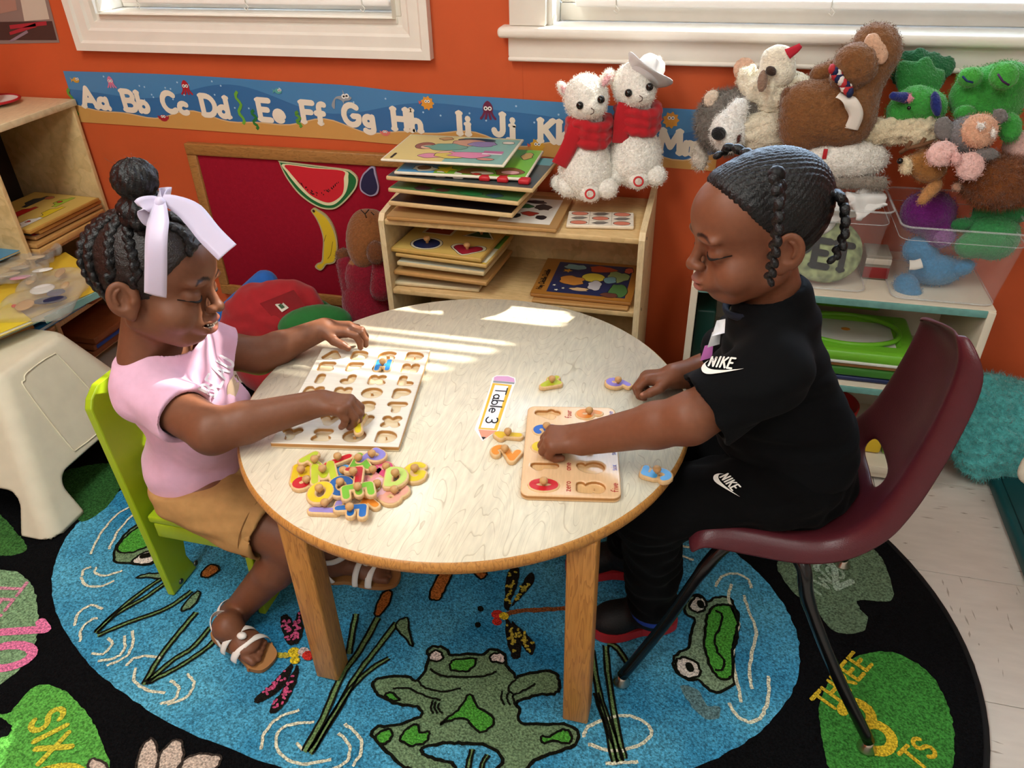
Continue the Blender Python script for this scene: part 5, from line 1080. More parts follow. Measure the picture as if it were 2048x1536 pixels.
for ch,col,lab in (('0','#C8242B','red number zero piece set in the number board'),('9','#E08A3A','orange number nine piece set in the top of the number board'),('3','#2A62B8','blue number three piece beside the fist on the number board'),('2','#E2C21C','yellow number piece under the fist on the number board'),('7','#6CC6C0','teal number seven piece behind the wrist on the number board')):
    piece(ch,col,.034,tw(NC[ch],TZ+.0045),ang+pi/2,lab,'number pieces','number_piece')
for ch,col,px,a,lab in (('4','#B7BE2C',(1104,768),150,'lime number four piece lying above the number board'),('9','#8B79C9',(1236,770),75,'purple number nine piece lying by the far hand'),('1','#DDB62A',(1016,874),95,'yellow number one piece touching the pencil sign'),('2','#E28B2E',(1010,908),75,'orange number two piece beside the number board'),('5','#4FA3DC',(1313,950),82,'light blue number five piece at the table edge')):
    piece(ch,col,.036,Zp(*px,TZ+.004)*np.array((1,1,0))+np.array((0,0,TZ+.0004)),math.radians(a),lab,'number pieces','number_piece')
# heap of letters
cz=lambda x,y:(480+x*.306,590+y*.306)
HEAP=[('N','#DDBB22',(405,1170),20,0,'yellow letter N at the left end of the heap'),('S','#C8202A',(440,1235),100,0,'red letter lying under the yellow ones at the left of the heap'),('S','#5C9BD6',(680,1175),40,0,'pale blue letter buried in the middle of the heap'),('R','#D64C7B',(960,1150),60,0,'rose letter at the back right of the heap'),('G','#DDC52A',(1145,1160),10,0,'yellow letter G at the far right of the heap'),('J','#E59A9A',(872,1170),10,0,'pink letter J behind the red L in the heap'),('C','#E7B9C4',(900,1262),200,0,'pale pink letter C right of the green E'),('X','#E2892E',(832,1335),30,0,'orange letter X behind the blue F'),('L','#9D8BCB',(560,1388),100,0,'lilac letter L at the bottom left of the heap'),('B','#E8A48F',(1012,1302),-25,0,'salmon letter B at the lower right of the heap'),('O','#E0C21E',(525,1290),20,1,'yellow letter O at the front of the heap'),('Q','#1F5A9E',(660,1250),30,1,'dark blue letter Q in the middle of the heap'),('T','#B9C73A',(490,1098),60,1,'lime letter at the back left of the heap'),('M','#B8C22E',(545,1160),30,1,'lime letter M on the left of the heap'),('I','#C8222B',(640,1082),-40,1,'red letter I at the back of the heap'),('A','#6FAE34',(780,1092),25,1,'green letter A at the back of the heap'),('P','#8E83CC',(862,1064),-20,1,'lilac letter P at the back right of the heap'),('L','#B8202A',(742,1182),-160,2,'red letter L lying across the middle of the heap'),('D','#BFD46A',(1018,1190),15,1,'pale green letter D at the right of the heap'),('E','#77B532',(770,1275),-60,2,'green letter E at the front of the heap'),('F','#1E63AB',(720,1415),-70,1,'blue letter F at the front edge of the heap')]
for ch,col,p,a,lay,lab in HEAP:
    q=Zp(*cz(*p),TZ+.006+lay*.009); piece(ch,col,.036,(q[0],q[1],TZ+.0004+lay*.0082),math.radians(a),lab,'letter pieces',tilt=(random.uniform(-.06,.06)*lay,random.uniform(-.06,.06)*lay))
# pencil-shaped table sign
cf=lambda x,y:(900+x*.2441,680+y*.2441); sg=empty('table_sign',Zp(985,820,TZ),'pencil-shaped paper sign taped flat on the table reading Table 3','sign')
def flatpoly(name,px,col,z,parent,conv=cf): 
    V,F=polyF([Zp(*conv(*p),z)[:2] for p in px]); return flat(name,V,F,plain(col,.45),lambda a,b:(a,b,z),parent)
flatpoly('laminate',[(345,310),(380,288),(480,290),(535,310),(540,345),(520,390),(400,740),(265,828),(200,730),(330,380),(338,340)],'#F4F3F0',TZ+.0004,sg)
flatpoly('eraser',[(362,305),(385,296),(475,297),(525,315),(530,345),(358,330)],'#DDA6D0',TZ+.0006,sg); flatpoly('ferrule',[(356,332),(530,347),(525,362),(352,348)],'#9A9BA0',TZ+.0006,sg)
flatpoly('barrel',[(350,352),(508,368),(385,740),(232,728)],'#E7B93C',TZ+.0006,sg); flatpoly('card',[(368,368),(478,378),(362,725),(252,718)],'#F1F0F4',TZ+.0008,sg); flatpoly('wood_point',[(232,732),(382,744),(290,808),(262,806)],'#DE9A7E',TZ+.0006,sg); flatpoly('lead',[(258,792),(296,796),(272,818)],'#17151A',TZ+.0008,sg)
V,F,w_=letters('Table 3',1,.11,gap=.02); o0=Zp(*cf(462,395),TZ+.001); o1=Zp(*cf(372,690),TZ+.001); uu=(o1-o0)/w_; vv=np.cross((0,0,1.),uu); vv=vv/np.linalg.norm(vv)*.020; flat('lettering',V,F,plain('#101014',.5),lambda a,b:o0+uu*a+vv*(b-.9),sg)
# ================================================================ puzzles on the shelves
PAL=['#D9A23A','#C8472F','#3C7F52','#3A6BB0','#E8DFC8','#8A4B2A','#D77B92','#4B8F8A','#2B2A3A','#B7BE3A']
def pic(parent, fr, w, h, items, z, rough=.35):
    """printed picture on a board: coloured shapes with thin dark outlines; items of (shape, cx, cy, sx, sy, colour)"""
    for k,(sh,cx,cy,sx_,sy_,col) in enumerate(items):
        if sh=='r': P=[(-1,-1),(1,-1),(1,1),(-1,1)]
        elif sh=='o': P=[(math.cos(a),math.sin(a)) for a in np.linspace(0,2*pi,18,endpoint=False)]
        elif sh=='h': P=[(0,-1),(.55,-.4),(1,.25),(.85,.8),(.45,.9),(0,.5),(-.45,.9),(-.85,.8),(-1,.25),(-.55,-.4)]
        elif sh=='s': P=[((1 if i%2==0 else .5)*math.cos(pi*i/5),(1 if i%2==0 else .5)*math.sin(pi*i/5)) for i in range(10)]
        elif sh=='t': P=[(-1,-.8),(1,-.8),(0,1)]
        elif sh=='l': P=[(-1,-.2),(-.4,-.75),(.4,-.6),(1,.2),(.4,.75),(-.4,.6)]
        elif sh=='c': P=[(-1,-.5),(-1,.1),(-.6,.2),(-.35,.9),(.4,.9),(.65,.2),(1,.05),(1,-.5)]
        else:
            rs=np.random.RandomState(int(abs(cx*9999+cy*777))%9999); n=14; P=[((.75+.45*rs.rand())*math.cos(2*pi*i/n),(.75+.45*rs.rand())*math.sin(2*pi*i/n)) for i in range(n)]
        if sh in 'ohb': P=smoothpts(P,2,True)
        P=[(cx*w+p[0]*sx_*w,cy*h+p[1]*sy_*h) for p in P]; zz=z+.0002+k*.00004
        V,F=polyF(P); o=flat('picture_shape',V,F,plain(col,rough),lambda a,b,zz=zz:fr(a,b,zz),parent)
        if sh!='r': V,F=strip2d(P,.0016,True); flat('picture_outline',V,F,plain('#2A2320',rough),lambda a,b,zz=zz:fr(a,b,zz+.00002),o)
def puzzle(label, FL, FR, depth, zt, th=.010, base='#D8B276', face=None, inset=.0, items=(), yf=None, skew=0, edge=None, knobs=(), group='wooden puzzles on the shelves', name='wooden_puzzle'):
    """board whose front-left and front-right top corners are seen at pixels FL, FR at height zt"""
    a,b=Zp(*FL,zt),Zp(*FR,zt); u=b-a; w=np.linalg.norm(u); u/=w; v=np.cross((0,0,1.),u); o=a
    r=empty(name,(a+b)/2+v*depth/2-np.array((0,0,th)),label,'puzzle',group)
    Rm=np.stack([u,v,np.array((0,0,1.))],1); c=o+u*w/2+v*depth/2
    MB().rbox(c-np.array((w/2,depth/2,th)),c+np.array((w/2,depth/2,0)),.003,2,Rm,c).build('board',mat('puzzle_edge_'+base.lstrip('#'),base,.5,var=.06,vscale=60),r)
    fr=lambda p,q,z: o+u*p+v*q+np.array((0,0,z-zt))
    if face:
        P=[(inset,inset),(w-inset,inset),(w-inset,depth-inset),(inset,depth-inset)]; V,F=polyF(P); flat('picture',V,F,plain(face,.3),lambda p,q:fr(p,q,zt+.00015),r)
    pic(r,fr,w,depth,items,zt)
    for kx,ky in knobs: MB().lathe([(.004,0),(.0035,.004),(.0075,.008),(.009,.012),(.007,.016),(.002,.018)],fr(kx*w,ky*depth,zt),12).build('knob',M_knob,r)
    return r,fr,w
def zat(px,py,y): return Yp(px,py,y)[2]
yf=1.618
# stack on top of the plywood shelf, from the bottom up
r,fr,w=puzzle('wide wood-framed puzzle with a spotted picture, lowest on the shelf top',(772,432),(1113,458),.20,.5795,.011,'#B88A52','#B08A58',.0,[('r',.80,.50,.15,.40,'#E7E4DC'),('b',.72,.30,.04,.08,'#20242A'),('b',.80,.40,.05,.07,'#B23A30'),('b',.86,.62,.05,.09,'#2A2C30'),('b',.75,.62,.05,.07,'#3B7A4A'),('b',.88,.30,.035,.06,'#20242A'),('b',.80,.78,.06,.06,'#2A2C30'),('b',.70,.47,.03,.05,'#20242A')])
puzzle('black-topped puzzle, second from the bottom of the shelf-top stack',(776,402),(1025,428),.19,zat(776,402,yf),.011,'#D5B684','#17161A',.004,[('b',.3,.2,.1,.08,'#2C2A33'),('b',.6,.2,.12,.07,'#24222B')])
puzzle('green-topped puzzle in the middle of the shelf-top stack',(775,376),(1037,404),.20,zat(775,376,yf),.010,'#D5B684','#4E7E4A',.003,[('b',.25,.12,.06,.08,'#5B3A44'),('b',.40,.12,.05,.06,'#6A3F3A'),('b',.62,.12,.10,.08,'#2F8A4A'),('b',.8,.12,.06,.07,'#3A5F6A')])
r,fr,w=puzzle('grey puzzle with raised red and white blocks, third from the top of the stack',(771,352),(1066,378),.22,zat(771,352,yf),.010,'#D5B684','#4C5352',.003,[('r',.80,.86,.18,.12,'#5E9FA8'),('b',.75,.80,.06,.05,'#57A34B')])
for x_,c_ in ((.36,'#E9E4D8'),(.48,'#E9E4D8'),(.66,'#C3272F'),(.78,'#C3272F'),(.92,'#C3272F')):
    p=fr(x_*w,.03,0); zt=zat(771,352,yf); MB().rbox((p[0]-.013,p[1]-.012,zt),(p[0]+.013,p[1]+.012,zt+.012),.004,2).build('block',plain(c_,.4),r)
puzzle('bright puzzle with a cartoon meal, second from the top of the stack',(787,343),(1052,357),.21,zat(787,343,yf),.007,'#E8E0CC','#7DBD3C',.004,[('r',.16,.3,.14,.28,'#5AA3D6'),('b',.20,.16,.10,.10,'#EDE9DD'),('o',.20,.18,.05,.07,'#8A5A33'),('s',.37,.16,.10,.13,'#E8D21F'),('b',.58,.14,.12,.10,'#8C5A2E'),('o',.66,.10,.09,.05,'#E8E2D2'),('b',.62,.05,.04,.03,'#C8322B'),('b',.85,.18,.11,.12,'#8C5A2E'),('o',.86,.16,.07,.06,'#D9A0A0'),('b',.9,.75,.05,.12,'#C9A25A')])
r,fr,w=puzzle('picture puzzle of people in pink and teal, on top of the shelf-top stack',(760,318),(1008,331),.205,zat(760,318,yf),.006,'#E4DCC6','#C9BE86',.005,[('r',.74,.48,.24,.46,'#7FAFA4'),('r',.26,.48,.24,.46,'#D8C47E'),('o',.62,.86,.16,.07,'#2E3436'),('b',.58,.74,.14,.12,'#C79478'),('b',.70,.72,.12,.10,'#8E7FA8'),('o',.24,.56,.08,.13,'#9A5A48'),('o',.27,.52,.06,.08,'#E2B79B'),('b',.42,.54,.17,.13,'#6FA18E'),('o',.48,.28,.09,.12,'#E6B8A0'),('b',.36,.20,.10,.08,'#D58CA6'),('b',.52,.24,.14,.10,'#D3C05A'),('b',.66,.30,.16,.12,'#D887A8'),('r',.84,.42,.08,.05,'#B56A94'),('r',.84,.36,.08,.02,'#E4DCE0'),('o',.82,.17,.07,.04,'#C98A7A'),('o',.90,.80,.05,.05,'#E0D7C8'),('b',.36,.86,.06,.06,'#C99A5A')])
zt=zat(760,318,yf); V,F=ribbon2d([(0,0),(.030,0)],.006); flat('brand_mark',V,F,plain('#2A2620',.5),lambda a,b:fr(.022-b,.014+a,zt+.0012),r)
# tic-tac-toe board in front of the llamas
r,fr,w=puzzle('square white game board with basketballs and footballs on the shelf top',(1132,449),(1268,453),.085,.577,.009,'#E9DCC4','#EFE6D6',.002,[(k_,.18+.32*i,.18+.32*j,.125,.13,c_) for i in range(3) for j in range(3) for k_,c_ in [(('o','#D9826B') if (i+j)%2==0 else ('l','#7E7A74'))]],name='game_board')
for k in (1,2):
    for P in ([(w*k/3,.004),(w*k/3,.081)],[(.004,.085*k/3),(w-.004,.085*k/3)]): V,F=ribbon2d(P,.0016); flat('grid_line',V,F,plain('#C9BFAE',.5),lambda a,b:fr(a,b,.5778),r)
# middle shelf, left stack
yf=1.622
puzzle('plain pale board at the bottom of the middle-shelf stack',(787,563),(958,578),.20,max(.3945,zat(787,563,yf)),.010,'#D9C9A2','#CFC2A0',.003)
puzzle('thick tan board, second from the bottom of the middle-shelf stack',(786,541),(973,565),.20,zat(786,541,yf),.011,'#C49358','#C79C62',.003)
puzzle('pale puzzle board in the middle of the middle-shelf stack',(793,523),(968,545),.20,zat(793,523,yf),.011,'#D8BD8C','#DCE0CC',.003)
puzzle('yellow and green edged board, second from the top of the middle-shelf stack',(790,506),(973,530),.21,zat(790,506,yf),.010,'#CDA765','#D9B94A',.003,[('r',.93,.25,.05,.2,'#E3E0C8'),('r',.93,.65,.05,.2,'#5E9A3C')])
r,fr,w=puzzle('yellow peg puzzle with a blue circle and a red heart on the middle shelf',(780,495),(962,518),.20,zat(780,495,yf),.011,'#C9A055','#DDBB66',.004,[('o',.32,.24,.17,.18,'#E9E2C8'),('o',.32,.24,.14,.145,'#1E2C5C'),('h',.78,.20,.19,.17,'#E9E2C8'),('h',.78,.20,.155,.135,'#A31E36'),('r',.32,.72,.17,.18,'#E9E2C8'),('r',.32,.72,.14,.15,'#9C3E24'),('t',.78,.72,.18,.18,'#E9E2C8'),('t',.78,.72,.14,.14,'#2E6A3C')],knobs=[(.32,.26),(.78,.22),(.32,.72),(.78,.70)])
# middle shelf, right
yf=1.628
puzzle('plain board underneath the nursery rhyme puzzle',(1063,600),(1256,618),.20,max(.3925,zat(1063,600,yf)),.008,'#B98A50','#B98A50',.003)
zt=max(.4035,zat(1060,586,yf)); r,fr,w=puzzle('brown framed nursery rhyme puzzle with a night picture on the middle shelf',(1060,586),(1262,605),.205,zt,.010,'#A9743A','#A8702F',.0,[('r',.54,.50,.39,.42,'#27305A'),('b',.84,.25,.10,.18,'#4F7A44'),('b',.80,.62,.12,.14,'#8FA56A'),('b',.62,.80,.15,.10,'#B5482E'),('b',.34,.80,.12,.08,'#7FA7A8'),('o',.56,.55,.12,.12,'#E3CE4A'),('b',.36,.42,.13,.13,'#D08A3E'),('b',.60,.34,.08,.12,'#C9C4C8'),('b',.74,.52,.07,.09,'#76A5B0'),('s',.24,.14,.03,.03,'#E8E6DA'),('s',.30,.20,.025,.03,'#E8E6DA'),('s',.20,.26,.025,.03,'#E8E6DA'),('b',.46,.20,.10,.05,'#D9B58A'),('b',.78,.12,.09,.07,'#6A3F35'),('s',.27,.68,.06,.06,'#D79A3A'),('b',.90,.82,.05,.09,'#C65A48')])
V,F,w_=letters('Hey Diddle Diddle',.013,.0024); flat('title_print',V,F,plain('#1B1410',.5),lambda a,b:fr(.022-b,.025+a,zt+.0008),r)
r=empty('toy_box',(-.48,1.72,.0605),'dark green lidded box on the lowest board of the plywood shelf','box'); bx('body',(-.70,1.63,.061),(-.30,1.83,.25),plain('#2A4A30',.5),r); bx('lid',(-.705,1.625,.2505),(-.295,1.835,.275),plain('#C9B48A',.5),r)
# ================================================================ left cabinet contents
def yboard(label, p0, p1, depth, zt, th, base, face, items=(), inset=.004, group='wooden puzzles in the cabinet', name='wooden_puzzle'):
    """board in the cabinet: its front edge (towards +x) runs from pixel p0 (near) to p1 (far)"""
    a,b=Zp(*p0,zt),Zp(*p1,zt); u=b-a; w=np.linalg.norm(u); u/=w; v=np.cross((0,0,1.),u); c=a+u*w/2+v*depth/2
    r=empty(name,c-np.array((0,0,th)),label,'puzzle' if name=='wooden_puzzle' else name.split('_')[-1],group); Rm=np.stack([u,v,np.array((0,0,1.))],1)
    MB().rbox(c-np.array((w/2,depth/2,th)),c+np.array((w/2,depth/2,0)),.002,2,Rm,c).build('board',mat('puzzle_edge_'+base.lstrip('#'),base,.5,var=.06,vscale=60),r)
    fr=lambda p,q,z: a+u*p+v*q+np.array((0,0,z-zt))
    if face: V,F=polyF([(inset,inset),(w-inset,inset),(w-inset,depth-inset),(inset,depth-inset)]); flat('picture',V,F,plain(face,.35),lambda p,q:fr(p,q,zt+.00015),r)
    pic(r,fr,w,depth,items,zt); return r,fr,w
yboard('plain tan board at the bottom of the cabinet puzzle stack',(78,500),(212,428),.25,.424,.016,'#C79A5E','#C79A5E')
yboard('thin tan board, second lowest in the cabinet puzzle stack',(72,490),(208,418),.25,.438,.011,'#B98A50','#B98A50')
yboard('blue picture puzzle with a striped edge in the cabinet stack',(70,474),(204,408),.24,.452,.010,'#B08552','#6C93B0',[('r',.5,.06,.48,.03,'#C8302E'),('r',.2,.3,.15,.2,'#E6E0D0'),('b',.6,.3,.2,.15,'#3A6BB0')])
yboard('orange board under the vehicle puzzle in the cabinet',(78,462),(202,400),.22,.464,.010,'#B8803F','#B8803F')
yboard('yellow vehicle puzzle with toy cars on top of the cabinet stack',(60,462),(198,395),.235,.476,.010,'#B8853F','#D9B45E',[('c',.20,.22,.16,.10,'#E9E5DA'),('h',.21,.25,.03,.03,'#C8302E'),('c',.50,.22,.16,.10,'#E1BF2A'),('c',.42,.55,.17,.10,'#C22C26'),('c',.78,.34,.15,.10,'#A6B93A'),('o',.78,.38,.03,.03,'#C8302E'),('c',.72,.70,.18,.10,'#3A3F4A'),('o',.86,.62,.05,.06,'#C06A4A'),('c',.14,.52,.14,.10,'#33363E'),('r',.10,.84,.08,.08,'#233A78'),('c',.35,.85,.16,.09,'#C9A05A')])
# lower cabinet: dark boxes
for k,(za,zb,ya,yb_,lab) in enumerate(((.052,.125,1.60,1.80,'reddish wooden puzzle rack on the lowest cabinet shelf'),(.202,.27,1.66,1.80,'brown wooden box on the middle cabinet shelf'))):
    r=empty('wooden_rack',(-1.88,(ya+yb_)/2,za),lab,'rack')
    for i in range(3): z=za+i*(zb-za)/3; bx('tray',(-2.02,ya,z+.001),(-1.745+.012*i,yb_,z+(zb-za)/3-.004),mat('rack_wood','#8A4E2A',.5,var=.1,vscale=40),r)
    if k==0: bx('blue_strip',(-1.745,ya+.01,za+.028),(-1.731,yb_-.01,za+.04),plain('#17459A',.4),r); 
# books and bagged toys on the near shelf
def slab(name,label,cat,pts,th,zt,cols,group=None,extra=None):
    """flat thing with four top corners seen in the photograph"""
    P=[Zp(*p,zt) for p in pts]; r=empty(name,np.mean(P,0)-np.array((0,0,th)),label,cat,group); Q=[(p[0],p[1]) for p in P]
    a=sum(Q[k][0]*Q[(k+1)%4][1]-Q[(k+1)%4][0]*Q[k][1] for k in range(4)); Q=Q if a>0 else Q[::-1]
    MB().prism(Q,zt-th+.0012,zt-.0012).build('pages',plain(cols[1],.7),r); c=np.mean(Q,0); Q2=[tuple(c+(np.array(q)-c)*1.012) for q in Q]
    MB().prism(Q2,zt-.0012,zt).build('cover',plain(cols[0],.35),r); MB().prism(Q2,zt-th,zt-th+.0012).build('cover',plain(cols[2] if len(cols)>2 else cols[0],.35),r); return r
slab('picture_book','bright blue large book at the bottom of the pile in the cabinet','book',[(-60,740),(168,604),(60,540),(-120,640)],.010,.335,('#2E86C4','#DDE6E8'))
slab('wooden_puzzle','orange wooden puzzle between the books in the cabinet pile','puzzle',[(-60,690),(64,645),(40,610),(-80,650)],.016,.352,('#C77B2E','#C9863E'))
r=slab('picture_book','teal-spined hardback in the cabinet pile','book',[(-40,678),(228,566),(130,505),(-90,590)],.018,.376,('#E0B93A','#E8DFC4','#7FA9A0'))
a_,b_2=Zp(90,640,.367),Zp(228,572,.367); n_=np.array((b_2-a_)[[1,0,2]])*np.array((1,-1,0)); n_/=np.linalg.norm(n_); n_=n_*np.sign(n_[0])
MB().box(-np.array((np.linalg.norm(b_2-a_)/2,.002,.0085)),np.array((np.linalg.norm(b_2-a_)/2,.002,.0085)),rotz(math.atan2((b_2-a_)[1],(b_2-a_)[0])),(0,0,0)).build('spine',plain('#7FA9A0',.4),r,True).location=Vector([float(q) for q in ((a_+b_2)/2-np.array(wloc(r))+n_*.002)])
slab('picture_book','yellow cartoon book at the near end of the cabinet pile','book',[(-60,690),(62,640),(14,600),(-80,640)],.008,.386,('#E3C832','#EFE8C8'))
bgm=mat('clear_bag','#C9C4BA',.12,alpha=.28,spec=.6)
bg=empty('toy_bag',Zp(90,600,.378),'clear plastic bag of wooden dress-up figures on the teal book','bag')
S=SDF(); c=Zp(95,588,.392); S.add(rbx(c,(.085,.135,.012),.010,rotz(.35)),.01); link('bag_film',S.mesh('bag_film',.005,(),None,0,disp=wrink(.003,70,4)),bgm,bg)
for nm,px,py,sx_,sy_,col in (('figure_head',50,610,.022,.03,'#C99A5E'),('figure_shirt',85,578,.03,.03,'#E6E2DC'),('figure_nose',28,612,.006,.006,'#D23A2A'),('figure_arm',62,560,.012,.028,'#CFA469'),('figure_arm',130,570,.010,.02,'#CFA469'),('figure_shorts',112,585,.022,.02,'#2A2F5C'),('figure_leg',120,545,.012,.03,'#C99A5E'),('figure_trousers',100,600,.04,.02,'#1E2446'),('figure_shoe',175,545,.015,.012,'#D7D4DA')):
    p=Zp(px,py,.396); MB().ball(p,(sx_,sy_,.004),14,rotz(.5)).build(nm,plain(col,.55),bg)
bg=empty('toy_bag',Zp(50,520,.40),'second clear bag of wooden figures behind the first one','bag'); c=Zp(45,528,.405); S=SDF(); S.add(rbx(c,(.07,.10,.012),.010,rotz(.4)),.01); link('bag_film',S.mesh('bag_film',.005,(),None,0,disp=wrink(.003,70,6)),bgm,bg)
for nm,px,py,col in (('figure_leg',70,515,'#D9B98C'),('figure_body',40,535,'#B9A58C'),('figure_arm',20,548,'#C9B08A'),('figure_shirt',85,540,'#E8E2DA'),('figure_band',40,555,'#C98A9A')): MB().ball(Zp(px,py,.408),(.026,.012,.003),12,rotz(.6)).build(nm,plain(col,.55),bg)
slab('wooden_puzzle','small blue board with a wooden bear figure at the left edge','puzzle',[(-30,530),(58,492),(20,482),(-40,495)],.006,.43,('#4F8FB5','#C9A66A'))
# cup and saucer on the cabinet
sc2=empty('saucer',Zp(-6,215,.748),'white saucer with a red rim on the cabinet top','saucer'); c=Zp(-10,208,.748)
MB().lathe([(.03,.0),(.035,.002),(.062,.010),(.066,.013),(.060,.012),(.034,.005),(.001,.004)],(c[0],c[1],.7464),32).build('dish',plain('#E6E3DC',.25),sc2); MB().tube([(c[0]+.064*math.cos(a),c[1]+.064*math.sin(a),.7464+.0118) for a in np.linspace(0,2*pi,40,endpoint=False)],.0035,8,close=True).build('rim',plain('#B3222A',.3),sc2)
cu=empty('cup',(c[0]-.012,c[1],.751),'white cup standing on the red-rimmed saucer','cup'); MB().lathe([(.018,.0),(.024,.02),(.030,.05),(.032,.065),(.030,.065),(.022,.02),(.002,.004)],(c[0]-.012,c[1],.7512),24).build('bowl',plain('#DAD8D2',.25),cu); MB().tube([(c[0]+.012,c[1]-.012,.76),(c[0]+.028,c[1]-.026,.772),(c[0]+.026,c[1]-.024,.79),(c[0]+.016,c[1]-.014,.80)],.003,8).build('handle',plain('#DAD8D2',.25),cu)
# ================================================================ alphabet strip on the wall
YS=YW-.0014
st=empty('alphabet_strip',Yp(700,230,YW),'blue undersea alphabet strip reading Aa to Mm along the wall','banner')
topc=[(126,142),(342,149),(581,164),(700,171),(821,185),(992,195),(1231,212),(1350,217),(1450,223)]; botc=[(162,244),(342,256),(513,268),(700,280),(752,285),(1000,306),(1200,322),(1334,335),(1440,343)]
def curve(px):
    P=smoothpts([Yp(*p,YS) for p in px],6); xs_=[p[0] for p in P]; zs_=[p[2] for p in P]; return lambda x: float(np.interp(x,xs_,zs_))
tz,bz=curve(topc),curve(botc); sx0,sx1=Yp(126,142,YS)[0],Yp(1445,225,YS)[0]; N_=70; X_=np.linspace(sx0,sx1,N_)
def stripband(name,f0,f1,m,dy,parent):
    V=[];F=[]
    for x in X_: V+=[(x,YS-dy,f0(x)),(x,YS-dy,f1(x))]
    for i in range(N_-1): F.append((2*i,2*i+2,2*i+3,2*i+1))
    return link(name,mesh(name,V,F),m,parent)
P_=lambda c:plain(c,.28)
stripband('paper',bz,tz,P_('#4C86B8'),0,st)
wv=lambda x: bz(x)+.034+.010*math.sin(x*17)+.006*math.sin(x*31+1)
dw=lambda x: bz(x)+.095+.022*math.sin(x*9+.6)+.01*math.sin(x*14)
stripband('deep_water',bz,dw,P_('#3A6FA5'),.0003,st); stripband('sand_rim',bz,lambda x:wv(x)+.003,P_('#D9B787'),.0006,st); stripband('sand',bz,wv,P_('#CF9A55'),.0009,st)
for txt,p in (('Aa',(170,212)),('Bb',(252,219)),('Cc',(330,222)),('Dd',(408,229)),('Ee',(521,238)),('Ff',(607,243)),('Gg',(690,248)),('Hh',(788,257)),('Ii',(914,266)),('Jj',(988,268)),('Kk',(1079,281)),('Ll',(1210,287)),('Mm',(1318,302))):
    o=Yp(*p,YS); h=.050; V,F,w_=letters(txt,h,.0150,serif=.11,squeeze=1.12,gap=.12); flat('letters',V,F,P_('#EFE3CF'),lambda a,b,o=o:(o[0]+a,YS-.0014,o[2]+b-a*.04),st)
def sea(kind,px,py,s,col,flip=1):
    o=Yp(px,py,YS); pl=lambda L:[(p[0]*s*flip,p[1]*s) for p in L]; r=None
    def sh(name,L,c,k,par,sm=True):
        P=pl(L); P=smoothpts(P,3,True) if sm else P; V,F=polyF(P); return flat(name,V,F,P_(c),lambda a,b:(o[0]+a,YS-.0012-.0002*k,o[2]+b),par)
    if kind=='fish': r=sh('fish',[(-.6,0),(-.2,.4),(.4,.35),(.7,0),(.4,-.35),(-.2,-.4)],col,1,st); sh('tail',[(-.5,0),(-1,.4),(-.85,0),(-1,-.4)],col,1.5,r,False)
    if kind=='shark': r=sh('shark',[(-.9,-.3),(-.5,.1),(.1,.25),(.15,.7),(.35,.3),(.9,.1),(.7,-.15),(.2,-.25),(.1,-.5),(-.05,-.2),(-.6,-.1),(-.8,-.9),(-1.05,-.7)],col,1,st)
    if kind=='octo':
        r=sh('octopus',[(-.4,-.1),(-.45,.5),(0,.95),(.45,.5),(.4,-.1)],col,1,st)
        for q in (-.45,-.15,.15,.45): V,F=ribbon2d(pl([(q*.7,-.05),(q*1.1,-.45),(q*1.6,-.7)]),.22*s); flat('arm',V,F,P_(col),lambda a,b:(o[0]+a,YS-.0013,o[2]+b),r)
    if kind=='sun': r=sh('pufferfish',[((1 if i%2==0 else .75)*math.cos(2*pi*i/18),(1 if i%2==0 else .75)*math.sin(2*pi*i/18)) for i in range(18)],col,1,st,False); sh('fin',[(-.8,.1),(-1.3,.3),(-1.2,-.2)],'#D9604A',1.3,r,False)
    if kind=='crab': r=sh('crab',[(-.6,-.3),(-.6,.3),(0,.5),(.6,.3),(.6,-.3),(0,-.5)],col,1,st); sh('claw',[(-.6,.1),(-1,.4),(-.8,-.2)],col,1.2,r); sh('claw',[(.6,.1),(1,.4),(.8,-.2)],col,1.2,r)
    for q in ((.2,.15),(.5,.2)) if kind in ('fish','shark') else ((-.2,.25),(.2,.25)): V,F=polyF([(q[0]*s*flip+.2*s*math.cos(a),q[1]*s+.2*s*math.sin(a)) for a in np.linspace(0,2*pi,10,endpoint=False)]); flat('eye',V,F,P_('#F2F0EA'),lambda a,b:(o[0]+a,YS-.0019,o[2]+b),r); V,F=polyF([(q[0]*s*flip+.09*s*math.cos(a),q[1]*s+.09*s*math.sin(a)) for a in np.linspace(0,2*pi,8,endpoint=False)]); flat('pupil',V,F,P_('#151515'),lambda a,b:(o[0]+a,YS-.0021,o[2]+b),r)
for a in (('fish',152,160,.017,'#C99A3A'),('octo',222,165,.018,'#D77A9A'),('octo',372,176,.022,'#B3262E'),('crab',328,236,.018,'#A82A34'),('fish',556,182,.016,'#5FA9A0'),('shark',684,196,.030,'#9AA0A6'),('sun',855,206,.018,'#E0993A'),('crab',771,266,.015,'#D9766A'),('octo',976,222,.026,'#6E2A48'),('sun',1075,292,.020,'#D9A33A'),('sun',1342,240,.020,'#E0993A')): sea(*a)
for px,py,h,c in ((155,232,.075,'#5E9A3C'),(487,248,.085,'#6FAE3C'),(514,258,.05,'#2F7A3A'),(600,254,.04,'#5E9A3C')):
    o=Yp(px,py,YS); V,F=strip2d([(.006*math.sin(k*1.3),h*k/10) for k in range(11)],.008); flat('seaweed',V,F,P_(c),lambda a,b,o=o:(o[0]+a,YS-.0016,o[2]+b),st)
bb=MB()
for k in range(40):
    x=random.uniform(sx0+.05,sx1-.02); z=random.uniform(bz(x)+.06,tz(x)-.01); bb.put([(x+.0025*math.cos(a),YS-.0011,z+.0025*math.sin(a)) for a in np.linspace(0,2*pi,8,endpoint=False)],[tuple(range(8))])
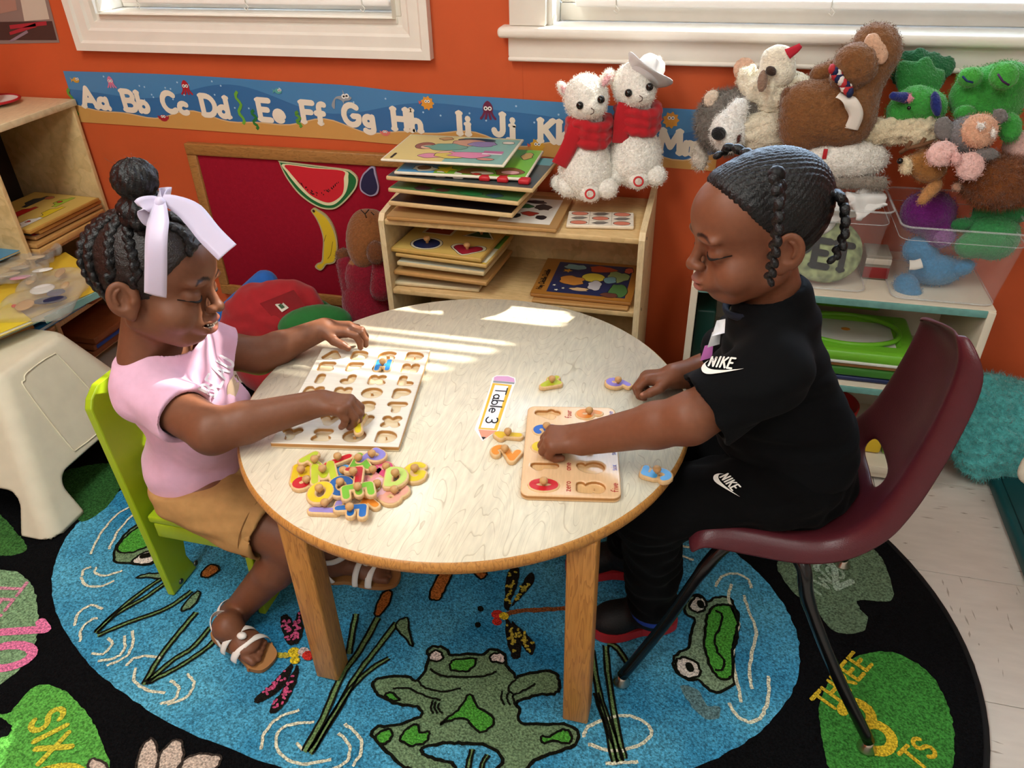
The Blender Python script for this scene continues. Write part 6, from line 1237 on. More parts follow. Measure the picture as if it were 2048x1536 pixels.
o=bb.build('bubbles',P_('#A9CBE3'),st); o['kind']='stuff'
# poster in the corner
po=empty('poster',Yp(50,80,YW),'photo poster with red sticks on the wall in the top left corner','poster')
def wpoly(name,px,col,dy,parent,y=YW,rough=.3):
    V,F=polyF([Yp(*p,y)[[0,2]] for p in px]); return flat(name,V,F,plain(col,rough),lambda a,b:(a,y-dy,b),parent)
wpoly('sheet',[(-120,-60),(82,-60),(120,85),(-100,90)],'#8E7A72',.0015,po); wpoly('dark_area',[(-100,45),(105,42),(115,80),(-95,80)],'#4A3632',.002,po); wpoly('pale_paper',[(35,-40),(80,-50),(100,38),(50,42)],'#CBBFAE',.0022,po); wpoly('hand',[(-60,-40),(25,-50),(35,20),(-60,40)],'#A98374',.002,po)
for q in ([(20,50),(94,42),(95,50),(22,58)],[(20,64),(72,46),(74,54),(22,70)],[(18,82),(55,60),(58,65),(25,84)]): wpoly('stick',q,'#A8303A' if q[0][1]<70 else '#8E7A86',.0026,po)
# ================================================================ soft toys
def pk(y,px=1500,py=300): return float((Yp(px,py,y)-np.array((0,0,HC)))@CF)/FPX
def E2(px,py,y,rx,ry,rd=None,a=0):
    k=pk(y,px,py); a=math.radians(a); R=np.stack([CR*math.cos(a)+CU*math.sin(a),-CR*math.sin(a)+CU*math.cos(a),CF],1); return ell(Yp(px,py,y),(rx*k,ry*k,(rd or min(rx,ry)*.85)*k),R)
def C2(p,q,r0,r1): return cone(Yp(*p),Yp(*q),r0*pk(p[2],p[0],p[1]),r1*pk(q[2],q[0],q[1]))
def furmat(c,rough=.95): return mat('plush_'+c.lstrip('#'),c,rough,var=.16,vscale=170,bump=.75,bscale=260,sheen=.35,spec=.08,bdist=.004)
def fluff(a,fr=260,seed=1): return wrink(a,fr,seed)
def pt(root,name,prims,col,res=.006,k=.012,dis=None,m=None,subs=(),fur=.004):
    S=SDF()
    for p in prims: S.add(p[0],p[1]) if (isinstance(p[0],tuple)) else S.add(p,k)
    for p in subs: S.sub(p,.004)
    S.cut(plane((0,YW-.004,0),(0,1,0)),.002)
    me=S.mesh(name,res,(),None,0,disp=dis or fluff(.0006)); mm=m or furmat(col); o=link(name,me,mm,root)
    if fur>0:                                                       # nap: many fine blades standing on the cloth
        n=len(me.vertices); V=np.empty(n*3,np.float32); me.vertices.foreach_get('co',V); V=V.reshape(-1,3); Nn=np.empty(n*3,np.float32); me.vertices.foreach_get('normal',Nn); Nn=Nn.reshape(-1,3)
        tocam=(np.array((0,0,HC))-V); keep=np.where((tocam*Nn).sum(1)>-.5*np.linalg.norm(tocam,axis=1))[0]; idx=keep[np.random.randint(0,len(keep),min(int(len(keep)*2.2),9000))]
        B=V[idx]+np.random.uniform(-res*.6,res*.6,(len(idx),3)); D=Nn[idx]+np.random.uniform(-.75,.75,(len(idx),3))+np.array((0,0,-.25)); D/=np.linalg.norm(D,axis=1)[:,None]; L=fur*np.random.uniform(.6,1.2,len(idx))[:,None]
        W_=np.cross(D,np.random.normal(size=(len(idx),3))); W_/=np.linalg.norm(W_,axis=1)[:,None]; w2=.00055
        VV=np.stack([B-W_*w2,B+W_*w2,B+D*L],1).reshape(-1,3); FF=np.arange(len(idx)*3).reshape(-1,3)
        q=link('fur',mesh('fur',VV,FF),mm,o if o.parent is None or o.parent.parent is None else o.parent); q['kind']='stuff'
    return o
def eyeball(root,px,py,y,r,c='#0B0A0A'): return MB().ball(Yp(px,py,y),r*pk(y,px,py),12).build('eye',mat('button_eye','#0A0909',.12,spec=.7) if c=='#0B0A0A' else plain(c,.3),root)
def toy(name,label,px,py,y,group='soft toys on the white shelf'): return empty(name,Yp(px,py,y),label,'soft toy',group)
# llamas on the plywood shelf
def llama(dx,dy,y,kind):
    L=lambda p:(p[0]+dx,p[1]+dy,y+(p[2] if len(p)>2 else 0)); e=lambda px,py,dyy,rx,ry,rd=None,a=0:E2(px+dx,py+dy,y+dyy,rx,ry,rd,a)
    r=toy('plush_llama',('white plush llama with a red scarf nearest the puzzle stack' if kind==0 else 'white plush llama in a silver cowboy hat and red scarf'),1172+dx,395+dy,y,'plush llamas')
    W_='#F1ECE2'
    pt(r,'body',[e(1172,340,0,54,58,48),e(1172,310,0,44,40,40),C2(L((1176,300)),L((1180,240)),30,24)],W_,.005)
    pt(r,'head',[e(1172,196,-.005,44,46,42),e(1188,216,-.035,24,17,22)],W_,.005)
    for p,q in (((1138,372,-.03),24),((1180,384,-.045),21),((1214,376,-.03),22),((1118,366,-.01),17)): pt(r,'paw',[e(p[0],p[1],p[2],q,q*.95)],W_,.005)
    for px,py,a in ((1130,182,35),(1211,158,-35)): o=pt(r,'ear',[e(px,py,0,11,24,8,a)],W_,.004); pt(o,'ear_lining',[e(px+2,py+2,-.010,6,15,4,a)],'#E7B3B6',.003)
    for px,py in ((1160,211),(1202,199)): eyeball(r,px+dx,py+dy,y-.052,8)
    MB().tube([Yp(*L(p)) for p in ((1182,216,-.062),(1188,220,-.064),(1187,226,-.062),(1181,229,-.060))],.0012,5).build('mouth',plain('#6A5A52',.7),r)
    S=SDF(); c0,c1=Yp(*L((1179,243,0))),Yp(*L((1175,292,0)))
    for q in (0,.35,.7): c=c0+(c1-c0)*q; S.chain([c+np.array((.043*math.cos(a),.040*math.sin(a),.004*math.sin(a*2))) for a in np.linspace(0,2*pi,13)],.011,.004)
    sc3=link('scarf',S.mesh('scarf',.0035,(),None,0,disp=wrink(.001,120,3)),mat('red_fleece','#B4131F',.9,bump=.3,bscale=400,sheen=.3),r)
    band([Yp(*L(p)) for p in ((1158,243,-.035),(1150,265,-.045),(1135,300,-.05),(1118,330,-.05))] if kind==0 else [Yp(*L(p)) for p in ((1156,232,-.04),(1148,262,-.045),(1145,292,-.045),(1143,310,-.04))],.036,CR,'scarf_end',sc3,MATS['red_fleece'])
    c=Yp(*L((1180,388,-.078))); MB().tube([c+CR*.010*math.cos(a)+CU*.010*math.sin(a) for a in np.linspace(0,2*pi,20,endpoint=False)],.0022,6,close=True).build('tag_ring',plain('#C22A2A',.5),r)
    return r
llama(0,0,1.735,0); r=llama(97,-25,1.775,1)
HM=mat('silver_cloth','#C9C6C6',.28,spec=.6); c=Yp(1292,150,1.745); Rh=np.stack([CR*.8+CU*.5,CF,CU*.8-CR*.5],1); Rh=Rh/np.linalg.norm(Rh,axis=0); Rh=np.stack([CR*math.cos(.6)-CU*math.sin(.6),CF,CU*math.cos(.6)+CR*math.sin(.6)],1)
ht=empty('cowboy_hat',c,'small silver cowboy hat on the head of the second llama','hat')
V=[];F=[]
for i,rr in enumerate((.022,.032,.044,.052)):
    for k in range(24): a=2*pi*k/24; V.append(c+Rh@np.array((rr*1.1*math.cos(a),rr*.8*math.sin(a),-.002+.020*(max(0,i-1)/2)*abs(math.cos(a))**2)))
for i in range(3):
    for k in range(24): F.append((i*24+k,i*24+(k+1)%24,(i+1)*24+(k+1)%24,(i+1)*24+k))
o=link('brim',mesh('brim',V,F,True),HM,ht); md=o.modifiers.new('t','SOLIDIFY'); md.thickness=.002
MB().lathe([(.030,-.006),(.029,.012),(.026,.030),(.020,.040),(.008,.036),(.001,.034)],c,20,Rh@np.diag([1.1,.8,1.])).build('crown',HM,ht)
# bins
M_clear=mat('clear_plastic','#E2E6E6',.06,spec=.5,alpha=.10); M_rim=mat('clear_rim','#D5DADA',.05,spec=.7,alpha=.30)
def bin_(label,x0,x1,y0,y1,z0,z1,fl_=.02):
    r=empty('storage_bin',((x0+x1)/2,(y0+y1)/2,z0),label,'bin','clear plastic bins'); V=[];F=[]; m=32
    def loop(k,z): 
        P=rrect((x1-x0)+2*k,(y1-y0)+2*k,.022,8); return [((x0+x1)/2+p[0],(y0+y1)/2+p[1],z) for p in P]
    n=32
    for k,z in ((0,z0+.001),(fl_*.5,(z0+z1)/2),(fl_,z1)): V+=loop(k,z)
    for i in range(2):
        for j in range(n): F.append((i*n+j,i*n+(j+1)%n,(i+1)*n+(j+1)%n,(i+1)*n+j))
    F.append(tuple(range(n))); o=link('tub',mesh('tub',V,F,True),M_clear,r)
    for z,k,rad in ((z1,fl_+.002,.0022),(z1-.028,fl_*.84+.001,.0010),(z0+.004,.0,.0016)): MB().tube([(p[0],p[1],p[2]) for p in loop(k,z)],rad,6,close=True).build('rim',M_rim if rad>.002 or z>z0+.1 else M_rim,r)
    return r
bin_('clear plastic bin at the right end of the white shelf holding plain plush toys',.395,.592,1.602,1.80,.4785,.645,.018)
bin_('clear plastic bin behind the child in black holding a pet bag and white cloth',.075,.345,1.615,1.80,.4785,.665,.014)
# plain toys in the right bin
r=toy('plush_toy','round violet plush toy in the right-hand clear bin',1862,430,1.71); pt(r,'body',[E2(1856,425,1.715,52,44,46),E2(1880,462,1.700,30,34,26)],'#6A1E6E',.006); pt(r,'belly',[E2(1888,470,1.682,22,24,14)],'#85508A',.005)
r=toy('plush_toy','blue plush toy lying at the bottom of the right-hand clear bin',1850,560,1.675); pt(r,'body',[E2(1872,540,1.69,52,30,34),E2(1840,500,1.70,34,28,26)],'#3F83B0',.006); pt(r,'leg',[E2(1812,570,1.655,24,24,20),E2(1822,590,1.645,22,14,18)],'#3F83B0',.006); pt(r,'leg',[E2(1925,535,1.68,24,16,18,20)],'#3F83B0',.006)
b4=Yp(1830,530,1.64); band([b4+CR*-.012,b4,b4+CR*.014+CU*.004],.020,CU,'care_tag',r,plain('#E6E2D8',.6))
r=toy('plush_toy','green plush toy leaning in the right-hand clear bin',1985,480,1.68); pt(r,'body',[E2(1985,470,1.69,52,50,36),E2(1940,492,1.675,30,24,22)],'#3A8A4E',.006); pt(r,'ruffle',[E2(1965+i*24,425+5*(i%2),1.70,20,16,16) for i in range(4)]+[E2(1925,450,1.69,26,14,18)],'#2F7A44',.006)
# the heap on top
r=toy('plush_dog','grey and white plush dog with a black nose behind the braided child',1450,290,1.74); pt(r,'head',[E2(1450,245,1.765,58,62,44),E2(1500,215,1.775,55,40,40)],'#7B746C',.005,dis=fluff(.0012,190,2),fur=.013); pt(r,'muzzle',[E2(1458,262,1.71,36,40,30),E2(1475,222,1.72,20,28,18,-30)],'#EDEAE4',.005,dis=fluff(.001,200,3),fur=.007); pt(r,'nose',[E2(1437,267,1.672,15,14,9)],'#1E1C1D',.003,dis=fluff(.0003),fur=0); pt(r,'ear',[E2(1423,198,1.755,15,20,9,-30)],'#D9C4AE',.005); pt(r,'chest',[E2(1530,262,1.73,60,38,34)],'#DCD0B8',.006,dis=fluff(.002,150,4)); pt(r,'cheek',[E2(1400,315,1.75,16,26,14)],'#CFC6B8',.005,dis=fluff(.001,180,5),fur=.010); pt(r,'mouth',[E2(1477,272,1.685,4,14,5)],'#5A2A22',.003)
r=toy('plush_lamb','cream woolly plush lamb with a pink tongue lying on its back',1550,210,1.76); pt(r,'head',[E2(1555,138,1.765,36,42,32),E2(1556,112,1.765,30,20,24)],'#EDE4CE',.005,dis=fluff(.0004),fur=0); pt(r,'wool',[E2(1535,182,1.77,56,40,38),E2(1500,160,1.775,24,26,22),E2(1590,172,1.775,34,26,26),E2(1560,210,1.765,56,24,34)],'#E6DCC4',.005,dis=fluff(.0035,150,7)); band([Yp(1575,108,1.745),Yp(1592,98,1.735),Yp(1602,90,1.73)],lambda t_:.022-.014*t_,CU-CR,'tongue',r,plain('#C8283E',.7)); pt(r,'ear',[E2(1525,162,1.715,11,24,6,-8)],'#8A6E5C',.004,dis=fluff(.0003),fur=0); pt(r,'ear',[E2(1490,140,1.80,24,26,8)],'#D2A68C',.004,dis=fluff(.0003),fur=0); pt(r,'eye',[E2(1542,142,1.722,12,10,5,-30)],'#3A2A20',.003,dis=fluff(.0003),fur=0)
BR='#7E5330'
r=toy('plush_puppet','large brown plush puppet tied with a red and navy cord on top of the heap',1690,290,1.70); pt(r,'body',[E2(1640,222,1.705,78,60,44,-18),E2(1690,230,1.705,60,62,42),C2((1690,215,1.715),(1755,110,1.745),48,40),E2(1750,90,1.75,42,42,34),E2(1600,260,1.70,40,44,30)],BR,.006,.03,fluff(.0012,200,8)); pt(r,'muzzle',[E2(1712,130,1.700,44,44,36,30),E2(1690,160,1.700,30,26,26)],BR,.006,.02,fluff(.0012,200,9)); pt(r,'mouth_lining',[E2(1752,98,1.708,22,34,10,25)],'#CDA183',.004,dis=fluff(.0003),fur=0); pt(r,'arm',[C2((1640,150,1.735),(1700,125,1.735),20,18)],BR,.006)
S=SDF(); S.chain([Yp(1664,138,1.665),Yp(1680,160,1.655),Yp(1700,185,1.652)],.010,.004); cdm=mat('cord_stripes','#B02A30',.7)
for i in range(11): p=Yp(1664+36*i/10,138+47*i/10,1.662-.010*i/10); MB().ball(p,(.007,.012,.010),8,rotz(i*.6)).build('cord_wrap',plain(['#B02A30','#16204A','#E4DCD6'][i%3],.7),r)
band([Yp(1676,190,1.655),Yp(1700,205,1.648),Yp(1712,230,1.65),Yp(1702,258,1.652)],.026,CR-CU*.3,'ribbon_end',r,plain('#E8DED2',.7)); pt(r,'flap',[E2(1580,225,1.70,18,52,26,8)],'#6E4526',.006)
r=toy('plush_sheep','long cream woolly limb of a plush toy lying across the heap',1800,270,1.71); pt(r,'limb',[C2((1700,262,1.72),(1850,262,1.71),28,26),E2(1840,268,1.705,34,26,24)],'#D9C9A8',.005,dis=fluff(.0025,170,11))
r=toy('plush_cat','white plush body with a grey fur hem above the pet bag',1690,350,1.68); pt(r,'body',[E2(1690,318,1.70,86,42,44)],'#E9E4DA',.006,dis=fluff(.001,170,12),fur=.006); pt(r,'hem',[C2((1630,362,1.67),(1762,366,1.67),13,13)],'#8A8074',.005,dis=fluff(.001,190,13),fur=.010); MB().rbox(Yp(1650,308,1.655)-np.array((.004,.002,.010)),Yp(1650,308,1.655)+np.array((.004,.002,.010)),.001).build('tag',plain('#B8202A',.6),r)
GR='#3F9A3E'
r=toy('plush_dinosaur','green plush dinosaur with a frill and a navy horn',1835,250,1.72); pt(r,'head',[E2(1832,208,1.735,42,36,34),E2(1800,222,1.73,26,26,24),E2(1862,215,1.735,30,32,28)],GR,.005); pt(r,'frill',[E2(1836,165,1.77,44,40,8),E2(1812,145,1.772,18,26,6,20),E2(1850,140,1.772,18,28,6,-10),E2(1874,160,1.772,14,24,6,-30)],'#2F7A38',.004,dis=fluff(.0005),fur=.0015); pt(r,'frill_back',[E2(1838,150,1.80,56,44,8)]+[E2(1790+i*26,118+8*abs(i-2),1.80,16,24,6,(2-i)*12) for i in range(5)],'#1E5A34',.004,dis=fluff(.0004),fur=0); pt(r,'horn',[C2((1812,196,1.705),(1786,192,1.69),11,8)],'#1E2A72',.003,dis=fluff(.0003),fur=0); pt(r,'mouth',[E2(1872,208,1.70,10,26,10,8)],'#1E2A6A',.003,dis=fluff(.0003),fur=0); pt(r,'cheek',[E2(1818,196,1.698,6,9,5)],'#D98A9A',.003); eyeball(r,1818,216,1.692,4)
r=toy('plush_frog','bright green plush frog at the right end of the heap',1975,260,1.74); pt(r,'body',[E2(1975,195,1.765,74,60,46),E2(2010,160,1.76,50,36,36)],GR,.006); pt(r,'eye_bump',[E2(1940,155,1.72,24,20,20)],'#48A63F',.005); pt(r,'eye_bump',[E2(2008,152,1.70,28,28,22)],'#48A63F',.005); MB().tube([Yp(1925,152,1.690),Yp(1934,162,1.686),Yp(1946,165,1.688)],.002,5).build('eyelid_line',plain('#17306A',.6),r); MB().tube([Yp(1996,148,1.662),Yp(2005,162,1.660),Yp(2018,170,1.664)],.002,5).build('eyelid_line',plain('#4A2A5A',.6),r); pt(r,'arm',[E2(1930,226,1.71,22,16,16)],GR,.005); pt(r,'arm',[E2(2020,255,1.70,22,30,18)],GR,.005)
r=toy('plush_mouse','grey and peach plush mouse with a pink bow',1940,300,1.66); pt(r,'head',[E2(1940,270,1.675,46,38,36)],'#7C7878',.005); pt(r,'face',[E2(1958,262,1.655,36,34,26,20)],'#DDA98A',.005); pt(r,'ear',[E2(1888,258,1.665,20,26,9,10)],'#77716E',.005); pt(r,'ear',[E2(2000,232,1.67,16,16,8)],'#77716E',.005); pt(r,'ear',[E2(1972,308,1.64,26,13,9)],'#77716E',.005); pt(r,'eyelid',[E2(1962,252,1.628,9,7,4,-20)],'#EFE7DF',.003); pt(r,'eyelid',[E2(1986,266,1.632,6,9,4)],'#EFE7DF',.003)
bw=empty('hair_bow',Yp(1905,320,1.62),'pale pink plush bow in front of the mouse','bow'); S_=lambda p:pt(bw,*p); pt(bw,'loop',[E2(1884,308,1.63,32,26,14,20)],'#E9BCB4',.005); pt(bw,'loop',[E2(1940,332,1.62,28,30,14,-40)],'#E9BCB4',.005); pt(bw,'knot',[E2(1912,318,1.612,10,14,9)],'#E3AFA8',.004)
r=toy('plush_deer','small tan plush deer with antlers under the pink bow',1850,380,1.66); pt(r,'head',[E2(1858,330,1.675,36,36,28),E2(1822,328,1.67,20,18,18)],'#A5713C',.005); pt(r,'snout',[E2(1812,332,1.655,12,18,12)],'#E2CDA8',.004); eyeball(r,1800,322,1.645,6); pt(r,'ear',[E2(1880,300,1.68,16,24,8,-30)],'#B98450',.004); pt(r,'leg',[C2((1870,370,1.66),(1845,400,1.64),14,10)],'#B98450',.005)
for q in ([(1800,306,1.665),(1815,296,1.66),(1840,292,1.66),(1868,282,1.662)],[(1812,300,1.66),(1822,282,1.662)],[(1838,294,1.66),(1850,276,1.665)]): MB().tube([Yp(*p) for p in q],.004,7).build('antler',plain('#6E4A30',.8),r)
r=toy('plush_hedgehog','furry rust-brown plush ball at the right edge of the heap',2000,420,1.66); pt(r,'body',[E2(2000,362,1.68,78,52,44)],'#7E4722',.005,dis=fluff(.0015,150,15),fur=.014); pt(r,'paw',[E2(1913,374,1.65,9,9,8)],'#C99C82',.004)
r=toy('plush_rabbit','pale pink plush at the far right of the heap',2045,300,1.70); pt(r,'body',[E2(2040,295,1.72,34,34,26)],'#D9AFA4',.006)
# pet bag, cloth, box in and between the bins
pb=empty('pet_bag',Yp(1655,560,1.66),'green camouflage bag printed PET standing in the clear bin','bag')
S=SDF(); S.add(E2(1650,500,1.668,76,66,16),.01); camo=mat('camo_cloth','#8F9A6C',.8,var=.45,vscale=60,detail=1)
o=link('bag_body',S.mesh('bag_body',.005),camo,pb)
V,F,w_=letters('PET',.054,.0145,serif=.12,gap=.14); V,F=densify(V,F,.01); oo=Yp(1582,522,1.62); print_on('lettering',V,F,S,frame(oo,(CR*.985-CU*.17),(CU*.985+CR*.17)),CF,plain('#0C0C0C',.6),pb,.003)
cl=empty('white_cloth',Yp(1700,440,1.68),'crumpled white cloth with a clear sheet in the left-hand bin','cloth'); S=SDF(); S.add(E2(1690,408,1.69,64,26,26),.01); S.add(E2(1640,440,1.69,36,26,22),.02); S.add(rbx(Yp(1735,400,1.66),(.035,.004,.03),.002,np.stack([CR*.9+CU*.4,CF,CU*.9-CR*.4],1)/np.linalg.norm([.9,.4])),.006); link('cloth',S.mesh('cloth',.005,(),None,0,disp=wrink(.004,60,5)),mat('white_cotton','#DCDAD6',.9),cl)
bx_=empty('card_box',Yp(1762,540,1.70),'red and white printed card box between the two clear bins','box'); c=Yp(1762,512,1.70); bx('carton',(c[0]-.030,1.69,.479),(c[0]+.022,1.76,.535),plain('#8E8578',.6),bx_); bx('red_label',(c[0]-.030,1.6885,.483),(c[0]+.022,1.6905,.508),plain('#8E2A2A',.5),bx_,.0003); bx('pale_label',(c[0]-.030,1.6885,.515),(c[0]+.022,1.6905,.528),plain('#C9BFB0',.5),bx_,.0003)
# ================================================================ toys on the white shelf's boards
def stackbox(name,label,cat,x0,x1,z0,z1,col,y0=1.605,y1=1.80,group='flat toys on the white shelf',r_=.006): r=empty(name,((x0+x1)/2,(y0+y1)/2,z0),label,cat,group); bx('board',(x0,y0,z0),(x1,y1,z1),plain(col,.35),r,r_,seg=3); return r
stackbox('flat_box','navy blue flat box lowest on the teal-edged shelf','box',.16,.53,.2625,.275,'#1B2752'); stackbox('flat_box','green flat box above the navy one on the teal-edged shelf','box',.15,.50,.2755,.298,'#3C7A2C'); stackbox('wooden_puzzle','tan wooden board under the green drawing toy','puzzle',.14,.48,.2985,.310,'#A9763E')
dt=empty('drawing_board',(.33,1.70,.3105),'lime green magnetic drawing board with a blue ring on the white shelf','toy'); LG=plain('#6FB52C',.3)
S=SDF(); S.add(rbx((.335,1.70,.326),(.155,.10,.016),.014),.01); S.sub(rbx((.345,1.705,.345),(.105,.062,.012),.008),.004); link('case',S.mesh('case',.004),LG,dt); bx('screen',(.242,1.645,.3305),(.45,1.765,.3345),plain('#D9D6CC',.4),dt,.001)
MB().tube([(.345+.115*math.cos(a)*(1 if abs(math.cos(a))<.9 else .98),1.705+.072*math.sin(a),.343) for a in np.linspace(0,2*pi,40,endpoint=False)],.006,8,close=True).build('inner_rim',LG,dt); MB().tube([(.225+.042*math.cos(a),1.665+.050*math.sin(a),.350) for a in np.linspace(0,2*pi,30,endpoint=False)],.010,8,close=True).build('blue_ring',plain('#2F86C4',.3),dt); MB().ball((.345,1.72,.3345),(.011,.008,.0012),10).build('stamp_mark',plain('#D88A2E',.5),dt); bx('lip',(.20,1.598,.3115),(.45,1.606,.318),plain('#D9DCD4',.4),dt,.002); bx('top_bar',(.22,1.80,.345),(.43,1.825,.385),LG,dt,.010,seg=3)
stackbox('storage_box','dark green board standing in the left of the white shelf','board',.001,.045,.2625,.40,'#12352C',1.62,1.84); stackbox('wooden_block','small tan wooden block behind the black shirt on the white shelf','block',.05,.085,.40,.435,'#A9763E',1.75,1.80)
tb_=empty('toy_tub',(.36,1.70,.046),'red plastic toy tub on the lowest board of the white shelf','tub'); MB().lathe([(.05,.0),(.06,.04),(.068,.10),(.064,.10),(.055,.03),(.001,.006)],(.345,1.69,.0465),28).build('tub',plain('#9E1F1F',.35),tb_)
for x_,c_,lab in ((.45,'#D9B52A','yellow toy block on the lowest board seen through the chair back'),(.50,'#6FB52C','lime toy block on the lowest board seen through the chair back')): r=empty('toy_block',(x_,1.66,.046),lab,'toy block'); MB().rbox((x_-.022,1.635,.0465),(x_+.024,1.70,.105),.008,3).build('block',plain(c_,.35),r)
# ================================================================ floor things
tp=empty('fluffy_cushion',Yp(1960,960,1.66),'fluffy teal cushion leaning on the orange wall','cushion'); pt(tp,'cover',[E2(1972,852,1.70,80,108,40),E2(2024,860,1.72,84,100,42)],'#3E9A9E',.006,.03,fluff(.003,110,21),fur=.012,m=mat('teal_fur','#5CBDBC',.95,var=.22,vscale=90,bump=1,bscale=130,sheen=.4,spec=.08,bdist=.008))
cu=empty('striped_cushion',Yp(2060,960,1.50),'cream cushion with thin dark stripes at the right edge','cushion'); S=SDF(); S.add(E2(2090,925,1.50,62,36,16,35),.01); link('cover',S.mesh('cover',.005),mat('cream_linen','#DDD2BE',.9,bump=.3,bscale=500),cu)
for i in range(6):
    P=S.marchn([Yp(2030+8*k,890+i*11-2*k,1.40) for k in range(7)],CF,.3)-CF*.0012; MB().tube(P,.0016,5).build('stripe',plain('#2A2620',.7),cu)
mt=empty('floor_mat',(1.02,1.1,0),'dark teal padded floor mat along the right edge','mat'); MB().rbox((.722,.55,.0005),(1.35,1.64,.032),.010,3).build('pad',mat('teal_vinyl','#164E52',.45,spec=.4),mt); MB().tube([(.742,.56,.0322),(.742,1.63,.0322)],.0015,6).build('seam',plain('#0E3A3E',.5),mt)
# stool
M_stool=mat('ivory_plastic','#D9D0B8',.42,var=.05,vscale=20,spec=.4); so_=empty('step_stool',(-1.6,1.2,0),'ivory plastic step stool with flared legs at the left edge','stool')
S=SDF(); T0=(-1.69,-1.485,1.095,1.305); B0=(-1.752,-1.335,.935,1.45); ZT=.345
def taper(x,y,z):
    f=np.clip(z/ZT,0,1); x0=B0[0]+(T0[0]-B0[0])*f; x1=B0[1]+(T0[1]-B0[1])*f; y0=B0[2]+(T0[2]-B0[2])*f; y1=B0[3]+(T0[3]-B0[3])*f; r=.035
    a=np.abs(x-(x0+x1)/2)-(x1-x0)/2+r; b=np.abs(y-(y0+y1)/2)-(y1-y0)/2+r
    d=np.sqrt(np.maximum(a,0)**2+np.maximum(b,0)**2)+np.minimum(np.maximum(a,b),0)-r
    return np.maximum(d*.85,np.maximum(z-ZT,.012-z))
S.add((taper,np.array((B0[0],B0[2],.012)),np.array((B0[1],B0[3],ZT))),.01)
S.cut(plane((0,0,ZT-.002),(.0,0,1)),.02)
S.sub(rbx((-1.30,1.19,.02),(.20,.140,.085),.035),.010); S.sub(rbx((-1.80,1.19,.02),(.20,.140,.085),.035),.010); S.sub(rbx((-1.55,.95,.02),(.12,.20,.085),.035),.010); S.sub(rbx((-1.55,1.45,.02),(.12,.20,.085),.035),.010)
S.sub(((lambda x,y,z:np.maximum(taper(x,y,np.maximum(z,.02))+.011,z-ZT+.014)),np.array((B0[0],B0[2],-.01)),np.array((B0[1],B0[3],ZT))),.003)
link('shell',S.mesh('shell',.0055,(),None,1),M_stool,so_)
Pn=[(-.06,.09),(-.04,.10),(.055,.10),(.075,.08),(.08,-.07),(.06,-.09),(-.055,-.09),(-.075,-.07),(-.075,.075)]
def on_side(u_,v_): z=.215+v_; f=z/ZT; return np.array((B0[1]+(T0[1]-B0[1])*f+.001,1.19+u_*(.98-.2*f),z))
MB().tube([on_side(*p) for p in smoothpts(Pn,4,True)],.0016,6,close=True).build('hand_hold',mat('ivory_edge','#E6DCC0',.4),so_)
# bear in a red jumper between the felt board and the shelf
r=empty('plush_bear',Yp(745,640,1.72),'brown plush bear in a dark red jumper beside the plywood shelf','soft toy'); pt(r,'head',[E2(728,478,1.755,36,60,30),E2(745,470,1.76,34,52,30)],'#80502A',.005,dis=fluff(.0003),fur=0); pt(r,'jumper',[E2(738,600,1.72,54,74,40),E2(735,550,1.735,46,44,34)],'#7E1428',.006,dis=fluff(.0005),fur=.0015); pt(r,'sleeve',[C2((695,530,1.745),(712,600,1.71),22,24)],'#7E1428',.005); pt(r,'sleeve',[C2((765,530,1.72),(762,580,1.69),20,22)],'#7E1428',.005); pt(r,'paw',[E2(688,510,1.75,17,14,14)],'#6B4124',.005); pt(r,'paw',[E2(752,505,1.70,19,24,16)],'#6B4124',.005); pt(r,'chin',[E2(728,528,1.735,30,14,20)],'#A9743F',.004)
for q in ([(722,420,1.738),(730,428,1.728),(733,436,1.724)],[(738,419,1.738),(730,428,1.728)],[(742,424,1.738),(748,430,1.734)]): MB().tube([Yp(*p) for p in q],.0014,5).build('stitch',plain('#1A120C',.7),r)
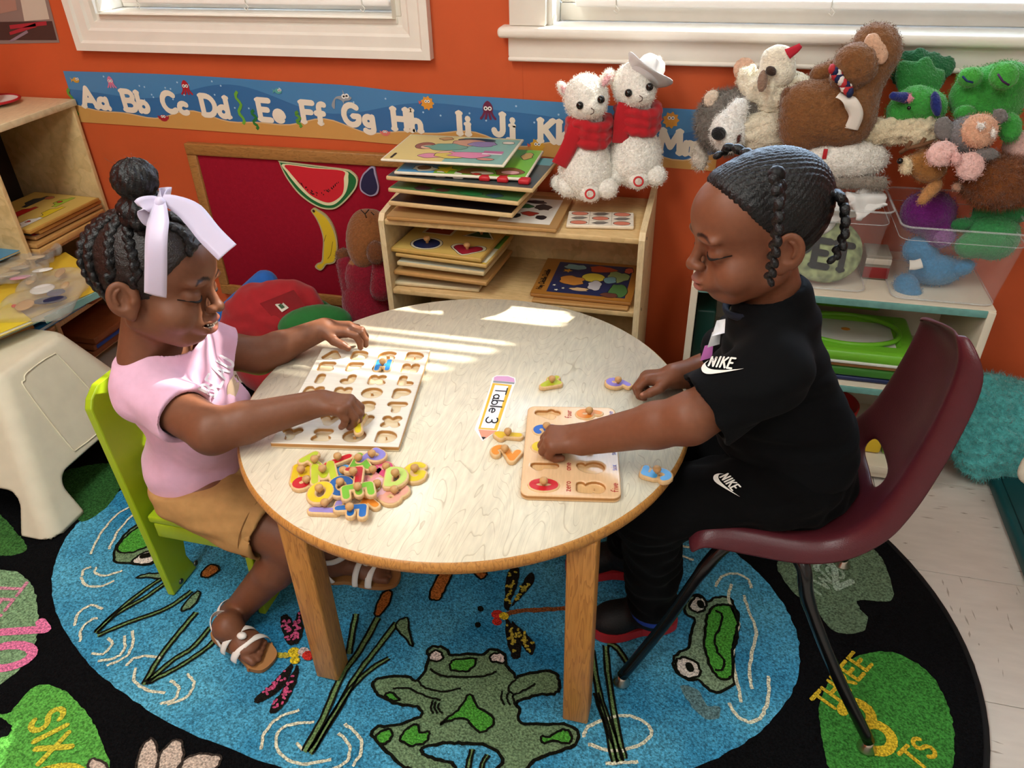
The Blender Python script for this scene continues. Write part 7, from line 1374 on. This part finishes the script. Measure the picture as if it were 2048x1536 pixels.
# dressing doll cushion under the felt board
r=empty('dress_up_doll',Yp(560,690,1.60),'red, blue and green fabric doll slumped below the felt board','soft toy'); CL=lambda c:mat('doll_'+c.lstrip('#'),c,.85,var=.06,vscale=60,bump=.3,bscale=500,sheen=.2)
pt(r,'overalls',[E2(545,632,1.62,88,66,60,-18),E2(590,605,1.64,60,44,40,-20),E2(500,650,1.60,60,56,44)],'#9E1820',.006,.03,wrink(.002,60,3),CL('#9E1820'),fur=0); pt(r,'shirt',[C2((455,640,1.64),(530,566,1.70),30,26)],'#1F62B4',.006,.02,fluff(.0004),CL('#1F62B4'),fur=0); pt(r,'shirt_trim',[C2((478,600,1.66),(528,578,1.675),8,7)],'#E2DED6',.004,.01,fluff(.0004),CL('#E2DED6'),fur=0); pt(r,'trouser_leg',[E2(630,648,1.575,74,38,44,8)],'#1E6B2C',.006,.02,fluff(.0004),CL('#1E6B2C'),fur=0); pt(r,'trouser_leg',[E2(640,618,1.70,38,18,24,-25)],'#1E6B2C',.006,.02,fluff(.0004),CL('#1E6B2C'),fur=0); pt(r,'yellow_trim',[E2(618,612,1.655,8,18,12,-30)],'#D9B02A',.004,.01,fluff(.0004),CL('#D9B02A'),fur=0); pt(r,'yellow_trim',[E2(520,680,1.535,22,9,14,10)],'#D9B02A',.004,.01,fluff(.0004),CL('#D9B02A'),fur=0)
c=Yp(540,660,1.62); pt(r,'lower_body',[ell((c[0],1.63,.092),(.13,.10,.090))],'#9E1820',.007,.02,fluff(.0004),CL('#9E1820'),fur=0)
S=SDF(); S.add(E2(545,632,1.62,88,66,60,-18),.03); S.add(E2(590,605,1.64,60,44,40,-20),.03); S.add(E2(500,650,1.60,60,56,44),.03)
fill_on('pocket',[Yp(*p,1.50) for p in ((498,600),(565,570),(592,606),(545,648))],S,CF,CL('#8E141C'),r,.004); fill_on('white_tag',[Yp(*p,1.50) for p in ((528,602),(540,594),(556,608),(544,618))],S,CF,plain('#DCD8C8',.7),r,.0065); fill_on('tag_print',[Yp(*p,1.50) for p in ((534,603),(540,599),(548,607),(542,611))],S,CF,plain('#3A5A3C',.7),r,.0075)
